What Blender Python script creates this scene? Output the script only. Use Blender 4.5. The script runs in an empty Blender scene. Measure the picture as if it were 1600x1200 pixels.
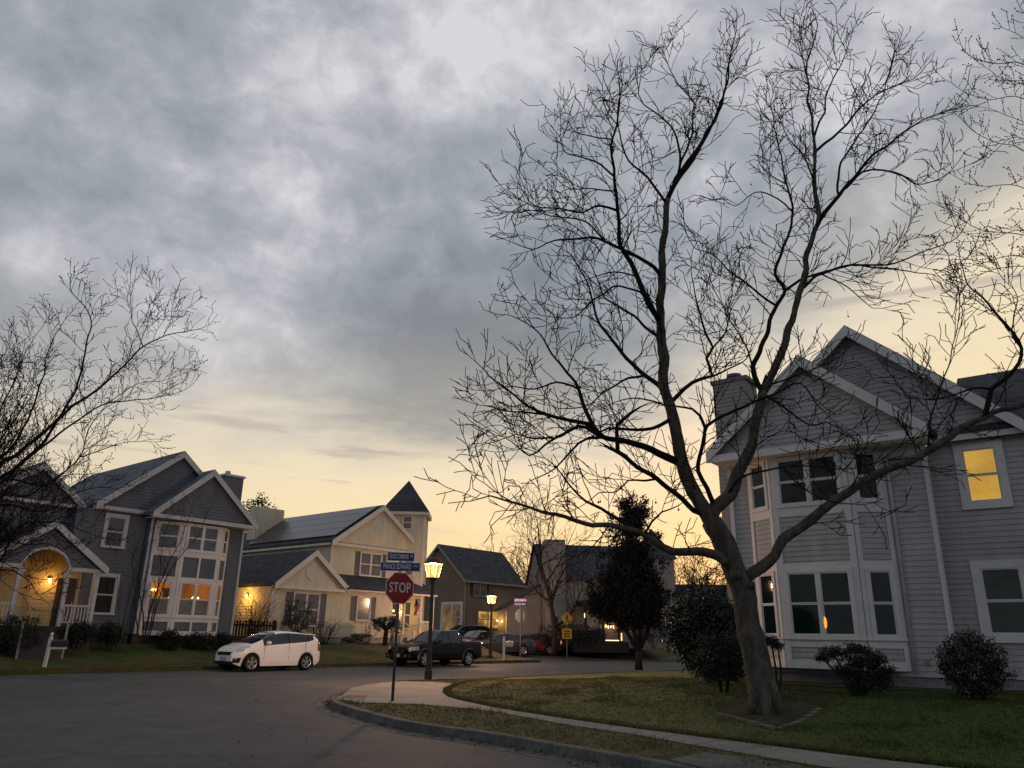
import bpy, math, random
from mathutils import Vector, Matrix, geometry, noise

S = bpy.context.scene
C = S.collection
R = math.radians
PI = math.pi

# ------------------------------------------------------------------ camera
PITCH, ROLL, FPX, EYE = R(18.2), R(0.94), 1200.0, 1.5
Wv = Vector((0, -math.sin(PITCH), math.cos(PITCH)))
Xv = Vector((1, 0, 0))
Fv = Vector((0, math.cos(PITCH), math.sin(PITCH)))
Rv = math.cos(ROLL) * Xv + math.sin(ROLL) * Wv
Uv = -math.sin(ROLL) * Xv + math.cos(ROLL) * Wv
cd = bpy.data.cameras.new('camera')
cam = bpy.data.objects.new('camera', cd)
C.objects.link(cam)
cam.matrix_world = Matrix(((Rv.x, Uv.x, -Fv.x, 0), (Rv.y, Uv.y, -Fv.y, 0), (Rv.z, Uv.z, -Fv.z, EYE), (0, 0, 0, 1)))
cd.sensor_width = 36
cd.lens = 36 * FPX / 1600
cd.clip_end = 5000
cd.clip_start = 0.1
S.camera = cam
S.view_settings.view_transform = 'Standard'
S.view_settings.look = 'None'
S.view_settings.exposure = 0
S.view_settings.gamma = 1
S.cycles.max_bounces = 6
S.cycles.transparent_max_bounces = 12

# ------------------------------------------------------------------ world: dusk sky, broken cloud deck with a clear glow low down
SUN_AZ, SUN_EL = R(14), R(1.5)
world = bpy.data.worlds.new('World')
S.world = world
world.use_nodes = True


class NT:
    """tiny helper to wire shader nodes"""
    def __init__(self, tree):
        self.t = tree
        self.n = tree.nodes
        self.n.clear()

    def new(self, kind, **kw):
        nd = self.n.new(kind)
        for k, v in kw.items():
            setattr(nd, k, v)
        return nd

    def put(self, sock, v):
        if isinstance(v, bpy.types.NodeSocket):
            self.t.links.new(v, sock)
        elif v is not None:
            if isinstance(v, (tuple, list)) and len(v) == 3 and sock.type == 'RGBA':
                v = (*v, 1)
            sock.default_value = v

    def m(self, op, a, b=None, c=None, clamp=False):
        nd = self.new('ShaderNodeMath', operation=op, use_clamp=clamp)
        for i, v in enumerate((a, b, c)):
            if v is not None:
                self.put(nd.inputs[i], v)
        return nd.outputs[0]

    def vm(self, op, a, b=None):
        nd = self.new('ShaderNodeVectorMath', operation=op)
        self.put(nd.inputs[0], a)
        if b is not None:
            self.put(nd.inputs[1], b)
        return nd.outputs['Value' if op in ('DOT_PRODUCT', 'LENGTH') else 'Vector']

    def step(self, v, lo, hi):
        nd = self.new('ShaderNodeMapRange', interpolation_type='SMOOTHSTEP', clamp=True)
        self.put(nd.inputs[0], v)
        self.put(nd.inputs[1], lo)
        self.put(nd.inputs[2], hi)
        return nd.outputs[0]

    def noise(self, vec, scale, detail=5, rough=0.55, dist=0.0):
        nd = self.new('ShaderNodeTexNoise')
        if vec is not None:
            self.put(nd.inputs['Vector'], vec)
        nd.inputs['Scale'].default_value = scale
        nd.inputs['Detail'].default_value = detail
        nd.inputs['Roughness'].default_value = rough
        nd.inputs['Distortion'].default_value = dist
        return nd.outputs[0]

    def mix(self, f, a, b, mode='MIX'):
        nd = self.new('ShaderNodeMix', data_type='RGBA', blend_type=mode)
        self.put(nd.inputs[0], f)
        self.put(nd.inputs[6], a)
        self.put(nd.inputs[7], b)
        return nd.outputs[2]

    def ramp(self, v, stops):
        nd = self.new('ShaderNodeValToRGB')
        el = nd.color_ramp.elements
        while len(el) < len(stops):
            el.new(0.5)
        for e, (p, c) in zip(el, stops):
            e.position = p
            e.color = (*c, 1)
        self.put(nd.inputs[0], v)
        return nd.outputs[0]

    def xyz(self, x, y, z):
        nd = self.new('ShaderNodeCombineXYZ')
        for i, v in enumerate((x, y, z)):
            self.put(nd.inputs[i], v)
        return nd.outputs[0]

    def sep(self, v):
        nd = self.new('ShaderNodeSeparateXYZ')
        self.put(nd.inputs[0], v)
        return nd.outputs

    def mapping(self, v, scale=(1, 1, 1), loc=(0, 0, 0), rot=(0, 0, 0)):
        nd = self.new('ShaderNodeMapping')
        self.put(nd.inputs[0], v)
        nd.inputs['Scale'].default_value = scale
        nd.inputs['Location'].default_value = loc
        nd.inputs['Rotation'].default_value = rot
        return nd.outputs[0]


def px_dir(u, v):
    return (Fv + (u - 800) / FPX * Rv + (600 - v) / FPX * Uv).normalized()


def build_sky():
    n = NT(world.node_tree)
    d = n.new('ShaderNodeTexCoord').outputs['Generated']
    x, y, z = n.sep(d)
    zc = n.m('MAXIMUM', z, 0.0)
    k = n.m('ADD', zc, 0.34)
    px = n.m('DIVIDE', x, k)
    py = n.m('DIVIDE', y, k)
    p = n.xyz(px, py, 0.0)
    wob = n.m('SUBTRACT', n.noise(p, 1.1, 6, 0.6), 0.5)
    wob2 = n.m('SUBTRACT', n.noise(n.mapping(d, (3.0, 3.0, 13.0), (4.1, 0, 1.7)), 1.3, 6, 0.6, 0.3), 0.5)
    # edge of the cloud deck: higher towards the right
    xr = n.m('MAXIMUM', n.m('SUBTRACT', x, 0.12), 0.0)
    edge = n.m('ADD', 0.245, n.m('MULTIPLY', xr, 0.50))
    lift = n.m('ADD', n.m('MULTIPLY', wob, 0.11), n.m('MULTIPLY', wob2, 0.17))
    zz = n.m('ADD', z, lift)
    h = n.m('SUBTRACT', zz, edge)
    deck = n.step(h, -0.05, 0.055)
    # warm clear band
    rel = n.m('DIVIDE', n.m('ADD', zc, n.m('MULTIPLY', wob2, 0.03)), edge)
    warm = n.ramp(rel, [(0.0, (0.93, 0.59, 0.19)), (0.25, (0.93, 0.69, 0.32)), (0.5, (0.90, 0.725, 0.42)), (0.75, (0.84, 0.715, 0.49)), (1.0, (0.76, 0.68, 0.54))])
    sdir = (math.sin(SUN_AZ) * math.cos(SUN_EL), math.cos(SUN_AZ) * math.cos(SUN_EL), math.sin(SUN_EL))
    sd = n.vm('DOT_PRODUCT', d, sdir)
    away = n.step(sd, 0.32, 0.90)
    warm = n.mix(n.m('SUBTRACT', 1.0, away), warm, (0.30, 0.33, 0.40))
    # thin streaks of grey cloud lying in the clear band
    st = n.noise(n.mapping(d, (2.2, 2.2, 22.0), (0.3, 2.0, 5.2)), 1.6, 5, 0.55, 0.4)
    stm = n.m('MULTIPLY', n.step(st, 0.54, 0.68), n.step(rel, 0.34, 0.8))
    warm = n.mix(n.m('MULTIPLY', stm, 0.72), warm, (0.47, 0.41, 0.37))
    # grey deck
    c1 = n.noise(n.mapping(p, (1, 1, 1), (1.3, 0.4, 0)), 1.9, 8, 0.52, 0.1)
    c2 = n.noise(n.mapping(d, (1, 1, 1.5), (7.3, 2.4, 0)), 5.5, 7, 0.52, 0.25)
    c4 = n.noise(n.mapping(d, (1, 1, 1.3), (1.1, 5.4, 0)), 17.0, 7, 0.6, 0.3)
    c3 = n.noise(n.mapping(p, (1, 1, 1), (2.7, 9.1, 0)), 0.55, 3, 0.5)
    c = n.m('ADD', n.m('MULTIPLY', c1, 0.50), n.m('ADD', n.m('MULTIPLY', c2, 0.42), n.m('MULTIPLY', c4, 0.30)))
    # where the deck is thin (bright) or heavy (dark), by direction
    bias = 0.0
    for (u, v, wd, amt) in [(610, 150, 0.020, 0.125), (690, 60, 0.03, 0.06), (480, 315, 0.0013, 0.17), (700, 380, 0.003, 0.09), (440, 150, 0.0012, 0.08), (700, 180, 0.002, 0.08), (420, 75, 0.002, 0.06), (560, 200, 0.012, 0.05), (220, 40, 0.02, 0.04),
                            (900, 60, 0.02, 0.05), (1100, 40, 0.03, 0.055), (1400, 60, 0.05, 0.03), (330, 545, 0.010, 0.05), (120, 500, 0.03, 0.02), (430, 560, 0.005, 0.10), (560, 590, 0.003, 0.10), (330, 560, 0.004, 0.08),
                            (640, 480, 0.02, -0.075), (520, 470, 0.01, -0.045), (800, 240, 0.014, -0.045), (860, 480, 0.03, -0.05), (380, 160, 0.03, -0.035),
                            (150, 330, 0.06, -0.025), (640, 610, 0.012, -0.06), (250, 620, 0.012, -0.03), (1150, 250, 0.04, 0.015), (60, 150, 0.02, -0.035), (680, 215, 0.0025, -0.05)]:
        dd = n.m('SUBTRACT', 1.0, n.vm('DOT_PRODUCT', d, tuple(px_dir(u, v))))
        g = n.m('POWER', 2.718, n.m('MULTIPLY', dd, -1.0 / wd))
        bias = n.m('MULTIPLY_ADD', g, amt, bias)
    cc = n.m('ADD', n.m('MULTIPLY_ADD', n.m('SUBTRACT', c, 0.61), 1.35, 0.475), bias)
    grey = n.ramp(cc, [(0.28, (0.215, 0.243, 0.275)), (0.42, (0.292, 0.325, 0.362)), (0.50, (0.358, 0.386, 0.422)), (0.58, (0.445, 0.462, 0.502)), (0.72, (0.68, 0.68, 0.72))])
    # underside near the gap catches the glow
    glowc = n.m('MULTIPLY', n.m('SUBTRACT', 1.0, n.step(h, 0.0, 0.19)), away)
    grey = n.mix(n.m('MULTIPLY', glowc, 0.36), grey, (0.66, 0.57, 0.43))
    col = n.mix(deck, warm, grey)
    below = n.step(z, -0.06, 0.0)
    col = n.mix(below, (0.05, 0.045, 0.04), col)
    bg = n.new('ShaderNodeBackground')
    n.put(bg.inputs[0], col)
    bg.inputs[1].default_value = SKY
    sk = n.new('ShaderNodeTexSky', sky_type='NISHITA', sun_disc=False)
    sk.sun_elevation = SUN_EL
    sk.sun_rotation = SUN_AZ
    sk.air_density = 1.5
    sk.dust_density = 2.0
    bg2 = n.new('ShaderNodeBackground')
    n.put(bg2.inputs[0], sk.outputs[0])
    n.put(bg2.inputs[1], n.m('MULTIPLY', n.m('SUBTRACT', 1.0, deck), 0.03))
    add = n.new('ShaderNodeAddShader')
    n.t.links.new(bg.outputs[0], add.inputs[0])
    n.t.links.new(bg2.outputs[0], add.inputs[1])
    out = n.new('ShaderNodeOutputWorld')
    n.t.links.new(add.outputs[0], out.inputs[0])


SKY = 1.0
LAMP_W = 4800
WCX, WCY = 20.1, 29.6
PTX, PTY = 30.15, 29.7
build_sky()

# the sun is already on the horizon behind the houses: a faint, very soft remainder
sl = bpy.data.lights.new('sun', 'SUN')
sl.energy = 0.12
sl.angle = R(12)
sl.color = (1, 0.72, 0.42)
so = bpy.data.objects.new('sun', sl)
C.objects.link(so)
so.rotation_euler = (R(90) - SUN_EL, 0, PI - SUN_AZ)

# ------------------------------------------------------------------ pixel helpers (photo pixels, 1600 wide) -> world points
def ray(u, v):
    return Fv + (u - 800) / FPX * Rv + (600 - v) / FPX * Uv


def gr(u, v, z=0.0):
    d = ray(u, v)
    t = (z - EYE) / d.z
    return Vector((d.x * t, d.y * t, z))


def at(u, v, Y):
    d = ray(u, v)
    return d * (Y / d.y) + Vector((0, 0, EYE))


# ------------------------------------------------------------------ frames
class Frame:
    def __init__(self, deg):
        self.a = R(deg)
        self.X = Vector((math.cos(self.a), math.sin(self.a), 0))
        self.Y = Vector((-math.sin(self.a), math.cos(self.a), 0))

    def w(self, x, y, z=0):
        return self.X * x + self.Y * y + Vector((0, 0, z))

    def l(self, p):
        return Vector((p.dot(self.X), p.dot(self.Y), p.z))

    def on(self, u, v, y):
        """photo pixel -> (x, z) on the plane Y = y of this frame"""
        d = ray(u, v)
        t = y / d.dot(self.Y)
        p = d * t + Vector((0, 0, EYE))
        return p.dot(self.X), p.z

    def onx(self, u, v, x):
        d = ray(u, v)
        t = x / d.dot(self.X)
        p = d * t + Vector((0, 0, EYE))
        return p.dot(self.Y), p.z


ST = Frame(50.5)      # the far street: X along the kerb, Y away from the camera
RH = Frame(-38)       # the house on the right
WD = Frame(0)
ORG = {}


def link(o, parent=None):
    C.objects.link(o)
    if parent is not None:
        o.parent = parent
    return o


def tag(o, label, cat, group=None):
    o['label'] = label
    o['category'] = cat
    if group:
        o['group'] = group
    return o


def thing(name, label, cat, frame, org, group=None, rot=0.0):
    o = bpy.data.objects.new(name, None)
    o.empty_display_size = 0.3
    C.objects.link(o)
    o.location = frame.w(*org)
    o.rotation_euler = (0, 0, frame.a + rot)
    tag(o, label, cat, group)
    ORG[o.name] = Vector(org)
    return o


class Wall:
    """a vertical wall plane: s runs right as seen from outside, d outwards, z up"""
    def __init__(self, ox, oy, dx=1.0, dy=0.0):
        k = math.hypot(dx, dy)
        self.o = (ox, oy)
        self.d = (dx / k, dy / k)
        self.n = (dy / k, -dx / k)

    def p(self, s, d, z):
        return (self.o[0] + self.d[0] * s + self.n[0] * d, self.o[1] + self.d[1] * s + self.n[1] * d, z)


class MB:
    def __init__(self):
        self.v, self.f, self.mi = [], [], []

    def add(self, vs, fs, mi=0):
        b = len(self.v)
        self.v += [tuple(q) for q in vs]
        self.f += [tuple(b + i for i in f) for f in fs]
        self.mi += [mi] * len(fs)

    def face(self, *vs):
        self.add(vs, [tuple(range(len(vs)))])

    BOXF = [(0, 3, 2, 1), (4, 5, 6, 7), (0, 1, 5, 4), (1, 2, 6, 5), (2, 3, 7, 6), (3, 0, 4, 7)]

    def box(self, x0, x1, y0, y1, z0, z1):
        self.add([(x0, y0, z0), (x1, y0, z0), (x1, y1, z0), (x0, y1, z0), (x0, y0, z1), (x1, y0, z1), (x1, y1, z1), (x0, y1, z1)], self.BOXF)

    def wbox(self, W, s0, s1, d0, d1, z0, z1):
        self.add([W.p(s0, d1, z0), W.p(s1, d1, z0), W.p(s1, d0, z0), W.p(s0, d0, z0), W.p(s0, d1, z1), W.p(s1, d1, z1), W.p(s1, d0, z1), W.p(s0, d0, z1)], self.BOXF)

    def prism(self, W, poly, d0, d1):
        n = len(poly)
        a = [W.p(s, d1, z) for s, z in poly]
        b = [W.p(s, d0, z) for s, z in poly]
        self.add(a + b, [tuple(range(n)), tuple(range(2 * n - 1, n - 1, -1))] + [(i, n + i, n + (i + 1) % n, (i + 1) % n) for i in range(n)])

    def prismz(self, poly, z0, z1):
        n = len(poly)
        a = [(q[0], q[1], z1) for q in poly]
        b = [(q[0], q[1], z0) for q in poly]
        self.add(a + b, [tuple(range(n)), tuple(range(2 * n - 1, n - 1, -1))] + [(i, n + i, n + (i + 1) % n, (i + 1) % n) for i in range(n)])

    def siding(self, W, poly, row=0.14, out=0.02):
        """lapped boards over a convex (s, z) polygon"""
        z0 = min(q[1] for q in poly)
        z1 = max(q[1] for q in poly)
        k = int(math.ceil((z1 - z0) / row))
        for i in range(k):
            a, b = z0 + i * row, min(z0 + (i + 1) * row, z1)
            if b - a < 1e-4:
                continue
            q = clipz(clipz(poly, a, True), b, False)
            if len(q) < 3:
                continue
            self.add([W.p(s, out * (1 - (z - a) / row) + 0.004, z) for s, z in q], [tuple(range(len(q)))])
            bot = sorted(s for s, z in q if abs(z - a) < 1e-6)
            if len(bot) >= 2:
                self.add([W.p(bot[0], 0, a), W.p(bot[-1], 0, a), W.p(bot[-1], out + 0.004, a), W.p(bot[0], out + 0.004, a)], [(0, 1, 2, 3)])

    def tube(self, pts, rad, n=5, cap=True):
        pts = [Vector(q) for q in pts]
        b = len(self.v)
        m = len(pts)
        ref = None
        for i in range(m):
            t = (pts[min(i + 1, m - 1)] - pts[max(i - 1, 0)])
            if t.length < 1e-9:
                t = Vector((0, 0, 1))
            t.normalize()
            if ref is None:
                ref = Vector((1, 0, 0)) if abs(t.x) < 0.8 else Vector((0, 1, 0))
            u = (ref - t * ref.dot(t))
            if u.length < 1e-6:
                u = t.orthogonal()
            u.normalize()
            ref = u
            w = t.cross(u)
            r = rad[i] if isinstance(rad, (list, tuple)) else rad
            for j in range(n):
                a = 2 * PI * j / n
                q = pts[i] + (u * math.cos(a) + w * math.sin(a)) * r
                self.v.append((q.x, q.y, q.z))
        fs = []
        for i in range(m - 1):
            for j in range(n):
                k = (j + 1) % n
                fs.append((b + i * n + j, b + i * n + k, b + (i + 1) * n + k, b + (i + 1) * n + j))
        if cap:
            fs.append(tuple(b + j for j in range(n - 1, -1, -1)))
            fs.append(tuple(b + (m - 1) * n + j for j in range(n)))
        self.f += fs
        self.mi += [0] * len(fs)

    def lathe(self, c, prof, n=16, axis='z'):
        """prof: (radius, height) pairs"""
        b = len(self.v)
        for r, h in prof:
            for j in range(n):
                a = 2 * PI * j / n
                q = (r * math.cos(a), r * math.sin(a), h)
                if axis == 'y':
                    q = (q[0], q[2], q[1])
                self.v.append((c[0] + q[0], c[1] + q[1], c[2] + q[2]))
        m = len(prof)
        fs = []
        for i in range(m - 1):
            for j in range(n):
                k = (j + 1) % n
                fs.append((b + i * n + j, b + i * n + k, b + (i + 1) * n + k, b + (i + 1) * n + j))
        fs.append(tuple(b + j for j in range(n - 1, -1, -1)))
        fs.append(tuple(b + (m - 1) * n + j for j in range(n)))
        self.f += fs
        self.mi += [0] * len(fs)

    def build(self, name, mat, parent=None, smooth=False, root=None, fix=True):
        me = bpy.data.meshes.new(name)
        root = root or parent
        while root is not None and root.parent is not None:
            root = root.parent
        o = ORG.get(root.name, Vector((0, 0, 0))) if root is not None else Vector((0, 0, 0))
        me.from_pydata([(a - o.x, b - o.y, c - o.z) for a, b, c in self.v], [], self.f)
        for mm in (mat if isinstance(mat, (list, tuple)) else [mat]):
            me.materials.append(mm)
        if any(self.mi):
            me.polygons.foreach_set('material_index', self.mi)
        if smooth:
            me.polygons.foreach_set('use_smooth', [True] * len(me.polygons))
        me.update()
        ob = bpy.data.objects.new(name, me)
        return link(ob, parent)


def clipz(poly, zc, above):
    out = []
    n = len(poly)
    for i in range(n):
        a, b = poly[i], poly[(i + 1) % n]
        ia = a[1] >= zc - 1e-9 if above else a[1] <= zc + 1e-9
        ib = b[1] >= zc - 1e-9 if above else b[1] <= zc + 1e-9
        if ia:
            out.append(a)
        if ia != ib:
            t = (zc - a[1]) / (b[1] - a[1])
            out.append((a[0] + (b[0] - a[0]) * t, zc))
    return out


def structure(ob):
    ob['kind'] = 'structure'
    return ob


# ------------------------------------------------------------------ materials
MATS = {}


def mat(name, col, rough=0.7, spec=0.3, metal=0.0, var=0.0, vscale=6.0, bump=0.0, bscale=40.0, col2=None, coat=0.0, stretch=(1, 1, 1), det=5):
    if name in MATS:
        return MATS[name]
    m = bpy.data.materials.new(name)
    m.use_nodes = True
    n = NT(m.node_tree)
    b = n.new('ShaderNodeBsdfPrincipled')
    o = n.new('ShaderNodeOutputMaterial')
    n.t.links.new(b.outputs[0], o.inputs[0])
    b.inputs['Roughness'].default_value = rough
    b.inputs['Specular IOR Level'].default_value = spec
    b.inputs['Metallic'].default_value = metal
    b.inputs['Coat Weight'].default_value = coat
    b.inputs['Coat Roughness'].default_value = 0.05
    if var or col2 or bump:
        v = n.mapping(n.new('ShaderNodeTexCoord').outputs['Object'], stretch)
    if var or col2:
        f = n.noise(v, vscale, det, 0.6)
        if col2:
            c = n.mix(n.step(f, 0.36, 0.64), col, col2)
            if var:
                g = n.noise(v, vscale * 7, 4, 0.6)
                c = n.mix(1.0, c, n.ramp(g, [(0.25, (1 - var,) * 3), (0.75, (1 + var * 0.6,) * 3)]), 'MULTIPLY')
        else:
            c = n.mix(1.0, (*col, 1), n.ramp(f, [(0.25, (1 - var,) * 3), (0.75, (1 + var * 0.6,) * 3)]), 'MULTIPLY')
        n.put(b.inputs['Base Color'], c)
    else:
        b.inputs['Base Color'].default_value = (*col, 1)
    if bump:
        bn = n.new('ShaderNodeBump')
        bn.inputs['Strength'].default_value = 1.0
        bn.inputs['Distance'].default_value = bump
        n.put(bn.inputs['Height'], n.noise(v, bscale, 5, 0.65))
        n.put(b.inputs['Normal'], bn.outputs[0])
    MATS[name] = m
    return m


def emis(name, col, strength, mixt=0.0, mottled=None, scale=3.0, zoff=(0, 0, 0)):
    if name in MATS:
        return MATS[name]
    m = bpy.data.materials.new(name)
    m.use_nodes = True
    n = NT(m.node_tree)
    e = n.new('ShaderNodeEmission')
    o = n.new('ShaderNodeOutputMaterial')
    e.inputs[0].default_value = (*col, 1)
    e.inputs[1].default_value = strength
    if mottled:
        v = n.mapping(n.new('ShaderNodeTexCoord').outputs['Object'], (1, 1, 1), zoff)
        f = n.noise(v, scale, 3, 0.5, 0.4)
        n.put(e.inputs[0], n.ramp(f, mottled))
    if mixt:
        t = n.new('ShaderNodeBsdfTransparent')
        mx = n.new('ShaderNodeMixShader')
        mx.inputs[0].default_value = mixt
        n.t.links.new(e.outputs[0], mx.inputs[1])
        n.t.links.new(t.outputs[0], mx.inputs[2])
        n.t.links.new(mx.outputs[0], o.inputs[0])
    elif mottled:
        g = n.new('ShaderNodeBsdfGlossy')
        g.inputs['Roughness'].default_value = 0.05
        ad = n.new('ShaderNodeMixShader')
        ad.inputs[0].default_value = 0.06
        n.t.links.new(e.outputs[0], ad.inputs[1])
        n.t.links.new(g.outputs[0], ad.inputs[2])
        n.t.links.new(ad.outputs[0], o.inputs[0])
    else:
        n.t.links.new(e.outputs[0], o.inputs[0])
    MATS[name] = m
    return m


def glass_mat(name, tint=(0.85, 0.9, 0.9), refl=0.08):
    if name in MATS:
        return MATS[name]
    m = bpy.data.materials.new(name)
    m.use_nodes = True
    n = NT(m.node_tree)
    t = n.new('ShaderNodeBsdfTransparent')
    t.inputs[0].default_value = (*tint, 1)
    g = n.new('ShaderNodeBsdfGlossy')
    g.inputs['Roughness'].default_value = 0.02
    fr = n.new('ShaderNodeFresnel')
    fr.inputs[0].default_value = 1.5
    mx = n.new('ShaderNodeMixShader')
    n.put(mx.inputs[0], n.m('ADD', fr.outputs[0], refl - 0.04, clamp=True))
    o = n.new('ShaderNodeOutputMaterial')
    n.t.links.new(t.outputs[0], mx.inputs[1])
    n.t.links.new(g.outputs[0], mx.inputs[2])
    n.t.links.new(mx.outputs[0], o.inputs[0])
    MATS[name] = m
    return m


def shingle_mat(name, c1, c2):
    """asphalt shingles: courses by height, tabs by position, mottled"""
    if name in MATS:
        return MATS[name]
    m = bpy.data.materials.new(name)
    m.use_nodes = True
    n = NT(m.node_tree)
    b = n.new('ShaderNodeBsdfPrincipled')
    o = n.new('ShaderNodeOutputMaterial')
    n.t.links.new(b.outputs[0], o.inputs[0])
    b.inputs['Roughness'].default_value = 0.85
    b.inputs['Specular IOR Level'].default_value = 0.12
    v = n.new('ShaderNodeTexCoord').outputs['Object']
    x, y, z = n.sep(v)
    row = n.m('FLOOR', n.m('MULTIPLY', z, 9.0))
    wn = n.new('ShaderNodeTexWhiteNoise', noise_dimensions='3D')
    tab = n.m('FLOOR', n.m('ADD', n.m('MULTIPLY', n.m('ADD', x, y), 3.1), n.m('MULTIPLY', row, 0.37)))
    n.put(wn.inputs[0], n.xyz(row, tab, 0.0))
    f = n.m('ADD', n.m('MULTIPLY', wn.outputs[0], 0.45), n.m('MULTIPLY', n.noise(v, 1.2, 5, 0.6), 0.6))
    n.put(b.inputs['Base Color'], n.ramp(f, [(0.2, c1), (0.85, c2)]))
    fr = n.m('FRACT', n.m('MULTIPLY', z, 9.0))
    bn = n.new('ShaderNodeBump')
    bn.inputs['Distance'].default_value = 0.02
    n.put(bn.inputs['Height'], n.m('ADD', n.m('MULTIPLY', fr, -0.6), n.m('MULTIPLY', n.noise(v, 60, 3, 0.6), 0.5)))
    n.put(b.inputs['Normal'], bn.outputs[0])
    MATS[name] = m
    return m


def bark_mat(name, c1, c2, scale=1.0):
    return mat(name, c1, 0.9, 0.2, 0, 0.35, 5 * scale, 0.02, 26 * scale, c2, 0, (1, 1, 0.35))


white_trim = mat('white_trim', (0.58, 0.575, 0.57), 0.55, 0.3, 0, 0.12, 2.5)
siding_white = mat('siding_pale_grey', (0.365, 0.366, 0.366), 0.6, 0.3, 0, 0.24, 1.5, stretch=(1.6, 1.6, 0.5))
siding_blue = mat('siding_slate_blue', (0.100, 0.112, 0.135), 0.65, 0.3, 0, 0.26, 1.5, stretch=(1.6, 1.6, 0.5))
siding_cream = mat('siding_cream', (0.55, 0.50, 0.37), 0.65, 0.3, 0, 0.2, 1.5, stretch=(1.6, 1.6, 0.5))
siding_tan = mat('siding_tan', (0.165, 0.14, 0.105), 0.7, 0.3, 0, 0.2, 1.6)
siding_beige = mat('siding_beige', (0.23, 0.215, 0.195), 0.7, 0.3, 0, 0.2, 1.6)
roof_grey = shingle_mat('shingle_grey', (0.065, 0.07, 0.085), (0.15, 0.155, 0.175))
roof_dark = shingle_mat('shingle_dark', (0.03, 0.032, 0.038), (0.075, 0.078, 0.09))
pane_dark = mat('pane_dark', (0.012, 0.014, 0.016), 0.04, 0.5)
pane_clear = glass_mat('pane_clear', (0.80, 0.92, 0.88), 0.028)
curtain_green = mat('curtain_green', (0.035, 0.062, 0.05), 0.9, 0.1, 0, 0.3, 3)
curtain_pale = mat('curtain_pale', (0.34, 0.31, 0.27), 0.9, 0.1, 0, 0.3, 3)
shutter_mat = mat('shutter_grey', (0.10, 0.11, 0.11), 0.6, 0.3, 0, 0.15, 3)
shutter_brown = mat('shutter_brown', (0.02, 0.017, 0.015), 0.6, 0.3)
brick_dark = mat('foundation_dark', (0.055, 0.05, 0.047), 0.9, 0.2, 0, 0.3, 8, 0.01, 30)
metal_dark = mat('metal_dark', (0.018, 0.017, 0.015), 0.5, 0.4, 0.0, 0.3, 6)
steel = mat('galvanised_steel', (0.17, 0.175, 0.18), 0.5, 0.4, 0.5, 0.3, 9)

# ------------------------------------------------------------------ ground, road, lawns
def asphalt_mat():
    m = bpy.data.materials.new('asphalt')
    m.use_nodes = True
    n = NT(m.node_tree)
    b = n.new('ShaderNodeBsdfPrincipled')
    o = n.new('ShaderNodeOutputMaterial')
    n.t.links.new(b.outputs[0], o.inputs[0])
    b.inputs['Specular IOR Level'].default_value = 0.3
    v = n.new('ShaderNodeTexCoord').outputs['Object']
    big = n.noise(v, 0.22, 6, 0.62)
    c = n.mix(n.step(big, 0.40, 0.60), (0.049, 0.051, 0.054), (0.074, 0.076, 0.079))
    # aggregate speckle, oil drips, worn patches
    c = n.mix(1.0, c, n.ramp(n.noise(v, 55, 4, 0.7), [(0.30, (0.62,) * 3), (0.70, (1.38,) * 3)]), 'MULTIPLY')
    c = n.mix(1.0, c, n.ramp(n.noise(v, 1.7, 5, 0.65, 0.6), [(0.30, (0.72,) * 3), (0.5, (1.0,) * 3), (0.72, (1.15,) * 3)]), 'MULTIPLY')
    # hairline cracks
    wv = n.vm('ADD', v, n.vm('MULTIPLY', n.xyz(n.noise(v, 0.9, 5, 0.6), n.noise(n.mapping(v, (1, 1, 1), (9, 3, 0)), 0.9, 5, 0.6), 0.0), (1.6, 1.6, 0.0)))
    vor = n.new('ShaderNodeTexVoronoi', feature='DISTANCE_TO_EDGE')
    n.put(vor.inputs['Vector'], wv)
    vor.inputs['Scale'].default_value = 0.33
    crack = n.m('SUBTRACT', 1.0, n.step(vor.outputs['Distance'], 0.003, 0.012))
    crack = n.m('MULTIPLY', crack, n.step(n.noise(v, 0.25, 3, 0.5), 0.42, 0.56))
    c = n.mix(n.m('MULTIPLY', crack, 0.4), c, (0.018, 0.017, 0.016))
    n.put(b.inputs['Base Color'], c)
    n.put(b.inputs['Roughness'], n.ramp(big, [(0.3, (0.72,) * 3), (0.7, (0.9,) * 3)]))
    bn = n.new('ShaderNodeBump')
    bn.inputs['Distance'].default_value = 0.008
    n.put(bn.inputs['Height'], n.m('SUBTRACT', n.noise(v, 90, 4, 0.7), crack))
    n.put(b.inputs['Normal'], bn.outputs[0])
    MATS['asphalt'] = m
    return m


asphalt = asphalt_mat()
concrete = mat('concrete', (0.22, 0.205, 0.185), 0.85, 0.25, 0, 0.3, 0.8, 0.004, 70, (0.165, 0.155, 0.142))
concrete_old = mat('concrete_weathered', (0.13, 0.125, 0.12), 0.9, 0.2, 0, 0.4, 2.0, 0.006, 60, (0.08, 0.077, 0.073))
soil = mat('verge_soil', (0.13, 0.10, 0.052), 0.95, 0.1, 0, 0.5, 1.1, 0.02, 30, (0.09, 0.082, 0.036))
lawn_far = mat('lawn_far', (0.12, 0.092, 0.046), 0.95, 0.1, 0, 0.55, 0.5, 0.03, 25, (0.055, 0.066, 0.024))
mulch = mat('mulch', (0.070, 0.060, 0.034), 0.95, 0.1, 0, 0.55, 7, 0.03, 30, (0.035, 0.036, 0.018))


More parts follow.
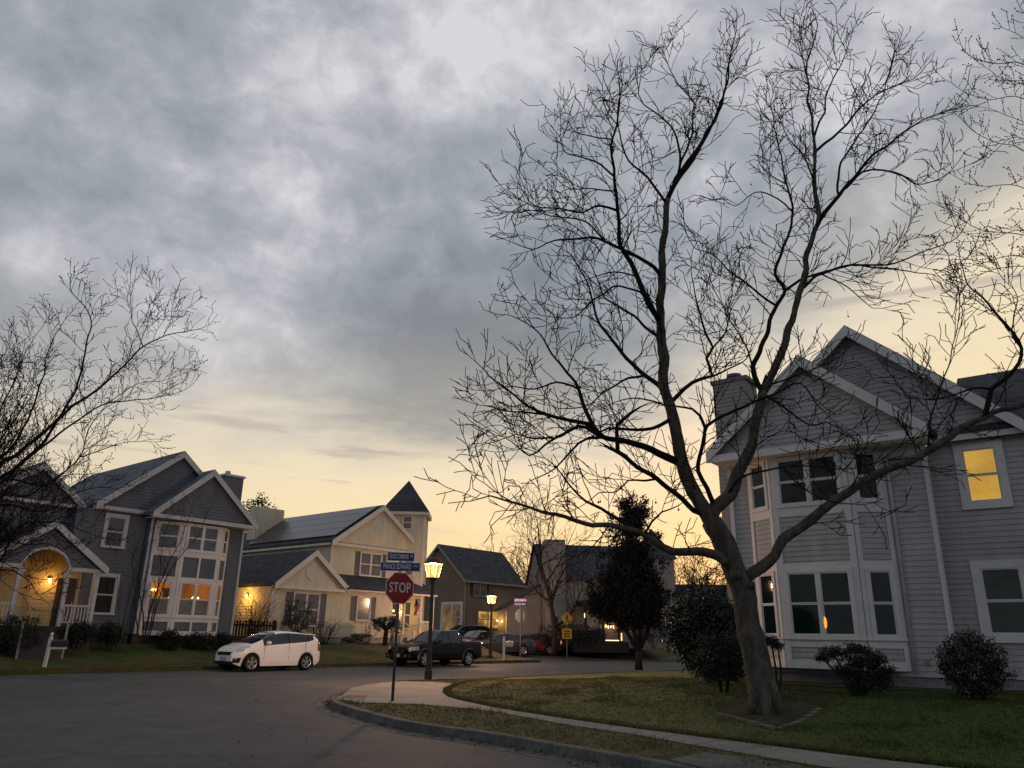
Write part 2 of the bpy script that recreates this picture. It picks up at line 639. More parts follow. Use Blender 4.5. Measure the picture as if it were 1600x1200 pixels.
def lawn_mat():
    m = bpy.data.materials.new('lawn_near')
    m.use_nodes = True
    n = NT(m.node_tree)
    b = n.new('ShaderNodeBsdfPrincipled')
    o = n.new('ShaderNodeOutputMaterial')
    n.t.links.new(b.outputs[0], o.inputs[0])
    b.inputs['Roughness'].default_value = 0.95
    b.inputs['Specular IOR Level'].default_value = 0.1
    v = n.new('ShaderNodeTexCoord').outputs['Object']
    x, y, z = n.sep(v)
    # still-dormant turf on the street side, greener towards the house
    t = n.m('ADD', n.m('MULTIPLY', n.m('SUBTRACT', x, n.m('MULTIPLY', y, 0.25)), 0.16), n.m('MULTIPLY', n.m('SUBTRACT', n.noise(v, 0.55, 6, 0.65), 0.5), 1.3))
    g = n.step(t, -0.45, 0.5)
    dry = n.mix(n.noise(v, 3.0, 5, 0.7), (0.22, 0.185, 0.085), (0.115, 0.125, 0.045))
    grn = n.mix(n.noise(v, 2.0, 5, 0.7), (0.045, 0.088, 0.022), (0.095, 0.118, 0.038))
    c = n.mix(g, dry, grn)
    n.put(b.inputs['Base Color'], n.mix(1.0, c, n.ramp(n.noise(v, 22, 5, 0.7), [(0.3, (0.45,) * 3), (0.7, (1.4,) * 3)]), 'MULTIPLY'))
    bn = n.new('ShaderNodeBump')
    bn.inputs['Distance'].default_value = 0.05
    n.put(bn.inputs['Height'], n.noise(v, 28, 6, 0.7))
    n.put(b.inputs['Normal'], bn.outputs[0])
    return m


lawn_near = lawn_mat()


def flat_poly(pts, z):
    mb = MB()
    mb.face(*[(q[0], q[1], z) for q in pts])
    return mb


g = MB()
g.face((-900, -300, -0.02), (900, -300, -0.02), (900, 1500, -0.02), (-900, 1500, -0.02))
structure(g.build('ground', lawn_far))
g = MB()
g.face((-70, -60, 0), (90, -60, 0), (130, 190, 0), (-70, 90, 0))
structure(g.build('road', asphalt))


def smooth01(t):
    t = max(0.0, min(1.0, t))
    return t * t * (3 - 2 * t)


def lerp_tab(tab, x):
    if x <= tab[0][0]:
        return tab[0][1]
    for (a, fa), (b, fb) in zip(tab, tab[1:]):
        if x <= b:
            return fa + (fb - fa) * (x - a) / (b - a)
    return tab[-1][1]


ZFAR = [(30.7, 0.13), (32.2, 0.20), (34.0, 0.48), (36.2, 0.92), (38.5, 1.02), (60, 1.2), (150, 1.4)]


def zfar(Y):
    return lerp_tab(ZFAR, Y)


def far_lawn(x0, x1, name, m):
    mb = MB()
    ys = [30.7, 31.2, 31.8, 32.4, 33, 33.6, 34.2, 34.8, 35.4, 36.0, 36.6, 37.5, 39, 42, 50, 60, 90, 150]
    nx = max(8, int((x1 - x0) / 1.2))
    for j, Y in enumerate(ys):
        for i in range(nx + 1):
            X = x0 + (x1 - x0) * i / nx
            p = ST.w(X, Y)
            w = 0.06 * noise.noise(Vector((X * 0.35, Y * 0.4, 3))) * smooth01((Y - 31) / 2)
            mb.v.append((p.x, p.y, zfar(Y) + w))
    for j in range(len(ys) - 1):
        for i in range(nx):
            a = j * (nx + 1) + i
            mb.f.append((a, a + 1, a + nx + 2, a + nx + 1))
            mb.mi.append(0)
    # low kerb face
    for i in range(nx):
        a, b = mb.v[i], mb.v[i + 1]
        mb.add([(a[0], a[1], -0.01), (b[0], b[1], -0.01), b, a], [(0, 1, 2, 3)])
    for col in (0, nx):
        for j in range(len(ys) - 1):
            a, b = mb.v[j * (nx + 1) + col], mb.v[(j + 1) * (nx + 1) + col]
            mb.add([(a[0], a[1], -0.01), (b[0], b[1], -0.01), b, a], [(0, 1, 2, 3)])
    return structure(mb.build(name, m, smooth=True))


far_lawn(-60, 24.2, 'lawn_grey_house', mat('lawn_far_green', (0.055, 0.080, 0.024), 0.95, 0.1, 0, 0.5, 0.6, 0.04, 25, (0.095, 0.085, 0.036)))
far_lawn(24.2, 40.5, 'lawn_yellow_house', lawn_far)
far_lawn(52.5, 170, 'lawn_across', lawn_far)
# raised court where the side street climbs to the brown house
g = MB()
q = [ST.w(40.5, 30.9), ST.w(52.5, 30.9), ST.w(52.5, 45), ST.w(40.5, 45), ST.w(52.5, 110), ST.w(40.5, 110)]
z_ = [0.006, 0.006, 0.75, 0.75, 1.1, 1.1]
g.add([(p.x, p.y, z) for p, z in zip(q, z_)], [(0, 1, 2, 3), (3, 2, 4, 5)])
structure(g.build('side_street', asphalt))
# leaf-strewn bare strip along the far kerb
g = MB()
nx = 120
for i in range(nx + 1):
    X = -30 + 70.3 * i / nx
    wv = 1.25 + 0.35 * noise.noise(Vector((X * 0.5, 1, 1)))
    for Y in (30.74, 31.2, 30.74 + wv):
        p = ST.w(X, Y)
        g.v.append((p.x, p.y, zfar(Y) + 0.012 + 0.06 * noise.noise(Vector((X * 0.35, Y * 0.4, 3))) * smooth01((Y - 31) / 2) + (0.012 if Y > 31 else 0)))
for i in range(nx):
    for k in range(2):
        a = i * 3 + k
        g.f.append((a, a + 3, a + 4, a + 1))
        g.mi.append(0)
structure(g.build('verge_far', mat('leaf_litter', (0.11, 0.07, 0.036), 0.95, 0.1, 0, 0.5, 4, 0.03, 30, (0.06, 0.045, 0.024))))

# far corner ramp of pale concrete
g = MB()
pts = [ST.w(36.6, 32.3), ST.w(36.6, 30.95), ST.w(40.3, 30.95), ST.w(40.3, 32.9)]
g.add([(p.x, p.y, 0.03 + zfar(31.5)) for p in pts] + [(p.x, p.y, 0.0) for p in pts], [(0, 1, 2, 3), (0, 4, 5, 1), (1, 5, 6, 2), (2, 6, 7, 3), (3, 7, 4, 0)])
structure(g.build('pavement_far_corner', concrete))
g = MB()
pts = [ST.w(54.2, 29.9), ST.w(62, 29.9), ST.w(61.5, 31.1), ST.w(54.6, 31.3)]
g.add([(p.x, p.y, 0.16) for p in pts] + [(p.x, p.y, 0.0) for p in pts], [(0, 1, 2, 3), (0, 4, 5, 1), (1, 5, 6, 2), (2, 6, 7, 3), (3, 7, 4, 0)])
structure(g.build('pavement_across', concrete))

# --- near corner: kerb line, verge, pavement and the lawn of the right-hand house
kerb_px = [(1044, 1194), (877, 1166), (760, 1145), (650, 1132), (580, 1116), (530, 1102), (514, 1094)]
kerb = [Vector((6.6, 3.6, 0)), Vector((3.4, 7.4, 0))] + [gr(u, v, 0.125) for u, v in kerb_px]
ramp = [gr(520, 1086, 0.12), gr(548, 1074, 0.12), gr(592, 1066, 0.12), gr(636, 1063, 0.12)]
street = [gr(700, 1061.5, 0.12), gr(777, 1058.5, 0.12), gr(900, 1052.5, 0.12), gr(1000, 1049, 0.12), gr(1087, 1046.5, 0.12)]
e = (street[-1] - street[-3]).normalized()
street += [street[-1] + e * 30, street[-1] + e * 110]


def chaikin(p, k=2):
    for _ in range(k):
        q = [p[0]]
        for a, b in zip(p, p[1:]):
            q += [a * 0.75 + b * 0.25, a * 0.25 + b * 0.75]
        q.append(p[-1])
        p = q
    return p


edge_line = chaikin(kerb + ramp + street, 2)
outer = edge_line + [Vector((150, 90, 0)), Vector((80, -30, 0))]


def dist_line(p, line):
    best = 1e9
    for a, b in zip(line, line[1:]):
        ab = b - a
        t = max(0, min(1, ((p - a).dot(ab)) / max(ab.length_squared, 1e-9)))
        best = min(best, (p - a - ab * t).length)
    return best


def inside(p, poly):
    c = False
    n = len(poly)
    for i in range(n):
        a, b = poly[i], poly[i - 1]
        if (a[1] > p[1]) != (b[1] > p[1]) and p[0] < (b[0] - a[0]) * (p[1] - a[1]) / (b[1] - a[1]) + a[0]:
            c = not c
    return c


def flat2(p):
    return Vector((p[0], p[1], 0))


def sheet(outline, zf, step, near):
    """constrained triangulation of an outline with interior points near the camera"""
    pts = [Vector((p[0], p[1])) for p in outline]
    n = len(pts)
    extra = []
    x0, x1, y0, y1 = near
    x = x0
    k = 0
    while x < x1:
        y = y0 + (k % 2) * step * 0.5
        while y < y1:
            q = Vector((x, y, 0))
            if inside(q, outline) and dist_line(q, [flat2(p) for p in outline]) > step * 0.4:
                extra.append(Vector((x, y)))
            y += step
        x += step
        k += 1
    r = geometry.delaunay_2d_cdt(pts + extra, [], [list(range(n))], 1, 1e-5)
    mb = MB()
    mb.v = [(p.x, p.y, zf(Vector((p.x, p.y, 0)))) for p in r[0]]
    mb.f = [tuple(f) for f in r[2]]
    mb.mi = [0] * len(mb.f)
    return mb


g = MB()
g.add([(p.x, p.y, 0.12) for p in outer], [tuple(range(len(outer)))])
structure(g.build('verge', soil))
# kerb stones
g = MB()
KW = 0.16
el = [flat2(p) for p in edge_line]
rampmask = []
for i, p in enumerate(el):
    t = (el[min(i + 1, len(el) - 1)] - el[max(i - 1, 0)]).normalized()
    nrm = Vector((t.y, -t.x, 0))        # towards the lawn
    pin = p + nrm * KW
    du = 0.135
    if ramp[0].y - 0.4 < p.y < ramp[2].y + 0.6 and p.x < -3.4:
        du = 0.03 + 0.1 * smooth01(abs(p.y - (ramp[0].y + ramp[1].y) / 2) / 3.0 - 0.15)
    pg = p - nrm * 0.34
    g.v += [(pin.x, pin.y, max(du, 0.127)), (p.x + nrm.x * 0.02, p.y + nrm.y * 0.02, du), (p.x, p.y, du - 0.02), (p.x - nrm.x * 0.015, p.y - nrm.y * 0.015, 0.006), (pg.x, pg.y, 0.004)]
for i in range(len(el) - 1):
    for k in range(4):
        a = i * 5 + k
        g.f.append((a, a + 1, a + 6, a + 5))
        g.mi.append(0)
structure(g.build('kerb', concrete_old))

pave_px = [(518, 1091), (534, 1086.5), (549, 1074.5), (584, 1067.5), (632, 1064.5), (690, 1066.2), (712, 1069.5), (697, 1076), (693, 1082), (700, 1089), (724, 1095.5), (772, 1105.5),
           (877, 1122), (1000, 1139.5), (1200, 1165), (1400, 1190)]
pave_out_px = [(1280, 1197), (1140, 1174), (987, 1147), (877, 1131), (781, 1113), (724, 1106), (650, 1100), (589, 1098.5), (560, 1098)]
pave = [gr(u, v, 0.126) for u, v in pave_px] + [Vector((7.2, 8.1, 0)), Vector((9.5, 5.4, 0)), Vector((8.2, 4.9, 0)), Vector((6.2, 7.3, 0))] + [gr(u, v, 0.126) for u, v in pave_out_px]
PAVE = [flat2(p) for p in pave]
structure(flat_poly(PAVE, 0.128).build('pavement', concrete))
# pavement joints and the brick-red tactile patch
g = MB()
inn = [gr(u, v, 0.126) for u, v in [(772, 1105.5), (877, 1122), (1000, 1139.5), (1200, 1165)]]
out_ = [gr(u, v, 0.126) for u, v in [(781, 1113), (877, 1131), (987, 1147), (1140, 1174)]]
for k in range(10):
    t = k / 9 * 2.999
    i = int(t)
    f = t - i
    a = inn[i].lerp(inn[i + 1], f)
    b = out_[i].lerp(out_[i + 1], f)
    dd = (inn[i + 1] - inn[i]).normalized() * 0.012
    g.add([(a.x, a.y, 0.132), (b.x, b.y, 0.132), (b.x + dd.x, b.y + dd.y, 0.132), (a.x + dd.x, a.y + dd.y, 0.132)], [(0, 1, 2, 3)])
structure(g.build('pavement_joints', concrete_old))
tp = [gr(533, 1090, 0.13), gr(570, 1090.5, 0.13), gr(575, 1086, 0.13), gr(545, 1086, 0.13)]
structure(flat_poly(tp, 0.133).build('pavement_tactile_strip', mat('tactile_brick', (0.17, 0.075, 0.06), 0.85, 0.2, 0, 0.3, 14, 0.006, 60)))

lawn_in = [gr(u, v, 0.12) for u, v in [(742, 1064.5), (716, 1069.5), (701, 1076), (697, 1082), (704, 1088.5), (727, 1094.5), (775, 1104.5), (880, 1121), (1003, 1138.5), (1203, 1164), (1403, 1189)]]
lawn_in += [Vector((7.3, 8.2, 0)), Vector((9.6, 5.5, 0))]
lawn_st = [flat2(gr(u, v, 0.12)) for u, v in [(742, 1064.5), (800, 1060.2), (900, 1054.2), (1000, 1050.2), (1087, 1047.8)]]
lawn_st += [lawn_st[-1] + e * 30, lawn_st[-1] + e * 108]
LAWN = list(reversed(lawn_st)) + [flat2(p) for p in lawn_in[1:]] + [Vector((22, 0, 0)), Vector((85, 30, 0)), Vector((140, 85, 0))]
LIN = [flat2(p) for p in reversed(lawn_st)] + [flat2(p) for p in lawn_in[1:]]


def zlawn(p):
    d = dist_line(flat2(p), LIN)
    return 0.145 + 0.31 * smooth01(d / 6.5) + 0.03 * noise.noise(Vector((p[0] * 0.5, p[1] * 0.5, 0))) * smooth01(d / 1.0)


structure(sheet(LAWN, zlawn, 0.7, (-3, 22, 6, 46)).build('lawn', lawn_near, smooth=True))

# storm drain slab let into the kerb at the bottom of the picture
drain = thing('storm_drain', 'weathered concrete storm drain slab let into the near kerb', 'storm drain', WD, (2.3, 8.9, 0))
a, b, c_, d_ = gr(1046, 1187, 0.15), gr(1100, 1176, 0.15), gr(1250, 1196, 0.15), Vector((2.75, 8.2, 0))
g = MB()
g.prismz([a, d_, Vector((3.5, 8.6, 0)), c_, b], 0.02, 0.155)
g.build('slab', concrete_old, drain)
g = MB()
dv = (d_ - a).normalized()
nv = Vector((dv.y, -dv.x, 0))
if nv.y > 0:
    nv = -nv
p0_, p1_ = a + dv * 0.12 + nv * 0.004, d_ - dv * 0.02 + nv * 0.004
g.prismz([p0_, p1_, p1_ + nv * 0.012, p0_ + nv * 0.012], 0.02, 0.105)
g.build('opening', mat('drain_black', (0.004, 0.004, 0.004), 0.9, 0.1), drain)

# grass blades on the near verge and lawn (uncountable: one object)
rng = random.Random(5)


def grass_blades(name, test, zf, area, n, hmin, hmax, m, dens=None):
    mb = MB()
    x0, x1, y0, y1 = area
    k = 0
    while k < n:
        x, y = rng.uniform(x0, x1), rng.uniform(y0, y1)
        p = Vector((x, y, 0))
        if not test(p):
            k += 0.15
            continue
        k += 1
        z = zf(p)
        hh = rng.uniform(hmin, hmax) * (0.5 + 2.2 * max(0.0, noise.noise(Vector((x * 1.1, y * 1.1, 7)))) ** 1.3)
        for _ in range(3):
            a = rng.uniform(0, 2 * PI)
            w = rng.uniform(0.005, 0.011)
            ox, oy = rng.uniform(-.04, .04), rng.uniform(-.04, .04)
            dx, dy = math.cos(a) * w, math.sin(a) * w
            lx, ly = rng.uniform(-.6, .6) * hh, rng.uniform(-.6, .6) * hh
            mb.add([(x + ox - dx, y + oy - dy, z - 0.01), (x + ox + dx, y + oy + dy, z - 0.01), (x + ox + lx, y + oy + ly, z + hh)], [(0, 1, 2)])
    o = mb.build(name, m)
    o['kind'] = 'stuff'
    return o


PAVE_IN = PAVE


def verge_ok(p):
    return inside(p, outer) and not inside(p, PAVE_IN) and not inside(p, LAWN) and dist_line(p, el) > KW + 0.02 and p.y < 32


def lawn_ok(p):
    return inside(p, LAWN) and RH.l(p).y < 21.6


grass_blades('verge_grass', verge_ok, lambda p: 0.12, (-6, 8, 5, 31), 14000, 0.03, 0.075, lawn_near)
grass_blades('lawn_grass', lawn_ok, zlawn, (-2.2, 12, 7, 30), 46000, 0.025, 0.06, lawn_near)
# ragged, longer grass hanging over the pavement edge
ledge = chaikin([flat2(p) for p in lawn_in], 2)


def fringe(name, line, zf, n, m, w=0.10):
    mb = MB()
    L = [0]
    for a, b in zip(line, line[1:]):
        L.append(L[-1] + (b - a).length)
    for _ in range(n):
        s = rng.uniform(0, L[-1])
        i = max(j for j in range(len(L) - 1) if L[j] <= s)
        f = (s - L[i]) / max(1e-6, L[i + 1] - L[i])
        p = line[i].lerp(line[i + 1], f) + Vector((rng.uniform(-w, w), rng.uniform(-w, w), 0))
        hh = rng.uniform(0.03, 0.075)
        a = rng.uniform(0, 2 * PI)
        dx, dy = math.cos(a) * 0.008, math.sin(a) * 0.008
        mb.add([(p.x - dx, p.y - dy, 0.12), (p.x + dx, p.y + dy, 0.12), (p.x + rng.uniform(-.05, .05), p.y + rng.uniform(-.05, .05), 0.13 + hh)], [(0, 1, 2)])
    o = mb.build(name, m)
    o['kind'] = 'stuff'


fringe('edge_grass', ledge, zlawn, 9000, lawn_near)

# last autumn's leaves: along the gutters, on the verge and scattered over the lawn
leafm = mat('dead_leaf', (0.15, 0.085, 0.035), 0.85, 0.2, 0, 0.5, 3, 0, 1, (0.07, 0.045, 0.025))
mb = MB()


def dead_leaf(x, y, z):
    s = rng.uniform(.022, .05)
    a = rng.uniform(0, 2 * PI)
    ca, sa = math.cos(a) * s, math.sin(a) * s
    t = [rng.uniform(0.004, 0.03) for _ in range(4)]
    mb.add([(x - ca, y - sa, z + t[0]), (x + sa * .6, y - ca * .6, z + t[1]), (x + ca, y + sa, z + t[2]), (x - sa * .6, y + ca * .6, z + t[3])], [(0, 1, 2, 3)])


gl = [p for p in el if p.y < 24 and p.y > 6]
for _ in range(420):
    i = rng.randrange(len(gl) - 1)
    p = gl[i].lerp(gl[i + 1], rng.random())
    t = (gl[i + 1] - gl[i]).normalized()
    q = p + Vector((-t.y, t.x, 0)) * abs(rng.gauss(0.05, 0.16))
    dead_leaf(q.x, q.y, 0.008)
for _ in range(170):
    q = gr(1198, 1098, .35) + Vector((rng.gauss(0, .75), rng.gauss(0, .5), 0))
    dead_leaf(q.x, q.y, zlawn(q) + 0.035)
k = 0
while k < 520:
    q = Vector((rng.uniform(-3, 11), rng.uniform(9, 28), 0))
    if lawn_ok(q):
        dead_leaf(q.x, q.y, zlawn(q) + 0.03)
        k += 1
    elif verge_ok(q):
        dead_leaf(q.x, q.y, 0.15)
        k += 1
for _ in range(900):
    X = rng.uniform(5, 40)
    p = ST.w(X, 30.72 - abs(rng.gauss(0, 0.16)))
    dead_leaf(p.x, p.y, 0.01)
for _ in range(60):
    q = Vector((rng.uniform(-14, 1), rng.uniform(9, 26), 0))
    if not inside(q, outer):
        dead_leaf(q.x, q.y, 0.006)
ob = mb.build('fallen_leaves', leafm)
ob['kind'] = 'stuff'

# joints across the kerb
g = MB()
acc = 0
for a, b in zip(el, el[1:]):
    acc += (b - a).length
    if acc > 3.0 and 4 < b.y < 40:
        acc = 0
        t = (b - a).normalized()
        nn = Vector((t.y, -t.x, 0))
        o_ = b - nn * 0.012
        e_ = b + nn * (KW + 0.01)
        if not (ramp[0].y - 0.8 < b.y < ramp[2].y + 1.2 and b.x < -3.2):
            tt_ = t * 0.009
            g.add([(o_.x, o_.y, .02), (o_.x + tt_.x, o_.y + tt_.y, .02), (o_.x + tt_.x, o_.y + tt_.y, .139), (o_.x, o_.y, .139), (e_.x, e_.y, .139), (e_.x + tt_.x, e_.y + tt_.y, .139)], [(0, 1, 2, 3), (3, 2, 5, 4)])
structure(g.build('kerb_joints', mat('joint_dark', (0.02, 0.019, 0.018), 0.9, 0.1)))

# ------------------------------------------------------------------ house kit
def window(root, W, s0, s1, z0, z1, n=1, case=0.1, trim=None, pane=None, low_pane=None, curtain=None, dd=0.0, sash=0.034, sill=True, blind=None, label=None):
    """double-hung window: casing, sashes and sill as one part, its panes (and curtain) as sub-parts"""
    trim = trim or white_trim
    mb = MB()
    d1 = 0.075 + dd
    mb.wbox(W, s0 - case, s0, dd, d1, z0 - (0 if sill else case), z1 + case)
    mb.wbox(W, s1, s1 + case, dd, d1, z0 - (0 if sill else case), z1 + case)
    mb.wbox(W, s0, s1, dd, d1, z1, z1 + case)
    if sill:
        mb.wbox(W, s0 - case - 0.02, s1 + case + 0.02, dd, d1 + 0.04, z0 - 0.07, z0)
    else:
        mb.wbox(W, s0, s1, dd, d1, z0 - case, z0)
    wl = (s1 - s0 + 0.0) / n
    panes = []
    for i in range(n):
        a, b = s0 + i * wl, s0 + (i + 1) * wl
        if i:
            mb.wbox(W, a - 0.045, a + 0.045, dd, d1 - 0.006, z0, z1)
            a += 0.045
        if i < n - 1:
            b -= 0.045
        zm = (z0 + z1) / 2
        for (za, zb, df) in ((z0, zm, 0.045), (zm, z1, 0.057)):
            q = dd + df
            mb.wbox(W, a, a + sash, q - 0.02, q, za, zb)
            mb.wbox(W, b - sash, b, q - 0.02, q, za, zb)
            mb.wbox(W, a + sash, b - sash, q - 0.02, q, za, za + sash)
            mb.wbox(W, a + sash, b - sash, q - 0.02, q, zb - sash, zb)
            panes.append((a + sash, b - sash, za + sash, zb - sash, q - 0.012))
    f = mb.build('window', trim, root)
    if label:
        f['label'] = label
    pm, lm = MB(), MB()
    for k, (a, b, za, zb, q) in enumerate(panes):
        (lm if low_pane and k % 2 == 0 else pm).face(W.p(a, q, za), W.p(b, q, za), W.p(b, q, zb), W.p(a, q, zb))
    pm.build('pane', pane or pane_dark, f)
    if low_pane:
        lm.build('half_blind', low_pane, f)
    if curtain:
        cm = MB()
        k = int((s1 - s0) / 0.022)
        for i in range(k):
            a, b = s0 + (s1 - s0) * i / k, s0 + (s1 - s0) * (i + 1) / k
            da = dd + 0.0275 + 0.004 * math.sin(a * 75) * (0.6 + 0.4 * math.sin(a * 13))
            db = dd + 0.0275 + 0.004 * math.sin(b * 75) * (0.6 + 0.4 * math.sin(b * 13))
            cm.face(W.p(a, da, z0), W.p(b, db, z0), W.p(b, db, z1), W.p(a, da, z1))
        cm.build('curtain', curtain, f, smooth=True)
    if blind:
        bm = MB()
        k = int((z1 - z0) / 0.05)
        for i in range(k):
            za, zb = z0 + (z1 - z0) * i / k, z0 + (z1 - z0) * (i + 0.86) / k
            bm.face(W.p(s0, dd + 0.036, za), W.p(s1, dd + 0.036, za), W.p(s1, dd + 0.028, zb), W.p(s0, dd + 0.028, zb))
        bm.build('blind', blind, f)
        bk = MB()
        bk.face(W.p(s0, dd + 0.026, z0), W.p(s1, dd + 0.026, z0), W.p(s1, dd + 0.026, z1), W.p(s0, dd + 0.026, z1))
        bk.build('blind_backing', emis('blind_glow_dim', (0.42, 0.20, 0.03), 1.0), f)
    return f


def shutters(root, W, s0, s1, z0, z1, w, m, gap=0.11):
    for a, b in ((s0 - gap - w, s0 - gap), (s1 + gap, s1 + gap + w)):
        mb = MB()
        mb.wbox(W, a, a + 0.05, 0.01, 0.05, z0 - 0.04, z1 + 0.04)
        mb.wbox(W, b - 0.05, b, 0.01, 0.05, z0 - 0.04, z1 + 0.04)
        k = 14
        for i in range(k):
            za = z0 - 0.04 + (z1 - z0 + 0.08) * i / k
            zb = za + (z1 - z0 + 0.08) / k
            mb.add([W.p(a + 0.05, 0.045, za), W.p(b - 0.05, 0.045, za), W.p(b - 0.05, 0.026, zb), W.p(a + 0.05, 0.026, zb)], [(0, 1, 2, 3)])
        mb.build('shutter', m, root)


def gable_roof(root, W, s0, s1, ze, zr, d0, d1, rm, trim=None, th=0.16, rake=0.24, name='roof', back_trim=False):
    """roof whose gable faces the wall's outward side: two slopes, plus bargeboards as their own part"""
    sm = (s0 + s1) / 2
    r = MB()
    r.prism(W, [(s0, ze), (sm, zr), (sm, zr + th), (s0, ze + th)], d0, d1)
    r.prism(W, [(sm, zr), (s1, ze), (s1, ze + th), (sm, zr + th)], d0, d1)
    ro = r.build(name, rm, root)
    if trim:
        t = MB()
        for a, b in (((s0, ze), (sm, zr)), ((s1, ze), (sm, zr))):
            t.prism(W, [(a[0], a[1] - rake + 0.05), (b[0], b[1] - rake + 0.05), (b[0], b[1] + th - 0.02), (a[0], a[1] + th - 0.02)] if a[0] < b[0] else
                    [(b[0], b[1] - rake + 0.05), (a[0], a[1] - rake + 0.05), (a[0], a[1] + th - 0.02), (b[0], b[1] + th - 0.02)], d1, d1 + 0.04)
            # soffit return behind the board
            t.prism(W, [(a[0], a[1] - 0.05), (b[0], b[1] - 0.05), (b[0], b[1]), (a[0], a[1])] if a[0] < b[0] else
                    [(b[0], b[1] - 0.05), (a[0], a[1] - 0.05), (a[0], a[1]), (b[0], b[1])], d1 - 0.3, d1)
        t.build('bargeboard', trim, root)
    return ro


def tri(s0, s1, ze, zr):
    return [(s0, ze), (s1, ze), ((s0 + s1) / 2, zr)]


def bay(root, W, a0, a1, b0, b1, proj, zb, zt, lo, up, sm, wl, wu, n=2, panels=True, room=False):
    """two-storey canted bay: three facets with corner boards, bands, sided panels and windows.
    a0,a1: feet on the wall; b0,b1: front facet; lo / up: (z0, z1) of the windows"""
    P = lambda s, d: W.p(s, d, 0)[:2]
    pts = [P(a0, 0), P(b0, proj), P(b1, proj), P(a1, 0)]
    trim = MB()
    sid, sid2 = MB(), MB()
    for k in range(3):
        q0, q1 = pts[k], pts[k + 1]
        Wk = Wall(q0[0], q0[1], q1[0] - q0[0], q1[1] - q0[1])
        L = math.hypot(q1[0] - q0[0], q1[1] - q0[1])
        cb = 0.16 if k == 1 else 0.12
        for za_, zb_ in (((zb, lo[0] - .05), (lo[1] + .05, zt)) if room else ((zb, zt),)):
            (sid2 if za_ > zb else sid).siding(Wk, [(0, za_), (L, za_), (L, zb_), (0, zb_)], 0.135, 0.018)
        for s0, s1 in ((0, cb), (L - cb, L)):
            trim.wbox(Wk, s0, s1, 0.0, 0.045, zb, zt)
        for z0, z1 in ((zb, zb + 0.2), (lo[0] - 0.30, lo[0] - 0.09), (lo[1] + 0.09, lo[1] + 0.26), (up[0] - 0.34, up[0] - 0.09), (up[1] + 0.09, zt)):
            if z1 > z0:
                trim.wbox(Wk, cb, L - cb, 0.0, 0.04, z0, z1)
        trim.wbox(Wk, -0.02, L + 0.02, 0.0, 0.085, lo[0] - 0.115, lo[0] - 0.072)
        if panels and k == 1:
            for z0, z1 in ((zb + 0.2, lo[0] - 0.3), (lo[1] + 0.26, up[0] - 0.34)):
                trim.wbox(Wk, L / 2 - 0.05, L / 2 + 0.05, 0.0, 0.04, z0, z1)
        for (z0, z1), ww in ((lo, wl), (up, wu)):
            if k == 1:
                m0, m1 = cb + 0.09, L - cb - 0.09
                window(root, Wk, m0, m1, z0, z1, n, 0.09, sill=False, **ww)
            else:
                m0, m1 = cb + 0.09, L - cb - 0.09
                if m1 - m0 > 0.15:
                    window(root, Wk, m0, m1, z0, z1, 1, 0.09, sill=False, **ww)
    # floor and top
    f = MB()
    f.add([(p[0], p[1], zb) for p in pts], [(0, 1, 2, 3)])
    f.build('bay_floor', brick_dark, root)
    sid.build('bay_siding', sm, root)
    if sid2.f:
        sid2.build('bay_siding', sm, root)
    trim.build('bay_trim', white_trim, root)
    return pts


def downpipe(root, W, s, z0, z1, d=0.09, m=None):
    mb = MB()
    mb.tube([W.p(s, d + 0.14, z1), W.p(s, d, z1 - 0.25), W.p(s, d, z0)], 0.04, 8)
    mb.build('downpipe', m or white_trim, root, smooth=True)


def lamp_point(name, p, watts, col=(1, 0.55, 0.16), r=0.06):
    l = bpy.data.lights.new(name, 'POINT')
    l.energy = watts
    l.color = col
    l.shadow_soft_size = r
    o = bpy.data.objects.new(name, l)
    C.objects.link(o)
    o.location = p
    return o


# ------------------------------------------------------------------ right-hand house
X0, Y0 = -4.47, 21.89
hr = thing('white_house', 'pale grey clapboard house with a two storey bay behind the big bare tree', 'house', RH, (X0, Y0, 0.45))
WF = Wall(X0, Y0)                      # wall behind the bay, s = offset from X0
WR = Wall(X0, Y0 + 0.6)                # set-back wall on the right
wl = MB()
wl.siding(WF, [(-4.35, 0.72), (0.95, 0.72), (0.95, 6.45), (-4.35, 6.45)], 0.138, 0.017)
wl.siding(WR, [(0.95, 0.72), (8.0, 0.72), (8.0, 6.64), (0.95, 6.64)], 0.138, 0.017)
wl.add([(X0 - 4.3, Y0 + .1, 6.44), (X0 + 8, Y0 + .7, 6.44), (X0 + 8, Y0 + 8, 6.44), (X0 - 4.3, Y0 + 8, 6.44)], [(0, 1, 2, 3)])
ret = Wall(X0 + 0.95, Y0, 0, 1)
wl.siding(ret, [(0, 0.72), (0.6, 0.72), (0.6, 6.45), (0, 6.45)], 0.138, 0.017)
side = Wall(X0 - 4.35, Y0 + 8, 0, -1)
wl.siding(side, [(0, 0.72), (8, 0.72), (8, 6.45), (0, 6.45)], 0.138, 0.017)
wl.add([(X0 - 4.35, Y0 + 8, 0.4), (X0 + 8, Y0 + 8, 0.4), (X0 + 8, Y0 + 8, 6.5), (X0 - 4.35, Y0 + 8, 6.5)], [(3, 2, 1, 0)])
wl.add([(X0 + 8, Y0 + .6, 0.4), (X0 + 8, Y0 + 8, 0.4), (X0 + 8, Y0 + 8, 6.5), (X0 + 8, Y0 + .6, 6.5)], [(0, 1, 2, 3)])
WP = Wall(X0, Y0 - 0.72)               # pediment over the bay
wl.siding(WP, [(-4.5, 6.62), (1.16, 6.62), (-1.67, 8.98)], 0.138, 0.017)
WB = Wall(X0, Y0 + 0.55)               # the larger gable behind
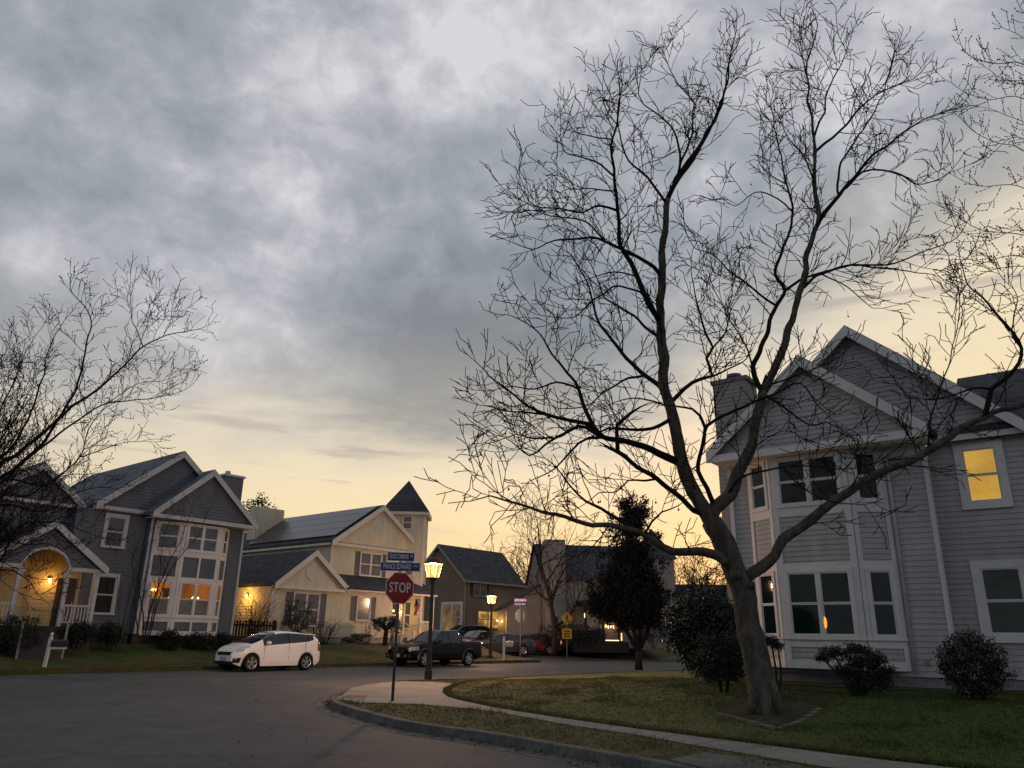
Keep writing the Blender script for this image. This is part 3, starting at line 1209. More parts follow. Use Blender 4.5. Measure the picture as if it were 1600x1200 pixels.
wl.siding(WB, [(-4.4, 6.5), (3.14, 6.5), (3.14, 6.65), (-0.63, 10.03), (-4.4, 6.65)], 0.138, 0.017)
wl.build('wall', siding_white, hr)
f = MB()
f.wbox(WF, -4.3, 0.9, -0.2, -0.02, 0.1, 0.72)
f.wbox(WR, 0.9, 8.0, -0.2, -0.02, 0.1, 0.72)
f.add([(X0 - 4.3, Y0 + .1, 0.1), (X0 - 4.3, Y0 + 8, 0.1), (X0 - 4.3, Y0 + 8, 0.73), (X0 - 4.3, Y0 + .1, 0.73)], [(0, 3, 2, 1)])
f.build('foundation', mat('foundation_block', (0.20, 0.20, 0.20), 0.9, 0.2, 0, 0.35, 3, 0.01, 30), hr)
t = MB()
t.wbox(WF, -4.36, -4.24, 0.0, 0.05, 0.72, 6.4)
t.wbox(WF, 0.89, 0.97, 0.0, 0.05, 0.72, 6.4)
t.wbox(ret, 0.0, 0.05, 0.0, 0.05, 0.72, 6.4)
t.wbox(WR, 0.95, 3.3, 0.0, 0.2, 6.50, 6.66)
t.wbox(WR, 3.3, 8.0, 0.0, 0.2, 6.50, 6.66)
t.wbox(Wall(X0, Y0 - 0.92), -4.58, 1.24, -0.02, 0.02, 6.42, 6.62)     # fascia of the pediment
t.wbox(Wall(X0, Y0 - 0.92), -4.50, 1.18, -0.95, -0.02, 6.42, 6.46)     # soffit
t.wbox(WF, -4.25, 0.85, 0.0, 0.03, 6.16, 6.42)                          # frieze
t.build('trim_boards', white_trim, hr)
gable_roof(hr, WP, -4.60, 1.26, 6.60, 9.02, -1.4, 0.22, roof_dark, white_trim)
gable_roof(hr, WB, -4.50, 3.24, 6.62, 10.08, -8.5, 0.30, roof_dark, white_trim)
r = MB()
r.prism(Wall(X0 + 1.0, Y0 + 0.4, 0, 1), [(0, 6.64), (3.9, 9.15), (3.9, 9.30), (0, 6.79)], 0.5, 7.2)
r.prism(Wall(X0 + 1.0, Y0 + 0.4, 0, 1), [(3.9, 9.15), (8.0, 6.6), (8.0, 6.75), (3.9, 9.30)], 0.5, 7.2)
r.build('roof', roof_dark, hr)
lowpane = dict(pane=pane_clear, curtain=curtain_green)
uppane = dict(pane=pane_clear, curtain=mat('curtain_dark', (0.014, 0.026, 0.024), 0.9, 0.1, 0, 0.3, 3))
bay(hr, WF, -3.75, -0.06, -2.93, -0.86, 0.5, 0.84, 6.42, (1.66, 3.23), (5.08, 6.30), siding_white, lowpane, uppane, 2, panels=False)
window(hr, WR, 1.74, 2.46, 4.92, 6.25, 1, 0.19, pane=pane_clear, blind=emis('blind_lit', (0.86, 0.50, 0.085), 1.0, mottled=[(0.3, (0.56, 0.26, 0.03)), (0.7, (0.80, 0.40, 0.055))], scale=1.5), label='window glowing amber behind closed blinds', sill=False)
window(hr, WR, 1.70, 2.52, 1.74, 3.27, 1, 0.20, pane=pane_clear, curtain=mat('curtain_grey', (0.11, 0.13, 0.11), 0.9, 0.1, 0, 0.3, 4), sill=False)
# little lamp standing behind the bay glass
for sx, zz in ((-1.83, 1.98),):
    g = MB()
    cpt = WF.p(sx, 0.538, zz)
    g.lathe(cpt, [(0.008, -0.16), (0.035, -0.11), (0.045, -0.02), (0.035, 0.08), (0.008, 0.14)], 10)
    ob = g.build('lamp_glow', emis('lamp_glow', (1.0, 0.36, 0.05), 1.3), hr, smooth=True)
# louvred gable vent, chimney, entry hood, outlet
g = MB()
cx, cz, rr = -0.62, 8.78, 0.42
oc = [(cx + rr * math.cos(PI / 8 + k * PI / 4), cz + rr * math.sin(PI / 8 + k * PI / 4)) for k in range(8)]
g.siding(WB, oc, 0.07, 0.035)
for k in range(8):
    a, b = oc[k], oc[(k + 1) % 8]
    g.prism(WB, [a, b, (cx + (b[0] - cx) * 1.12, cz + (b[1] - cz) * 1.12), (cx + (a[0] - cx) * 1.12, cz + (a[1] - cz) * 1.12)], 0.02, 0.06)
g.build('gable_vent', siding_white, hr)
ch = MB()
WC = Wall(X0, Y0 + 2.2)
for q in (WC, Wall(X0 - 5.55, Y0 + 3.2, 0, -1)):
    L = 1.15 if q is WC else 1.0
    o0 = -5.55 if q is WC else 0
    ch.siding(q, [(o0, 0.6), (o0 + L, 0.6), (o0 + L, 9.85), (o0, 9.85)], 0.138, 0.017)
ch.wbox(WC, -5.55, -4.40, -1.0, -0.01, 0.6, 9.84)
co = ch.build('chimney', mat('siding_chimney', (0.22, 0.225, 0.23), 0.7, 0.2, 0, 0.2, 2), hr)
g = MB()
g.wbox(WC, -5.62, -4.33, -1.07, 0.06, 9.84, 9.98)
g.lathe(WC.p(-4.97, -0.5, 0), [(0.16, 9.98), (0.16, 10.14), (0.25, 10.15), (0.25, 10.24), (0.05, 10.30)], 12)
g.build('chimney_cap', mat('cap_metal', (0.10, 0.10, 0.11), 0.6, 0.4), co)
g = MB()
g.prism(WR, [(2.86, 3.86), (3.6, 4.5), (3.6, 4.62), (2.86, 3.98)], 0.0, 0.9)
g.prism(WR, [(2.86, 3.72), (3.3, 3.72), (3.3, 3.86), (2.86, 3.86)], 0.0, 0.9)
g.build('entry_hood', white_trim, hr)
downpipe(hr, Wall(X0, Y0), 0.05, 0.8, 6.3, 0.07)
g = MB()
g.wbox(WF, 0.28, 0.38, 0.02, 0.07, 1.0, 1.12)
g.build('outlet_box', mat('outlet_grey', (0.2, 0.2, 0.2), 0.6), hr)

# ------------------------------------------------------------------ grey-blue house across the street
gh = thing('blue_house', 'slate blue two storey house with lit bay window and gabled front porch', 'house', ST, (18.0, 36.6, 0.95))
WL = Wall(0, 36.6)
WM = Wall(0, 36.2)
wl = MB()
wl.siding(WM, [(17.4, 1.35), (22.3, 1.35), (22.3, 2.1), (17.4, 2.1)], 0.15, 0.02)
wl.siding(WM, [(17.4, 3.75), (22.3, 3.75), (22.3, 6.6), (17.4, 6.6)], 0.15, 0.02)
wl.siding(WM, [(21.45, 2.1), (22.3, 2.1), (22.3, 3.75), (21.45, 3.75)], 0.15, 0.02)
wl.siding(WM, [(17.4, 2.1), (17.62, 2.1), (17.62, 3.75), (17.4, 3.75)], 0.15, 0.02)
wl.siding(WL, [(14.9, 1.35), (17.4, 1.35), (17.4, 6.75), (14.9, 6.75)], 0.15, 0.02)
wl.siding(Wall(17.4, 36.6, 0, -1), [(0, 1.35), (0.4, 1.35), (0.4, 6.6), (0, 6.6)], 0.15, 0.02)
WQ = Wall(0, 35.55)
wl.siding(WQ, [(17.12, 6.64), (22.4, 6.64), (19.76, 8.98)], 0.15, 0.02)
WBG = Wall(0, 36.5)
wl.siding(WBG, [(14.95, 6.7), (22.15, 6.7), (22.15, 6.86), (18.55, 9.82), (14.95, 6.86)], 0.15, 0.02)
WW = Wall(0, 37.2)
wl.siding(WW, [(8.8, 1.3), (14.9, 1.3), (14.9, 6.7), (8.8, 6.7)], 0.15, 0.02)
wl.siding(WL, [(14.2, 3.9), (14.9, 3.9), (14.9, 6.7), (14.2, 6.7)], 0.15, 0.02)
wl.siding(Wall(14.2, 37.2, 0, -1), [(0, 3.9), (0.6, 3.9), (0.6, 6.7), (0, 6.7)], 0.15, 0.02)
wl.siding(WW, [(10.68, 6.7), (14.64, 6.7), (12.66, 8.30)], 0.15, 0.02)
wl.add([(22.3, 36.2, 0.8), (22.3, 46.5, 0.8), (22.3, 46.5, 6.75), (22.3, 36.2, 6.75), (14.9, 46.5, 6.75), (14.9, 46.5, 0.8), (8.8, 46.5, .8), (8.8, 46.5, 6.7), (8.8, 37.2, .8), (8.8, 37.2, 6.7)], [(0, 1, 2, 3), (1, 5, 4, 2), (5, 6, 7, 4), (6, 8, 9, 7)])
wl.add([(14.9, 36.6, .8), (14.9, 46.5, .8), (14.9, 46.5, 6.95), (14.9, 36.6, 6.95)], [(0, 3, 2, 1)])
wl.build('wall', siding_blue, gh)
f = MB()
f.wbox(WM, 17.4, 22.25, -0.2, -0.02, 0.5, 1.35)
f.wbox(WL, 8.8, 17.4, -0.2, -0.02, 0.5, 1.35)
f.build('foundation', brick_dark, gh)
pw = MB()
pw.siding(Wall(0, 36.58), [(10.2, 1.62), (14.9, 1.62), (14.9, 3.85), (12.65, 5.4), (10.4, 3.85), (10.2, 3.85)], 0.15, 0.012)
pw.siding(Wall(14.9, 37.2, 0, -1), [(0, 1.62), (0.6, 1.62), (0.6, 3.9), (0, 3.9)], 0.15, 0.02)
pw.build('porch_wall', mat('porch_wall_cream', (0.42, 0.35, 0.2), 0.7, 0.3, 0, 0.15, 3), gh)
t = MB()
t.wbox(Wall(0, 35.36), 17.02, 22.50, -0.03, 0.03, 6.50, 6.68)
t.wbox(Wall(0, 35.36), 17.1, 22.42, -1.0, -0.04, 6.52, 6.56)
t.wbox(WL, 14.85, 17.3, 0.0, 0.26, 6.72, 6.86)
t.wbox(WL, 14.85, 17.3, 0.0, 0.22, 6.68, 6.72)
t.wbox(WM, 22.2, 22.32, 0.0, 0.05, 1.35, 6.5)
t.wbox(WM, 17.39, 17.5, 0.0, 0.05, 1.35, 6.5)
t.wbox(WW, 8.8, 14.8, 0.0, 0.2, 6.66, 6.8)
t.build('trim_boards', mat('trim_grey', (0.40, 0.42, 0.44), 0.55, 0.3, 0, 0.15, 2.5), gh)
gtrim = MATS['trim_grey']
gable_roof(gh, WQ, 17.02, 22.50, 6.62, 9.02, -1.3, 0.2, roof_grey, gtrim)
gable_roof(gh, WBG, 14.85, 22.25, 6.82, 9.86, -10.2, 0.22, roof_grey, gtrim)
gable_roof(gh, WW, 10.6, 14.72, 6.72, 8.34, -5.0, 0.2, roof_grey, gtrim)
glow = dict(pane=pane_clear, low_pane=mat('half_blind', (0.16, 0.15, 0.13), 0.5, 0.3, 0, 0.3, 3))
pale = dict(pane=mat('pane_blinds', (0.085, 0.09, 0.09), 0.12, 0.5, 0, 0.5, 2.0))
bay(gh, WM, 17.62, 21.45, 18.8, 20.8, 0.5, 1.3, 6.45, (2.2, 3.66), (5.2, 6.34), siding_blue, glow, pale, 2, panels=True, room=True)
ob = [o for o in gh.children if o.name.startswith('window')]
for o in ob:
    for c_ in o.children:
        if c_.data.materials[0].name == 'pane_clear':
            o['label'] = 'bay window lit warm orange from inside'
# the lit room behind the bay: walls, ceiling, a picture, a hanging lamp and a cupboard
room = MB()
room.add([(17.5, 36.15, 1.9), (21.6, 36.15, 1.9), (21.6, 39.8, 1.9), (17.5, 39.8, 1.9), (17.5, 36.15, 4.3), (21.6, 36.15, 4.3), (21.6, 39.8, 4.3), (17.5, 39.8, 4.3)], [(0, 1, 2, 3), (4, 7, 6, 5), (0, 3, 7, 4), (1, 5, 6, 2), (3, 2, 6, 7)])
room.build('room_wall', mat('room_ochre', (0.50, 0.30, 0.11), 0.8, 0.1, 0, 0.2, 1.5), gh)
g = MB()
g.box(18.2, 19.5, 39.3, 39.79, 1.9, 3.5)
g.box(20.3, 20.9, 39.7, 39.79, 2.9, 3.6)
g.box(17.55, 18.0, 37.6, 38.8, 1.9, 3.3)
g.build('room_furniture', mat('dark_wood', (0.03, 0.018, 0.01), 0.5), gh)
for (x_, y_, z_) in ((18.35, 36.9, 3.32), (19.55, 37.4, 2.98), (20.35, 36.6, 3.02)):
    g = MB()
    g.tube([(x_, y_, 4.3), (x_, y_, z_ + .1)], .012, 5)
    for k in range(3):
        g.tube([(x_, y_, z_ + .1), (x_ + .14 * math.cos(k * 2.1), y_ + .14 * math.sin(k * 2.1), z_)], .012, 5)
    o = g.build('hanging_lamp', mat('dark_wood', (0.03, 0.018, 0.01), 0.5), gh)
    for k in range(3):
        g = MB()
        g.lathe((x_ + .14 * math.cos(k * 2.1), y_ + .14 * math.sin(k * 2.1), z_), [(.02, -.05), (.055, 0), (.04, .06), (.015, .09)], 8)
        g.build('bulb', emis('room_bulb', (1.0, 0.62, 0.2), 5.0, 0.5), o, smooth=True)
lamp_point('room_light', ST.w(19.6, 38.4, 3.6), 62, (1, 0.50, 0.12), 0.1)
lamp_point('room_light', ST.w(18.5, 36.9, 3.5), 14, (1, 0.50, 0.12), 0.1)
window(gh, WL, 15.5, 16.4, 2.2, 3.78, 1, 0.14, gtrim, pane_dark)
window(gh, WL, 15.6, 16.36, 5.1, 6.42, 1, 0.16, gtrim, pale['pane'])
ch = MB()
ch.siding(Wall(0, 40), [(23.05, 6), (24.2, 6), (24.2, 9.95), (23.05, 9.95)], 0.15, 0.02)
ch.wbox(Wall(0, 40), 23.05, 24.2, -1.1, -0.01, 0.8, 9.95)
co = ch.build('chimney', siding_blue, gh)
g = MB()
g.wbox(Wall(0, 40), 22.97, 24.28, -1.18, 0.08, 9.95, 10.07)
g.lathe((23.4, 40.4, 0), [(0.15, 10.07), (0.15, 10.3)], 10)
g.build('chimney_cap', gtrim, co)
# porch
WPp = Wall(0, 34.6)
pr = gable_roof(gh, WPp, 10.25, 15.05, 3.86, 5.60, -2.2, 0.18, roof_dark, gtrim, name='porch_roof', rake=0.22)
g = MB()


def ztop(x):
    return 3.9 + (5.5 - 3.9) * (1 - abs(x - 12.65) / 2.4)


xs = [10.3 + (15.0 - 10.3) * i / 40 for i in range(41)]


def zarch(x):
    t = abs(x - 12.65) / 0.86
    return 3.9 + 0.72 * math.sqrt(max(0, 1 - t * t)) if t < 1 else 3.9


for a, b in zip(xs, xs[1:]):
    if ztop(a) > zarch(a) + .02 and ztop(b) > zarch(b) + .02:
        g.siding(WPp, [(a, zarch(a)), (b, zarch(b)), (b, ztop(b)), (a, ztop(a))], 0.15, 0.012)
g.build('pediment', siding_blue, pr)
g = MB()
for x0, x1 in ((10.3, 11.79), (13.51, 15.0)):
    g.wbox(WPp, x0, x1, -0.12, 0.04, 3.76, 3.92)
for a, b in zip(xs, xs[1:]):
    if abs(a - 12.65) < 0.9 or abs(b - 12.65) < 0.9:
        g.prism(WPp, [(a, zarch(a) - 0.06), (b, zarch(b) - 0.06), (b, zarch(b) + 0.05), (a, zarch(a) + 0.05)], -0.1, 0.05)
g.build('porch_beam', gtrim, gh)
for x in (10.45, 11.75, 13.55, 14.75):
    p = MB()
    p.wbox(WPp, x - 0.07, x + 0.07, -0.12, 0.02, 1.6, 3.78)
    if 11 < x < 14:
        s = 1 if x < 12.65 else -1
        p.prism(WPp, [(x, 3.2), (x + s * 0.08, 3.2), (x + s * 0.2, 3.76), (x, 3.76)] if s > 0 else [(x - 0.08, 3.2), (x, 3.2), (x, 3.76), (x - 0.2, 3.76)], -0.1, 0.0)
    p.build('porch_post', gtrim, gh)
for x0, x1 in ((10.52, 11.68), (13.62, 14.68)):
    p = MB()
    p.wbox(WPp, x0, x1, -0.08, -0.02, 2.38, 2.46)
    p.wbox(WPp, x0, x1, -0.08, -0.02, 1.74, 1.80)
    k = int((x1 - x0) / 0.13)
    for i in range(k):
        xx = x0 + (x1 - x0) * (i + 0.5) / k
        p.wbox(WPp, xx - 0.02, xx + 0.02, -0.07, -0.03, 1.8, 2.38)
    p.build('railing', gtrim, gh)
g = MB()
g.wbox(WPp, 10.3, 15.0, -2.1, 0.05, 1.45, 1.6)
g.wbox(WPp, 10.4, 14.9, -2.0, 0.0, 0.4, 1.45)
g.build('porch_floor', brick_dark, gh)
g = MB()
for i in range(4):
    g.wbox(WPp, 11.9, 13.4, 0.05 + 0.28 * i, 0.33 + 0.28 * i, 0.3, 1.44 - 0.17 * i)
g.build('steps', brick_dark, gh)
for x in (11.85, 13.45):
    g = MB()
    g.tube([WPp.p(x, 0.05, 2.35), WPp.p(x, 1.15, 1.65)], 0.028, 6)
    g.wbox(WPp, x - 0.035, x + 0.035, 1.1, 1.17, 0.4, 1.7)
    g.build('handrail', mat('handrail_grey', (0.22, 0.22, 0.22), 0.6, 0.3, 0, 0.2, 5), gh)
g = MB()
g.wbox(Wall(0, 36.6), 13.95, 14.75, 0.02, 0.06, 1.62, 3.6)
dr = g.build('door', mat('door_dark', (0.03, 0.015, 0.012), 0.5), gh)
g = MB()
g.wbox(Wall(0, 36.6), 14.62, 14.68, 0.06, 0.10, 2.5, 2.62)
g.build('handle', steel, dr)


def wall_lantern(root, W, s, z, d=0.12, watts=30, m=None):
    b = MB()
    b.wbox(W, s - 0.05, s + 0.05, 0.02, 0.05, z - 0.05, z + 0.16)
    b.tube([W.p(s, 0.05, z + 0.1), W.p(s, d, z + 0.2), W.p(s, d, z + 0.14)], 0.012, 6)
    b.lathe(W.p(s, d, z), [(0.02, 0.15), (0.09, 0.11), (0.085, 0.10)], 8)
    o = b.build('wall_lantern', metal_dark, root)
    g = MB()
    g.lathe(W.p(s, d, z), [(0.03, -0.1), (0.065, -0.05), (0.075, 0.05), (0.05, 0.1)], 8)
    g.build('lantern_glass', m or emis('porch_bulb', (1.0, 0.50, 0.12), 9.0, 0.35), o, smooth=True)
    return o


wall_lantern(gh, Wall(0, 36.62), 13.62, 3.45)
lamp_point('porch_light', ST.w(13.62, 36.2, 3.4), 22, (1, 0.48, 0.10))

# ------------------------------------------------------------------ cream house with the tower
yh = thing('cream_house', 'cream clapboard house with solar panels and a pointed corner tower', 'house', ST, (31.0, 38.0, 1.0))
W1, W2 = Wall(0, 38.0), Wall(0, 39.5)
WS = Wall(25.55, 54, 0, -1)
wl = MB()
wl.siding(W1, [(25.55, 1.3), (34.5, 1.3), (34.5, 4.0), (25.55, 4.0)], 0.16, 0.02)
wl.siding(Wall(0, 37.9), [(25.6, 4.0), (30.6, 4.0), (28.1, 5.94)], 0.16, 0.02)
wl.siding(WS, [(0, 1.3), (16, 1.3), (16, 3.95), (0, 3.95)], 0.16, 0.02)
wl.siding(W2, [(30.5, 4.0), (38.2, 4.0), (38.2, 6.85), (30.5, 6.85)], 0.16, 0.02)
wl.siding(Wall(0, 39.4), [(30.4, 6.85), (38.2, 6.85), (34.3, 9.54)], 0.16, 0.02)
wl.siding(Wall(30.5, 52, 0, -1), [(0, 3.9), (12.5, 3.9), (12.5, 6.85), (0, 6.85)], 0.16, 0.02)
wl.siding(Wall(34.5, 38.0, 0, 1), [(0, 1.5), (1.2, 1.5), (1.2, 4.0), (0, 4.0)], 0.16, 0.02)
wl.siding(Wall(0, 39.2), [(34.5, 1.5), (38.1, 1.5), (38.1, 4.4), (34.5, 4.4)], 0.16, 0.02)
wl.add([(38.2, 39.3, 1), (38.2, 52, 1), (38.2, 52, 6.9), (38.2, 39.3, 6.9), (25.5, 54, 1), (25.5, 54, 4), (30.5, 52, 6.9), (30.5, 52, 1), (30.5, 54, 4), (30.5, 54, 1)], [(0, 1, 2, 3), (1, 7, 6, 2), (9, 4, 5, 8)])
wl.build('wall', siding_cream, yh)
f = MB()
f.wbox(W1, 25.6, 38.1, -0.3, -0.02, 0.5, 1.3)
f.wbox(WS, 0, 15.9, -0.3, -0.02, 0.5, 1.3)
f.build('foundation', mat('foundation_pale', (0.3, 0.28, 0.24), 0.9, 0.2, 0, 0.3, 4), yh)
ctrim = mat('trim_cream', (0.58, 0.56, 0.50), 0.55, 0.3, 0, 0.12, 2.5)
t = MB()
t.wbox(Wall(0, 37.72), 25.6, 30.5, -0.03, 0.03, 3.84, 4.0)
t.wbox(Wall(0, 37.72), 25.65, 30.45, -0.3, -0.03, 3.86, 3.9)
t.wbox(W1, 30.5, 38.2, 0.32, 0.36, 3.95, 4.08)
t.wbox(W1, 30.5, 38.2, 0.0, 0.32, 3.95, 3.99)
t.wbox(Wall(0, 39.2), 30.3, 38.3, -0.03, 0.03, 6.74, 6.90)
t.wbox(Wall(30.28, 52, 0, -1), 0, 12.6, -0.02, 0.02, 6.74, 6.88)
t.wbox(W2, 30.48, 30.62, 0, 0.05, 4.6, 6.8)
t.wbox(W1, 25.54, 25.68, 0, 0.05, 1.3, 3.9)
t.build('trim_boards', ctrim, yh)
gable_roof(yh, Wall(0, 37.9), 25.5, 30.7, 3.98, 5.98, -16, 0.22, roof_dark, ctrim, rake=0.26)
gable_roof(yh, Wall(0, 39.4), 30.3, 38.3, 6.87, 9.58, -13, 0.22, roof_dark, ctrim, rake=0.26)
r = MB()
r.prism(Wall(30.45, 37.62, 0, 1), [(0, 4.04), (1.95, 4.98), (1.95, 5.08), (0, 4.14)], 0, 7.75)
r.build('porch_roof', roof_dark, yh)
# solar panels on the slope towards the street corner
sl_ = (9.58 - 6.87) / 4.0
for k in range(4):
    a, b = 0.35 + k * 0.84, 0.35 + k * 0.84 + 0.80
    g = MB()
    s0, s1 = 30.3 + a, 30.3 + b
    z0, z1 = 6.87 + 0.16 + a * sl_ + 0.09, 6.87 + 0.16 + b * sl_ + 0.09
    g.prism(Wall(0, 39.4), [(s0, z0), (s1, z1), (s1, z1 + 0.045), (s0, z0 + 0.045)], -9.6 - 0.3 * k, 0.0)
    g.build('solar_panel', mat('solar_glass', (0.022, 0.024, 0.03), 0.25, 0.5, 0, 0.3, 1.2), yh)
ch = MB()
ch.siding(Wall(0, 49.6), [(31.5, 6), (33.7, 6), (33.7, 10.15), (31.5, 10.15)], 0.16, 0.02)
ch.siding(Wall(31.5, 50.7, 0, -1), [(0, 6), (1.1, 6), (1.1, 10.15), (0, 10.15)], 0.16, 0.02)
ch.wbox(Wall(0, 49.6), 31.52, 33.7, -1.1, -0.02, 6, 10.2)
ch.build('chimney', siding_cream, yh)
cpale = mat('pane_cream_blind', (0.13, 0.12, 0.105), 0.15, 0.5, 0, 0.4, 2.0)
window(yh, W1, 27.05, 28.75, 1.9, 3.66, 2, 0.08, ctrim, cpale)
shutters(yh, W1, 27.05, 28.75, 1.9, 3.66, 0.42, shutter_mat)
window(yh, W1, 31.65, 32.6, 2.3, 3.64, 1, 0.08, ctrim, cpale)
shutters(yh, W1, 31.65, 32.6, 2.3, 3.64, 0.38, shutter_mat)
window(yh, W2, 32.9, 34.6, 5.1, 6.5, 2, 0.08, ctrim, cpale)
shutters(yh, W2, 32.9, 34.6, 5.1, 6.5, 0.34, shutter_mat)
for W_, cx, cz, rr in ((Wall(0, 37.9), 28.0, 4.85, 0.34), (Wall(0, 39.4), 34.15, 8.35, 0.46)):
    g = MB()
    ring = [(cx + rr * math.cos(k * PI / 12), cz + rr * math.sin(k * PI / 12)) for k in range(24)]
    g.siding(W_, ring, 0.08, 0.03)
    for k in range(24):
        a, b = ring[k], ring[(k + 1) % 24]
        g.prism(W_, [a, b, (cx + (b[0] - cx) * 1.16, cz + (b[1] - cz) * 1.16), (cx + (a[0] - cx) * 1.16, cz + (a[1] - cz) * 1.16)], 0.02, 0.05)
    g.build('gable_vent', ctrim, yh)
# dim windows under the eave of the side wall
Wside = Wall(30.5, 52, 0, -1)
for s, lit in ((3.2, 0), (5.2, 0), (7.6, 1)):
    window(yh, Wside, s, s + 0.7, 6.2, 6.55, 1, 0.05, ctrim, emis('stair_window_glow', (0.5, 0.42, 0.25), 0.9) if lit else pane_dark)
# the lit side of the low wing
lampW = Wall(25.55, 38.0, 0, -1)
wall_lantern(yh, lampW, -2.2, 3.45, 0.14)
lamp_point('side_light', ST.w(25.0, 40.1, 3.4), 75, (1, 0.5, 0.10))
# tower, square to the camera
tc = ST.w(37.75, 40.6)
TA = R(2) - ST.a
tx, ty = math.cos(TA), math.sin(TA)
cX, cY = 37.75, 40.6
H2 = 1.38


def TW(k):
    """wall k of the tower (0 = front), corners turned by TA"""
    a = TA + k * PI / 2
    dx, dy = math.cos(a), math.sin(a)
    nx, ny = dy, -dx
    return Wall(cX + nx * H2 - dx * H2, cY + ny * H2 - dy * H2, dx, dy)


tw = MB()
tt = MB()
for k in range(4):
    w = TW(k)
    tw.siding(w, [(0, 1.3), (2 * H2, 1.3), (2 * H2, 9.55), (0, 9.55)], 0.16, 0.02)
    tt.wbox(w, -0.04, 0.1, 0, 0.045, 1.3, 9.4)
    tt.wbox(w, 2 * H2 - 0.1, 2 * H2 + 0.04, 0, 0.044, 1.3, 9.4)
    tt.wbox(w, -0.26, 2 * H2 + 0.26, 0.0, 0.27 - 0.002 * k, 9.42 + 0.002 * k, 9.62)
tob = tw.build('tower', siding_cream, yh)
tt.build('tower_trim', ctrim, tob)
g = MB()
cs = []
for k in range(4):
    w = TW(k)
    cs.append(w.p(-0.30, 0.30, 9.63))
g.add(cs + [(cX, cY, 12.1)], [(0, 1, 4), (1, 2, 4), (2, 3, 4), (3, 0, 4), (3, 2, 1, 0)])
g.build('tower_roof', roof_dark, tob)
w0 = TW(0)
window(yh, w0, 1.28, 1.86, 8.45, 9.32, 1, 0.08, ctrim, cpale)
window(yh, w0, 1.5, 2.1, 5.35, 6.7, 1, 0.08, ctrim, mat('pane_screen', (0.12, 0.115, 0.10), 0.3))
# corner porch: posts, lit windows, railing, stairs, door
for x in (35.4, 36.9, 38.0):
    p = MB()
    p.wbox(W1, x - 0.07, x + 0.07, 0.05, 0.19, 1.5, 3.96)
    p.build('porch_post', ctrim, yh)
Wp = Wall(0, 39.2)
porchglow = emis('porch_window_dim', (0.05, 0.04, 0.02), 1.0, mottled=[(0.3, (0.03, 0.022, 0.012)), (0.7, (0.12, 0.075, 0.02))], scale=2.5)
window(yh, Wp, 35.55, 36.15, 1.9, 3.5, 1, 0.07, ctrim, porchglow)
window(yh, Wp, 36.4, 37.2, 1.9, 3.6, 1, 0.07, ctrim, porchglow)
g = MB()
g.wbox(Wp, 34.62, 35.3, 0.02, 0.06, 1.5, 3.5)
dr = g.build('door', mat('door_cream', (0.42, 0.34, 0.2), 0.5), yh)
g = MB()
g.wbox(Wp, 35.2, 35.26, 0.06, 0.1, 2.4, 2.5)
g.build('handle', steel, dr)
p = MB()
for x0, x1 in ((36.95, 37.95),):
    p.wbox(W1, x0, x1, 0.09, 0.15, 2.3, 2.37)
    for i in range(9):
        xx = x0 + (x1 - x0) * (i + 0.5) / 9
        p.wbox(W1, xx - 0.018, xx + 0.018, 0.10, 0.14, 1.55, 2.3)
p.build('railing', ctrim, yh)
g = MB()
g.wbox(W1, 34.6, 38.15, -1.18, 0.25, 0.6, 1.5)
for i in range(3):
    g.wbox(W1, 35.45, 36.85, 0.25 + 0.28 * i, 0.53 + 0.28 * i, 0.5, 1.34 - 0.17 * i)
g.build('porch_floor', mat('porch_concrete', (0.3, 0.28, 0.25), 0.85, 0.2, 0, 0.2, 5), yh)
for x in (35.45, 36.85):
    g = MB()
    g.tube([W1.p(x, 0.12, 2.3), W1.p(x, 1.1, 1.75)], 0.035, 6)
    g.wbox(W1, x - 0.04, x + 0.04, 1.06, 1.14, 0.6, 1.8)
    g.build('handrail', ctrim, yh)
wall_lantern(yh, Wp, 36.28, 2.9)
lamp_point('corner_porch_light', ST.w(36.1, 38.7, 3.0), 26, (1, 0.52, 0.14))

# ------------------------------------------------------------------ brown house beyond the side street
bh = thing('brown_house', 'brown sided two storey house with dark roof and a warmly lit ground floor', 'house', ST, (48.85, 45, 1.0))
BX, BY = 48.85, 45.0
ra_y, ra_z = ST.onx(688, 853, BX)
half = ra_y - BY
W3 = Wall(BX, BY)
W4 = Wall(BX, BY + 2 * half, 0, -1)
L4 = 2 * half
wl = MB()
wl.siding(W3, [(0, 0.9), (11, 0.9), (11, 6.05), (0, 6.05)], 0.17, 0.02)
wl.siding(W4, [(0, 0.9), (L4, 0.9), (L4, 6.05), (0, 6.05)], 0.17, 0.02)
wl.siding(W4, [(0, 6.05), (L4, 6.05), (L4 / 2, ra_z - 0.1)], 0.17, 0.02)
wl.add([(BX + 11, BY, .9), (BX + 11, BY + L4, .9), (BX + 11, BY + L4, 6.05), (BX + 11, BY, 6.05), (BX, BY + L4, .9), (BX, BY + L4, 6.05)], [(0, 1, 2, 3), (1, 4, 5, 2)])
wl.build('wall', siding_tan, bh)
r = MB()
x1 = ST.on(822, 908, BY - .3)[0]
hx = ST.on(785, 866, ra_y)[0]
print('brown', ra_y, ra_z, hx)
for ya, sg in ((BY - 0.3, 1), (BY + L4 + 0.3, -1)):
    pass
ez = 6.05 - 0.3 * (ra_z - 6.05) / half
A = [(BX - 0.3, BY - 0.3, ez), (x1, BY - 0.3, ez), (x1, BY + L4 + 0.3, ez), (BX - 0.3, BY + L4 + 0.3, ez), (BX - 0.3, ra_y, ra_z), (hx, ra_y, ra_z)]
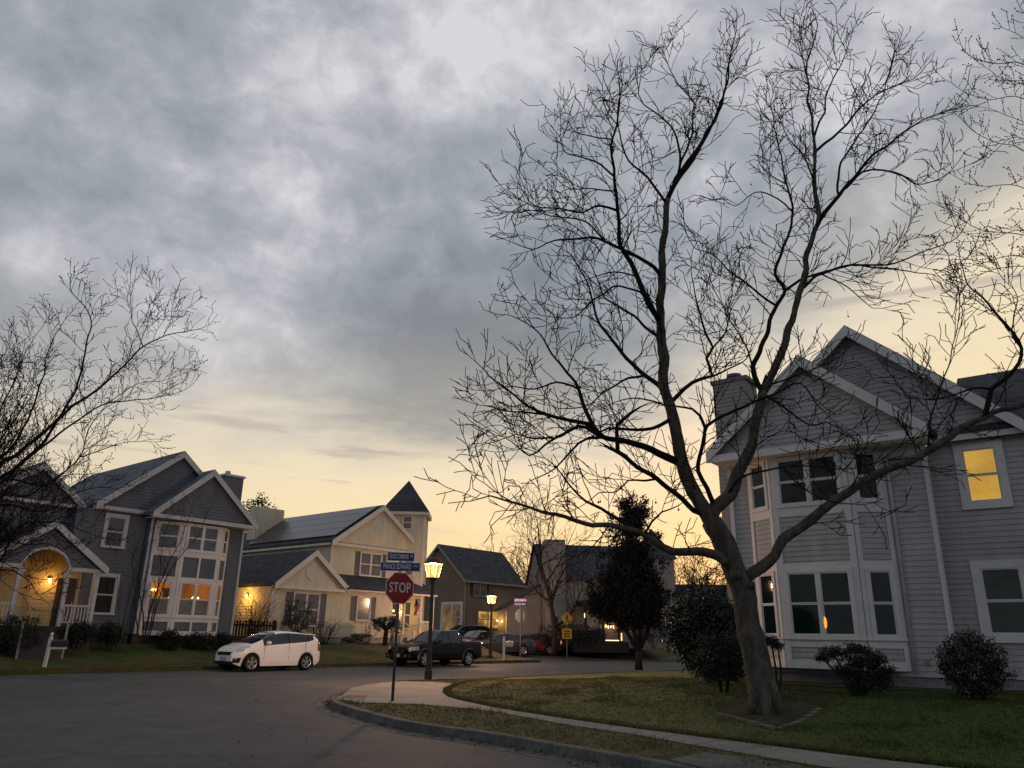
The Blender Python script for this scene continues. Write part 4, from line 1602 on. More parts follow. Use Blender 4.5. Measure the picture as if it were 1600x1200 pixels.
r.add(A + [(a, b, c + 0.15) for a, b, c in A], [(6, 7, 11, 10), (7, 8, 11), (8, 9, 10, 11), (0, 4, 5, 1), (1, 5, 2), (2, 5, 4, 3), (0, 1, 7, 6), (1, 2, 8, 7), (2, 3, 9, 8), (0, 6, 10, 4), (4, 10, 9, 3)])
r.build('roof', roof_dark, bh)
t = MB()
t.prism(Wall(BX - 0.3, BY + L4, 0, -1), [(-0.3, ez - 0.12), (L4 / 2, ra_z - 0.12), (L4 / 2, ra_z + 0.13), (-0.3, ez + 0.13)], 0.0, 0.04)
t.prism(Wall(BX - 0.3, BY + L4, 0, -1), [(L4 / 2, ra_z - 0.12), (L4 + 0.3, ez - 0.12), (L4 + 0.3, ez + 0.13), (L4 / 2, ra_z + 0.13)], 0.0, 0.04)
t.wbox(W3, -0.3, 11.3, 0.3, 0.36, ez - 0.02, ez + 0.14)
t.wbox(W3, -0.06, 0.1, 0.0, 0.05, 0.9, 6.0)
btrim = mat('trim_dull', (0.26, 0.24, 0.20), 0.6, 0.3, 0, 0.15, 3)
t.build('trim_boards', btrim, bh)
downpipe(bh, W3, 0.3, 1.0, 6.0, 0.08, btrim)
window(bh, W3, 1.1, 2.6, 4.75, 5.95, 2, 0.07, btrim, pane_dark)
shutters(bh, W3, 1.1, 2.6, 4.75, 5.95, 0.32, shutter_brown)
warm = emis('brown_house_glow', (0.4, 0.2, 0.04), 1.0, mottled=[(0.30, (0.05, 0.025, 0.008)), (0.5, (0.30, 0.15, 0.022)), (0.62, (0.62, 0.34, 0.06)), (0.72, (1.0, 0.7, 0.25))], scale=1.1)
window(bh, W3, 1.7, 4.3, 2.2, 3.5, 2, 0.07, btrim, warm, label='wide ground floor window glowing amber')
window(bh, W3, 5.5, 6.4, 1.9, 3.5, 1, 0.1, white_trim, pane_dark)
window(bh, W3, 7.4, 8.5, 1.9, 3.4, 1, 0.1, white_trim, pane_dark)
wy0, _ = ST.onx(694, 915, BX)
wy1, _ = ST.onx(722, 915, BX)
s0, s1 = BY + L4 - wy0, BY + L4 - wy1
s0, s1 = min(s0, s1), max(s0, s1)
window(bh, W4, s0, s1, 1.9, 4.0, 2, 0.2, white_trim, emis('side_room_glow', (0.2, 0.1, 0.02), 1.0, mottled=[(0.35, (0.03, 0.02, 0.012)), (0.62, (0.20, 0.10, 0.02)), (0.75, (0.5, 0.3, 0.05))], scale=0.9))
wall_lantern(bh, W3, 4.75, 2.75)
lamp_point('brown_house_light', ST.w(BX + 4.75, BY - 0.5, 2.8), 60)

# ------------------------------------------------------------------ beige house straight ahead
MF = Frame(8)
mo = MF.l(at(848, 1000, 60))
mh = thing('beige_house', 'dim beige house with a chimney and lit porch behind the evergreen', 'house', MF, (mo.x, mo.y, 0.9))
mx, my = mo.x, mo.y
M1 = Wall(mx, my)
L = 10.2
wl = MB()
wl.siding(M1, [(0, 0.9), (L, 0.9), (L, 5.75), (0, 5.75)], 0.17, 0.02)
M2 = Wall(mx, my + 7, 0, -1)
wl.siding(M2, [(0, .9), (7, .9), (7, 5.75), (0, 5.75)], 0.17, 0.02)
wl.siding(M2, [(0, 5.75), (7, 5.75), (3.5, 8.5)], 0.17, 0.02)
wl.add([(mx + L, my, .9), (mx + L, my + 7, .9), (mx + L, my + 7, 5.75), (mx + L, my, 5.75), (mx, my + 7, .9), (mx, my + 7, 5.75), (mx + L, my + 3.5, 8.5)], [(0, 1, 2, 3), (1, 4, 5, 2), (3, 2, 6)])
wl.build('wall', siding_beige, mh)
r = MB()
Wr = Wall(mx - 0.2, my - 0.3, 0, 1)
r.prism(Wr, [(0, 5.62), (3.8, 8.55), (3.8, 8.7), (0, 5.77)], 0, L + 0.4)
r.prism(Wr, [(3.8, 8.55), (7.6, 5.62), (7.6, 5.77), (3.8, 8.7)], 0, L + 0.4)
r.build('roof', roof_dark, mh)
ch = MB()
ch.siding(M1, [(0.1, 0.9), (1.65, 0.9), (1.65, 8.6), (0.1, 8.6)], 0.17, 0.02)
ch.wbox(M1, 0.1, 1.65, -0.9, 0.0, 0.9, 8.6)
ch2 = Wall(mx + 0.1, my - 0.0, 0, -1)
Mc = Wall(mx, my - 0.45)
ch.siding(Mc, [(0.1, 0.9), (1.65, 0.9), (1.65, 8.62), (0.1, 8.62)], 0.17, 0.02)
ch.wbox(Mc, 0.1, 1.65, -0.5, -0.01, 0.9, 8.62)
ch.build('chimney', siding_beige, mh)
# lower wing to the left with a steep roof
wg = MB()
M3 = Wall(mx - 2.6, my + 1.0)
wg.siding(M3, [(0, .9), (2.6, .9), (2.6, 5.2), (0, 3.6)], 0.17, 0.02)
wg.build('side_wing', siding_beige, mh)
r = MB()
r.prism(M3, [(-0.3, 3.45), (2.6, 5.25), (2.6, 5.4), (-0.3, 3.6)], -5, 0.3)
r.build('wing_roof', roof_dark, mh)
# turret at the right end
tw = MB()
M5 = Wall(mx + 7.6, my - 0.6)
tw.siding(M5, [(0, .9), (2.6, .9), (2.6, 7.4), (0, 7.4)], 0.17, 0.02)
M6 = Wall(mx + 10.2, my - 0.6, 0, 1)
tw.siding(M6, [(0, .9), (2.6, .9), (2.6, 7.4), (0, 7.4)], 0.17, 0.02)
M7 = Wall(mx + 7.6, my + 2.0, 0, -1)
tw.siding(M7, [(0, .9), (2.6, .9), (2.6, 7.4), (0, 7.4)], 0.17, 0.02)
to = tw.build('tower', siding_beige, mh)
g = MB()
g.add([(mx + 7.35, my - .85, 7.4), (mx + 10.45, my - .85, 7.4), (mx + 10.45, my + 2.25, 7.4), (mx + 7.35, my + 2.25, 7.4), (mx + 8.9, my + .7, 9.9)], [(0, 1, 4), (1, 2, 4), (2, 3, 4), (3, 0, 4), (3, 2, 1, 0)])
g.build('tower_roof', roof_dark, to)
window(mh, M1, 3.35, 4.0, 4.5, 5.35, 1, 0.07, btrim, pane_dark)
window(mh, Mc, 0.65, 1.1, 1.9, 3.0, 1, 0.05, btrim, pane_dark)
window(mh, M1, 2.15, 2.6, 2.5, 3.9, 1, 0.05, btrim, mat('pane_orange_dim', (0.2, 0.1, 0.03), 0.3))
window(mh, M5, 1.6, 2.2, 3.9, 5.0, 1, 0.08, btrim, pane_dark)
# porch with posts, string lights and steps
dk = mat('porch_dark_wood', (0.03, 0.022, 0.018), 0.7)
for x in (2.9, 4.2, 5.4):
    p = MB()
    p.wbox(M1, x - 0.08, x + 0.08, 1.5, 1.66, 1.0, 3.75)
    p.build('porch_post', dk, mh)
g = MB()
g.wbox(M1, 2.6, 6.0, 0.0, 1.9, 3.75, 3.95)
g.prism(M1, [(2.5, 3.95), (6.1, 3.95), (5.9, 4.15), (2.7, 4.15)], 0, 1.95)
g.build('porch_roof', dk, mh)
g = MB()
g.wbox(M1, 1.9, 6.0, 0.0, 1.9, 0.5, 1.25)
g.wbox(M1, 1.9, 4.3, 1.78, 1.84, 1.25, 2.0)
g.build('porch_floor', dk, mh)
g = MB()
g.wbox(M1, 3.1, 4.0, 0.02, 0.05, 1.9, 3.5)
g.build('door', mat('door_pale', (0.32, 0.32, 0.30), 0.5), mh)
lit = emis('string_light', (1.0, 0.55, 0.2), 4.0)
g = MB()
g.wbox(M1, 4.35, 5.35, 1.66, 1.71, 1.32, 1.37)
g.wbox(M1, 5.52, 5.57, 1.66, 1.71, 1.35, 1.9)
for k in range(5):
    g.wbox(M1, 4.55 + k * 0.2, 4.63 + k * 0.2, 0.1, 0.14, 2.2 + 0.06 * (k % 2), 2.5 - 0.05 * (k % 3))
g.wbox(M1, 2.78, 2.82, 1.67, 1.71, 2.9, 3.2)
g.wbox(M1, 3.3, 3.34, 0.06, 0.1, 3.0, 3.35)
g.build('string_lights', lit, mh)
lamp_point('beige_porch_light', MF.w(mx + 5.0, my - 1.0, 2.2), 9, (1, 0.35, 0.1))

# low dark house far right behind the hedge
dh = thing('dark_house', 'far dark roofed house seen past the trunk of the big tree', 'house', WD, (17.5, 90, 0.8))
W5 = Wall(15.6, 90)
wl = MB()
wl.siding(W5, [(0, 0.5), (12, 0.5), (12, 4.6), (0, 4.6)], 0.2, 0.02)
wl.siding(Wall(15.6, 96, 0, -1), [(0, .5), (6, .5), (6, 4.6), (0, 4.6)], 0.2, 0.02)
wl.build('wall', siding_tan, dh)
r = MB()
r.prism(Wall(15.3, 89.7, 0, 1), [(0, 4.5), (3.3, 7.5), (3.3, 7.65), (0, 4.65)], 0, 12.6)
r.prism(Wall(15.3, 89.7, 0, 1), [(3.3, 7.5), (6.6, 4.5), (6.6, 4.65), (3.3, 7.65)], 0, 12.6)
r.build('roof', roof_dark, dh)
window(dh, W5, 2, 3, 1.6, 3, 1, 0.08, btrim, pane_dark)

# ------------------------------------------------------------------ lettering
def text_mesh(body, size, cond=1.0):
    c = bpy.data.curves.new('lettering', 'FONT')
    c.body = body
    c.size = size
    c.align_x = 'CENTER'
    c.align_y = 'CENTER'
    c.space_character = 1.05
    c.offset = size * 0.012
    c.resolution_u = 3
    c.extrude = 0.0015
    o = bpy.data.objects.new('lettering', c)
    C.objects.link(o)
    dg = bpy.context.evaluated_depsgraph_get()
    me = bpy.data.meshes.new_from_object(o.evaluated_get(dg))
    vs = [(v.co.x * cond, v.co.y, v.co.z) for v in me.vertices]
    fs = [tuple(p.vertices) for p in me.polygons]
    bpy.data.objects.remove(o)
    bpy.data.curves.remove(c)
    bpy.data.meshes.remove(me)
    return vs, fs


def put_text(parent, W, s, z, d, body, size, m, width=None):
    vs, fs = text_mesh(body, size)
    w = max(v[0] for v in vs) - min(v[0] for v in vs)
    k = (width / w) if width else 1.0
    mb = MB()
    mb.add([W.p(s + v[0] * k, d + v[2] + 0.002, z + v[1]) for v in vs], fs)
    return mb.build('lettering', m, parent)


sign_red = mat('sign_red', (0.30, 0.010, 0.014), 0.45, 0.4, 0, 0.15, 6)
sign_blue = mat('sign_blue', (0.018, 0.022, 0.16), 0.45, 0.4, 0, 0.15, 6)
sign_white = mat('sign_white', (0.62, 0.60, 0.58), 0.5, 0.4, 0, 0.1, 9)
sign_back = mat('sign_aluminium', (0.40, 0.38, 0.36), 0.45, 0.4, 0.3, 0.2, 6)
sign_yellow = mat('sign_yellow', (0.50, 0.27, 0.015), 0.5, 0.4, 0, 0.15, 6)


def octa(W, r, z, d0, d1, mb, s=0):
    k = r / math.cos(PI / 8)
    mb.prism(W, [(s + k * math.cos(PI / 8 + i * PI / 4), z + k * math.sin(PI / 8 + i * PI / 4)) for i in range(8)], d0, d1)


# stop sign at the near corner, facing the near road
b = gr(613, 1096, 0.12)
zsig = at(626, 919, b.y).z
ss = thing('stop_sign', 'red octagonal stop sign with blue street name plates on a steel post', 'stop sign', WD, tuple(b))
g = MB()
g.tube([(b.x, b.y, 0.05), (b.x, b.y, zsig + 0.78)], 0.033, 10)
for k in range(14):
    zz = 0.5 + k * 0.12
    g.wbox(Wall(b.x, b.y - 0.034, 0.8, 0.6), -0.006, 0.006, -0.004, 0.003, zz, zz + 0.02)
g.build('post', mat('sign_post', (0.085, 0.085, 0.085), 0.6, 0.4, 0.3, 0.3, 8), ss, smooth=True)
Wst = Wall(b.x, b.y, math.cos(R(33)), math.sin(R(33)))
g = MB()
octa(Wst, 0.345, zsig, 0.036, 0.040, g)
pl = g.build('octagon_plate', sign_white, ss)
g = MB()
octa(Wst, 0.327, zsig, 0.040, 0.042, g)
g.build('red_face', sign_red, pl)
put_text(pl, Wst, 0, zsig, 0.042, 'STOP', 0.31, sign_white, 0.53)


def name_plate(root, p, ang, z, w, h, words, small, mm=None):
    W = Wall(p.x, p.y, math.cos(R(ang)), math.sin(R(ang)))
    g = MB()
    g.wbox(W, -w / 2, w / 2, 0.034, 0.040, z - h / 2, z + h / 2)
    o = g.build('street_name_plate', sign_white, root)
    g = MB()
    g.wbox(W, -w / 2 + 0.012, w / 2 - 0.012, 0.040, 0.0415, z - h / 2 + 0.012, z + h / 2 - 0.012)
    g.build('blue_face', sign_blue, o)
    put_text(o, W, -w * 0.075, z, 0.0415, words, h * 0.78, sign_white, w * 0.70)
    put_text(o, W, w * 0.39, z + h * 0.1, 0.0415, small, h * 0.40, sign_white, w * 0.11)
    g = MB()
    g.wbox(W, -0.03, 0.03, -0.04, 0.034, z - h / 2 - 0.03, z - h / 2)
    g.build('bracket', steel, root)
    return o


name_plate(ss, b, 6, zsig + 0.47, 0.90, 0.20, 'PRINCE EDWARD', 'WAY')
name_plate(ss, b, 14, zsig + 0.695, 0.62, 0.20, 'GROVE COMMONS', 'DR')


def street_lamp(px, base_v, z0, label, scale=1.0, watts=160):
    p = gr(px, base_v, z0)
    t = thing('street_lamp', label, 'street lamp', WD, tuple(p), group='lantern street lamps')
    g = MB()
    g.lathe(p, [(0.13, -0.1), (0.13, 0.25), (0.10, 0.30), (0.085, 0.9), (0.07, 1.0), (0.06, 3.05), (0.085, 3.08), (0.085, 3.16), (0.11, 3.2), (0.17, 3.24), (0.17, 3.27)], 12)
    g.build('post', mat('lamp_post', (0.035, 0.028, 0.018), 0.55, 0.4, 0.0, 0.3, 5), t, smooth=False)
    g = MB()
    zb, zt = 3.27, 3.72
    rb, rt = 0.19, 0.30
    for i in range(6):
        a0, a1 = i * PI / 3 + 0.2, (i + 1) * PI / 3 + 0.2
        g.add([(p.x + rb * math.cos(a0), p.y + rb * math.sin(a0), p.z + zb), (p.x + rb * math.cos(a1), p.y + rb * math.sin(a1), p.z + zb),
               (p.x + rt * math.cos(a1), p.y + rt * math.sin(a1), p.z + zt), (p.x + rt * math.cos(a0), p.y + rt * math.sin(a0), p.z + zt)], [(0, 1, 2, 3)])
    gl = g.build('lantern_glass', emis('lantern_glow', (1.0, 0.37, 0.03), 2.3, 0.35), t)
    g = MB()
    for i in range(6):
        a0 = i * PI / 3 + 0.2
        c_, s_ = math.cos(a0), math.sin(a0)
        g.tube([(p.x + (rb + .004) * c_, p.y + (rb + .004) * s_, p.z + zb), (p.x + (rt + .004) * c_, p.y + (rt + .004) * s_, p.z + zt)], 0.010, 5)
    g.build('lantern_frame', MATS['lamp_post'], gl)
    g = MB()
    g.lathe(p, [(0.34, 3.72), (0.33, 3.76), (0.22, 3.90), (0.12, 3.97), (0.07, 4.0), (0.07, 4.06), (0.03, 4.10)], 12)
    g.build('lantern_cap', MATS['lamp_post'], t)
    g = MB()
    g.lathe(p, [(0.02, 3.35), (0.06, 3.40), (0.075, 3.52), (0.05, 3.62), (0.02, 3.66)], 10)
    g.build('bulb', emis('bulb_hot', (1.0, 0.62, 0.18), 12, 0.75), gl, smooth=True)
    lamp_point('street_lamp_light', (p.x, p.y, p.z + 3.5), watts, (1, 0.56, 0.33), 0.16)
    return t


street_lamp(669, 1061, 0.12, 'lit lantern street lamp on the pavement right beside the stop sign', 1, LAMP_W)
street_lamp(766, 1030.5, 0.15, 'smaller looking lit lantern street lamp beyond the pickup truck', 1, LAMP_W * 0.75)

# far stop sign seen from behind, lit by the far lamp
b = at(813, 1014, 53)
zo = at(812, 962, b.y).z
fs_ = thing('stop_sign', 'back of a far stop sign with small blue name plates above it', 'stop sign', WD, tuple(b))
g = MB()
g.tube([(b.x, b.y, b.z - 0.6), (b.x, b.y, zo + 1.0)], 0.04, 8)
g.build('post', MATS['sign_post'], fs_)
Wb = Wall(b.x, b.y, math.cos(R(40)), math.sin(R(40)))
g = MB()
octa(Wb, 0.42, zo, -0.06, -0.05, g)
g.build('octagon_plate', sign_back, fs_)
z1_ = at(812, 941, b.y).z
for k, (ang, dz) in enumerate(((-8, 0.13), (10, -0.13))):
    W = Wall(b.x, b.y, math.cos(R(ang)), math.sin(R(ang)))
    g = MB()
    g.wbox(W, -0.44, 0.44, 0.03, 0.04, z1_ + dz - 0.11, z1_ + dz + 0.11)
    o = g.build('street_name_plate', sign_blue, fs_)
    put_text(o, W, -0.04, z1_ + dz, 0.04, ('GROVE COMMONS', 'PRINCE EDWARD')[k], 0.16, sign_white, 0.72)

# yellow warning sign across the junction
b = at(886, 1021, 50)
zo = at(885, 966, b.y).z
ys = thing('warning_sign', 'yellow diamond pedestrian warning sign with a plaque below', 'road sign', WD, tuple(b))
g = MB()
g.tube([(b.x, b.y, b.z - 0.6), (b.x, b.y, zo + 0.4)], 0.035, 8)
g.build('post', MATS['sign_post'], ys)
Wy = Wall(b.x, b.y)
k = at(893, 966, b.y).x - at(877, 966, b.y).x
g = MB()
r_ = k * 0.62
g.prism(Wy, [(-r_, zo), (0, zo - r_), (r_, zo), (0, zo + r_)], 0.04, 0.05)
o = g.build('diamond_plate', sign_yellow, ys)
g = MB()
bk = mat('sign_black', (0.01, 0.01, 0.01), 0.6)
g.prism(Wy, [(-0.05, zo - 0.02), (0.06, zo - 0.02), (0.05, zo + 0.15), (-0.04, zo + 0.15)], 0.05, 0.052)
g.prism(Wy, [(-0.05, zo - 0.24), (0.0, zo - 0.24), (0.02, zo - 0.02), (-0.03, zo - 0.02)], 0.05, 0.052)
g.prism(Wy, [(0.08, zo - 0.24), (0.13, zo - 0.24), (0.06, zo - 0.02), (0.02, zo - 0.02)], 0.05, 0.0521)
octa(Wy, 0.045, zo + 0.21, 0.05, 0.052, g)
g.build('walking_figure', bk, o)
zp = at(885, 990, b.y).z
g = MB()
g.wbox(Wy, -0.3, 0.3, 0.04, 0.05, zp - 0.3, zp + 0.3)
o = g.build('plaque', sign_yellow, ys)
g = MB()
for i in range(3):
    g.wbox(Wy, -0.2, 0.2, 0.05, 0.052, zp - 0.19 + 0.15 * i, zp - 0.12 + 0.15 * i)
g.build('plaque_lines', bk, o)

# slim bare post by the hedge
b = gr(1045, 1027, 0.3)
sp = thing('sign_post', 'slim empty metal post in the lawn across the junction', 'post', WD, tuple(b))
g = MB()
g.tube([(b.x, b.y, b.z - 0.1), (b.x, b.y, at(1045, 975, b.y).z)], 0.035, 8)
g.build('post', MATS['sign_post'], sp)
g = MB()
g.wbox(Wall(b.x, b.y), -0.16, 0.16, 0.03, 0.045, at(1045, 968, b.y).z - 0.2, at(1045, 968, b.y).z + 0.2)
g.build('plate', sign_back, sp)


def at_st(u, v, Y, dz=0.0):
    """point on the street-frame plane Y seen at a photo pixel"""
    x, z = ST.on(u, v, Y)
    return ST.w(x, Y, z + dz)


def mailbox(px, v, z0, label, m, boxm, dirn, big=1.0, lean=0.0, hs=1.0):
    p = at_st(px, v, 30.95)
    t = thing('mailbox', label, 'mailbox', WD, tuple(p))
    g = MB()
    k = 0.055 * big
    top = 1.18 * hs
    g.add([(p.x - k, p.y - k, p.z - .1), (p.x + k, p.y - k, p.z - .1), (p.x + k, p.y + k, p.z - .1), (p.x - k, p.y + k, p.z - .1)] +
          [(p.x - k + lean, p.y - k, p.z + top), (p.x + k + lean, p.y - k, p.z + top), (p.x + k + lean, p.y + k, p.z + top), (p.x - k + lean, p.y + k, p.z + top)], MB.BOXF)
    g.lathe((p.x + lean, p.y, p.z), [(0.07, top), (0.03, top + 0.04), (0.07, top + 0.1), (0.02, top + 0.17)], 8)
    W = Wall(p.x + lean, p.y, dirn[0], dirn[1])
    g.wbox(W, -0.05, 0.55, -0.04, 0.04, p.z + top - 0.40, p.z + top - 0.32)
    g.build('post', m, t)
    g = MB()
    a0 = 0.06
    bz = top - 0.31
    prof = [(-0.1, bz)] + [(-0.1 * math.cos(i * PI / 8), bz + .13 + 0.1 * math.sin(i * PI / 8)) for i in range(9)] + [(0.1, bz)]
    n = len(prof)
    vs = [W.p(a0, d, p.z + z) for d, z in prof] + [W.p(a0 + 0.5, d, p.z + z) for d, z in prof]
    g.add(vs, [tuple(range(n - 1, -1, -1)), tuple(range(n, 2 * n))] + [(i, (i + 1) % n, n + (i + 1) % n, n + i) for i in range(n)])
    bx = g.build('box', boxm, t)
    g = MB()
    g.wbox(W, a0 + 0.3, a0 + 0.33, 0.1, 0.115, p.z + bz + .11, p.z + bz + .29)
    g.build('flag', sign_red, bx)
    return t


wood_white = mat('painted_post', (0.60, 0.55, 0.50), 0.6, 0.3, 0, 0.15, 5)
mailbox(70, 1037.5, 0.15, 'white post mailbox with a dark box in front of the blue house', wood_white, mat('mailbox_dark', (0.02, 0.02, 0.022), 0.4), (0.9, 0.4), 0.9, 0.05, 0.76)
mailbox(787, 1032, 0.15, 'white post mailbox with a pale box near the far lamp', wood_white, mat('mailbox_pale', (0.5, 0.47, 0.42), 0.5), (0.95, 0.3), 1.3)

# little flag hanging under the corner porch of the cream house
fp = ST.w(36.35, 37.62, 3.75)
fl = thing('flag', 'small striped flag hanging furled from the porch of the cream house', 'flag', WD, tuple(fp))
g = MB()
g.tube([fp + Vector((0.25, .3, 0.1)), fp + Vector((-0.1, -0.3, -0.05))], 0.014, 6)
g.build('pole', wood_white, fl)
stripes = [[], [], []]
cols = [MB(), MB(), MB()]
nu, nv = 9, 12
for i in range(nu):
    for j in range(nv):
        def fpnt(a, b_):
            w = 0.34 * (1 - 0.25 * b_ / nv)
            return (fp.x - 0.16 + w * a / nu + 0.05 * math.sin(b_ * 0.9 + a), fp.y - 0.25 + 0.07 * math.sin(a * 1.9 + b_ * 0.3), fp.z - 0.05 - 1.0 * b_ / nv + 0.06 * a / nu)
        k = 2 if (i < 4 and j < 5) else (i + j // 2) % 2
        cols[k].face(fpnt(i, j), fpnt(i + 1, j), fpnt(i + 1, j + 1), fpnt(i, j + 1))
g = MB()
for k, mb in enumerate(cols):
    g.add(mb.v, mb.f, k)
g.build('cloth', [mat('flag_red', (0.35, 0.03, 0.04), 0.8), mat('flag_white', (0.6, 0.58, 0.56), 0.8), mat('flag_blue', (0.03, 0.04, 0.15), 0.8)], fl)

# picket fence between the two houses
fn = thing('picket_fence', 'dark timber picket fence between the blue and cream houses', 'fence', ST, (22.4, 37.4, 0.95))
fm = mat('fence_wood', (0.035, 0.026, 0.02), 0.85, 0.2, 0, 0.3, 5)
g = MB()
WFn = Wall(0, 37.3)
for i in range(18):
    x = 22.45 + i * 0.18
    g.wbox(WFn, x, x + 0.1, 0, 0.02, 0.85, 2.05 + 0.03 * (i % 3))
g.build('picket_panel', fm, fn)
for x in (22.4, 24.0, 25.5):
    g = MB()
    g.wbox(WFn, x - 0.05, x + 0.05, -0.11, -0.005, 0.7, 2.15)
    g.build('post', fm, fn)
g = MB()
for z in (1.1, 1.8):
    g.wbox(WFn, 22.4, 25.55, -0.05, -0.002, z, z + 0.09)
g.build('rail', fm, fn)

# wheeled bin by the beige house
b = at(842, 1012, 60)
bn = thing('wheelie_bin', 'dark wheeled bin standing beside the beige house', 'bin', WD, (b.x, b.y - 1.2, 0.6))
bx, by = b.x, b.y - 1.2
pl = mat('bin_plastic', (0.012, 0.015, 0.013), 0.5)
for k in range(1):
    g = MB()
    g.add([(bx - .5, by - .35, .65), (bx + .5, by - .35, .65), (bx + .5, by + .3, .65), (bx - .5, by + .3, .65), (bx - .6, by - .45, 1.6), (bx + .6, by - .45, 1.6), (bx + .6, by + .35, 1.6), (bx - .6, by + .35, 1.6)], MB.BOXF)
    g.build('body', pl, bn)
    g = MB()
    g.box(bx - .64, bx + .64, by - .49, by + .38, 1.605, 1.68)
    g.build('lid', pl, bn)
    for sx in (-.55, .55):
        g = MB()
        g.lathe((bx + sx, by + .3, .72), [(0.12, -.03), (0.12, .03)], 12, 'y')
        g.build('wheel', pl, bn)

# stones round the tree bed, rockery by the cream house
b = gr(1196, 1100, 0.3)


def stone(mb, c, rx, ry, rz, rg):
    n = 8
    prof = [(0.5, -0.6), (0.95, -0.3), (1.0, 0.1), (0.8, 0.6), (0.35, 0.9)]
    base = len(mb.v)
    for pr_, h in prof:
        for j in range(n):
            a = 2 * PI * j / n
            k = 1 + rg.uniform(-.14, .14)
            mb.v.append((c[0] + rx * pr_ * k * math.cos(a), c[1] + ry * pr_ * k * math.sin(a), c[2] + rz * h * (1 + rg.uniform(-.1, .1))))
    m = len(prof)
    fs = []
    for i in range(m - 1):
        for j in range(n):
            k = (j + 1) % n
            fs.append((base + i * n + j, base + i * n + k, base + (i + 1) * n + k, base + (i + 1) * n + j))
    fs.append(tuple(base + (m - 1) * n + j for j in range(n)))
    mb.f += fs
    mb.mi += [0] * len(fs)


rock = mat('rock', (0.07, 0.065, 0.055), 0.9, 0.2, 0, 0.35, 6, 0.02, 25)
rc = ST.w(31.0, 36.7, 0.95)
rk = thing('rockery', 'low heap of dark stones at the foot of the cream house wall', 'rock pile', WD, tuple(rc))
rg = random.Random(3)
for i in range(16):
    g = MB()
    l = i % 3
    a = rg.uniform(-1, 1)
    px_, py_ = rc.x + a * (1.0 - 0.3 * l), rc.y + 0.5 * a + rg.uniform(-.25, .25)
    stone(g, (px_, py_, 1.0 + 0.2 * l), rg.uniform(.22, .4), rg.uniform(.2, .32), rg.uniform(.1, .17), rg)
    g.build('stone', rock, rk)
edging = [(1118, 1106), (1150, 1111), (1185, 1118), (1211, 1123), (1240, 1119), (1268, 1112), (1282, 1108)]
ep = [gr(u, v, 0.34) for u, v in edging]
eb = thing('bed_edging', 'low row of pale edging stones in front of the big tree trunk', 'edging stones', WD, tuple(ep[3]))
eg = mat('edging_stone', (0.13, 0.115, 0.09), 0.9, 0.2, 0, 0.3, 6)
for i, (a, b2) in enumerate(zip(ep, ep[1:])):
    L = (b2 - a).length
    k = max(1, round(L / 0.35))
    for j in range(k):
        p0, p1 = a.lerp(b2, (j + .04) / k), a.lerp(b2, (j + .96) / k)
        g = MB()
        t_ = (p1 - p0).normalized()
        W = Wall(p0.x, p0.y, t_.x, t_.y)
        zt = zlawn(p0)
        g.prism(W, [(0, zt - .05), ((p1 - p0).length, zt - .05), ((p1 - p0).length, zt + .035 + rg.uniform(0, .015)), (0, zt + .035 + rg.uniform(0, .015))], -.05, .05)
        g.build('stone', eg, eb)
# dark mulch under the tree and along the house foundation
mp = ep + [gr(1300, 1096, .4), gr(1260, 1085, .42), gr(1180, 1082, .42), gr(1120, 1096, .36)]
c0 = sum(mp, Vector()) / len(mp)
g = MB()
ringp = chaikin([flat2(q) for q in mp] + [flat2(mp[0])], 1)
for q in ringp:
    g.v.append((q.x, q.y, zlawn(q) + 0.012))
g.v.append((c0.x, c0.y, zlawn(c0) + 0.05))
for i in range(len(ringp) - 1):
    g.f.append((i, i + 1, len(ringp)))
    g.mi.append(0)
structure(g.build('soil_bed', mulch))
g = MB()
line = [RH.w(X0 - 5.4, Y0 - 0.1), RH.w(X0 - 4.6, Y0 - 1.1), RH.w(X0 - 3, Y0 - 1.5), RH.w(X0 - .6, Y0 - 1.45), RH.w(X0 + 1.6, Y0 - 1.0), RH.w(X0 + 5, Y0 - .9), RH.w(X0 + 5, Y0 + 1.0), RH.w(X0 - 5.4, Y0 + 1.0)]
r = sheet([flat2(q) for q in chaikin(line + [line[0]], 1)[:-1]], lambda q: zlawn(q) + 0.025, 0.6, (2, 22, 10, 30))
structure(r.build('foundation_bed', mulch))

# ------------------------------------------------------------------ vehicles
tyre_m = mat('tyre', (0.010, 0.010, 0.010), 0.85, 0.2)
rim_m = mat('rim_alloy', (0.42, 0.42, 0.43), 0.3, 0.5, 0.8)
rim_dark = mat('rim_dark', (0.015, 0.015, 0.016), 0.6)
car_glass = mat('car_glass', (0.010, 0.013, 0.015), 0.03, 0.6)
chrome = mat('chrome', (0.55, 0.55, 0.56), 0.15, 0.5, 1.0)
lens = mat('headlamp_lens', (0.45, 0.45, 0.46), 0.1, 0.6, 0.4)
black_trim = mat('black_trim', (0.010, 0.010, 0.011), 0.5, 0.3)
red_lens = mat('tail_lens', (0.16, 0.008, 0.008), 0.2, 0.5)
plate_m = mat('number_plate', (0.42, 0.38, 0.38), 0.5)


def pl(tab, x):
    return lerp_tab(tab, x)


def smooth_tab(tab, x, w=0.07):
    return (pl(tab, x - w) + 2 * pl(tab, x - w / 2) + 2 * pl(tab, x) + 2 * pl(tab, x + w / 2) + pl(tab, x + w)) / 8


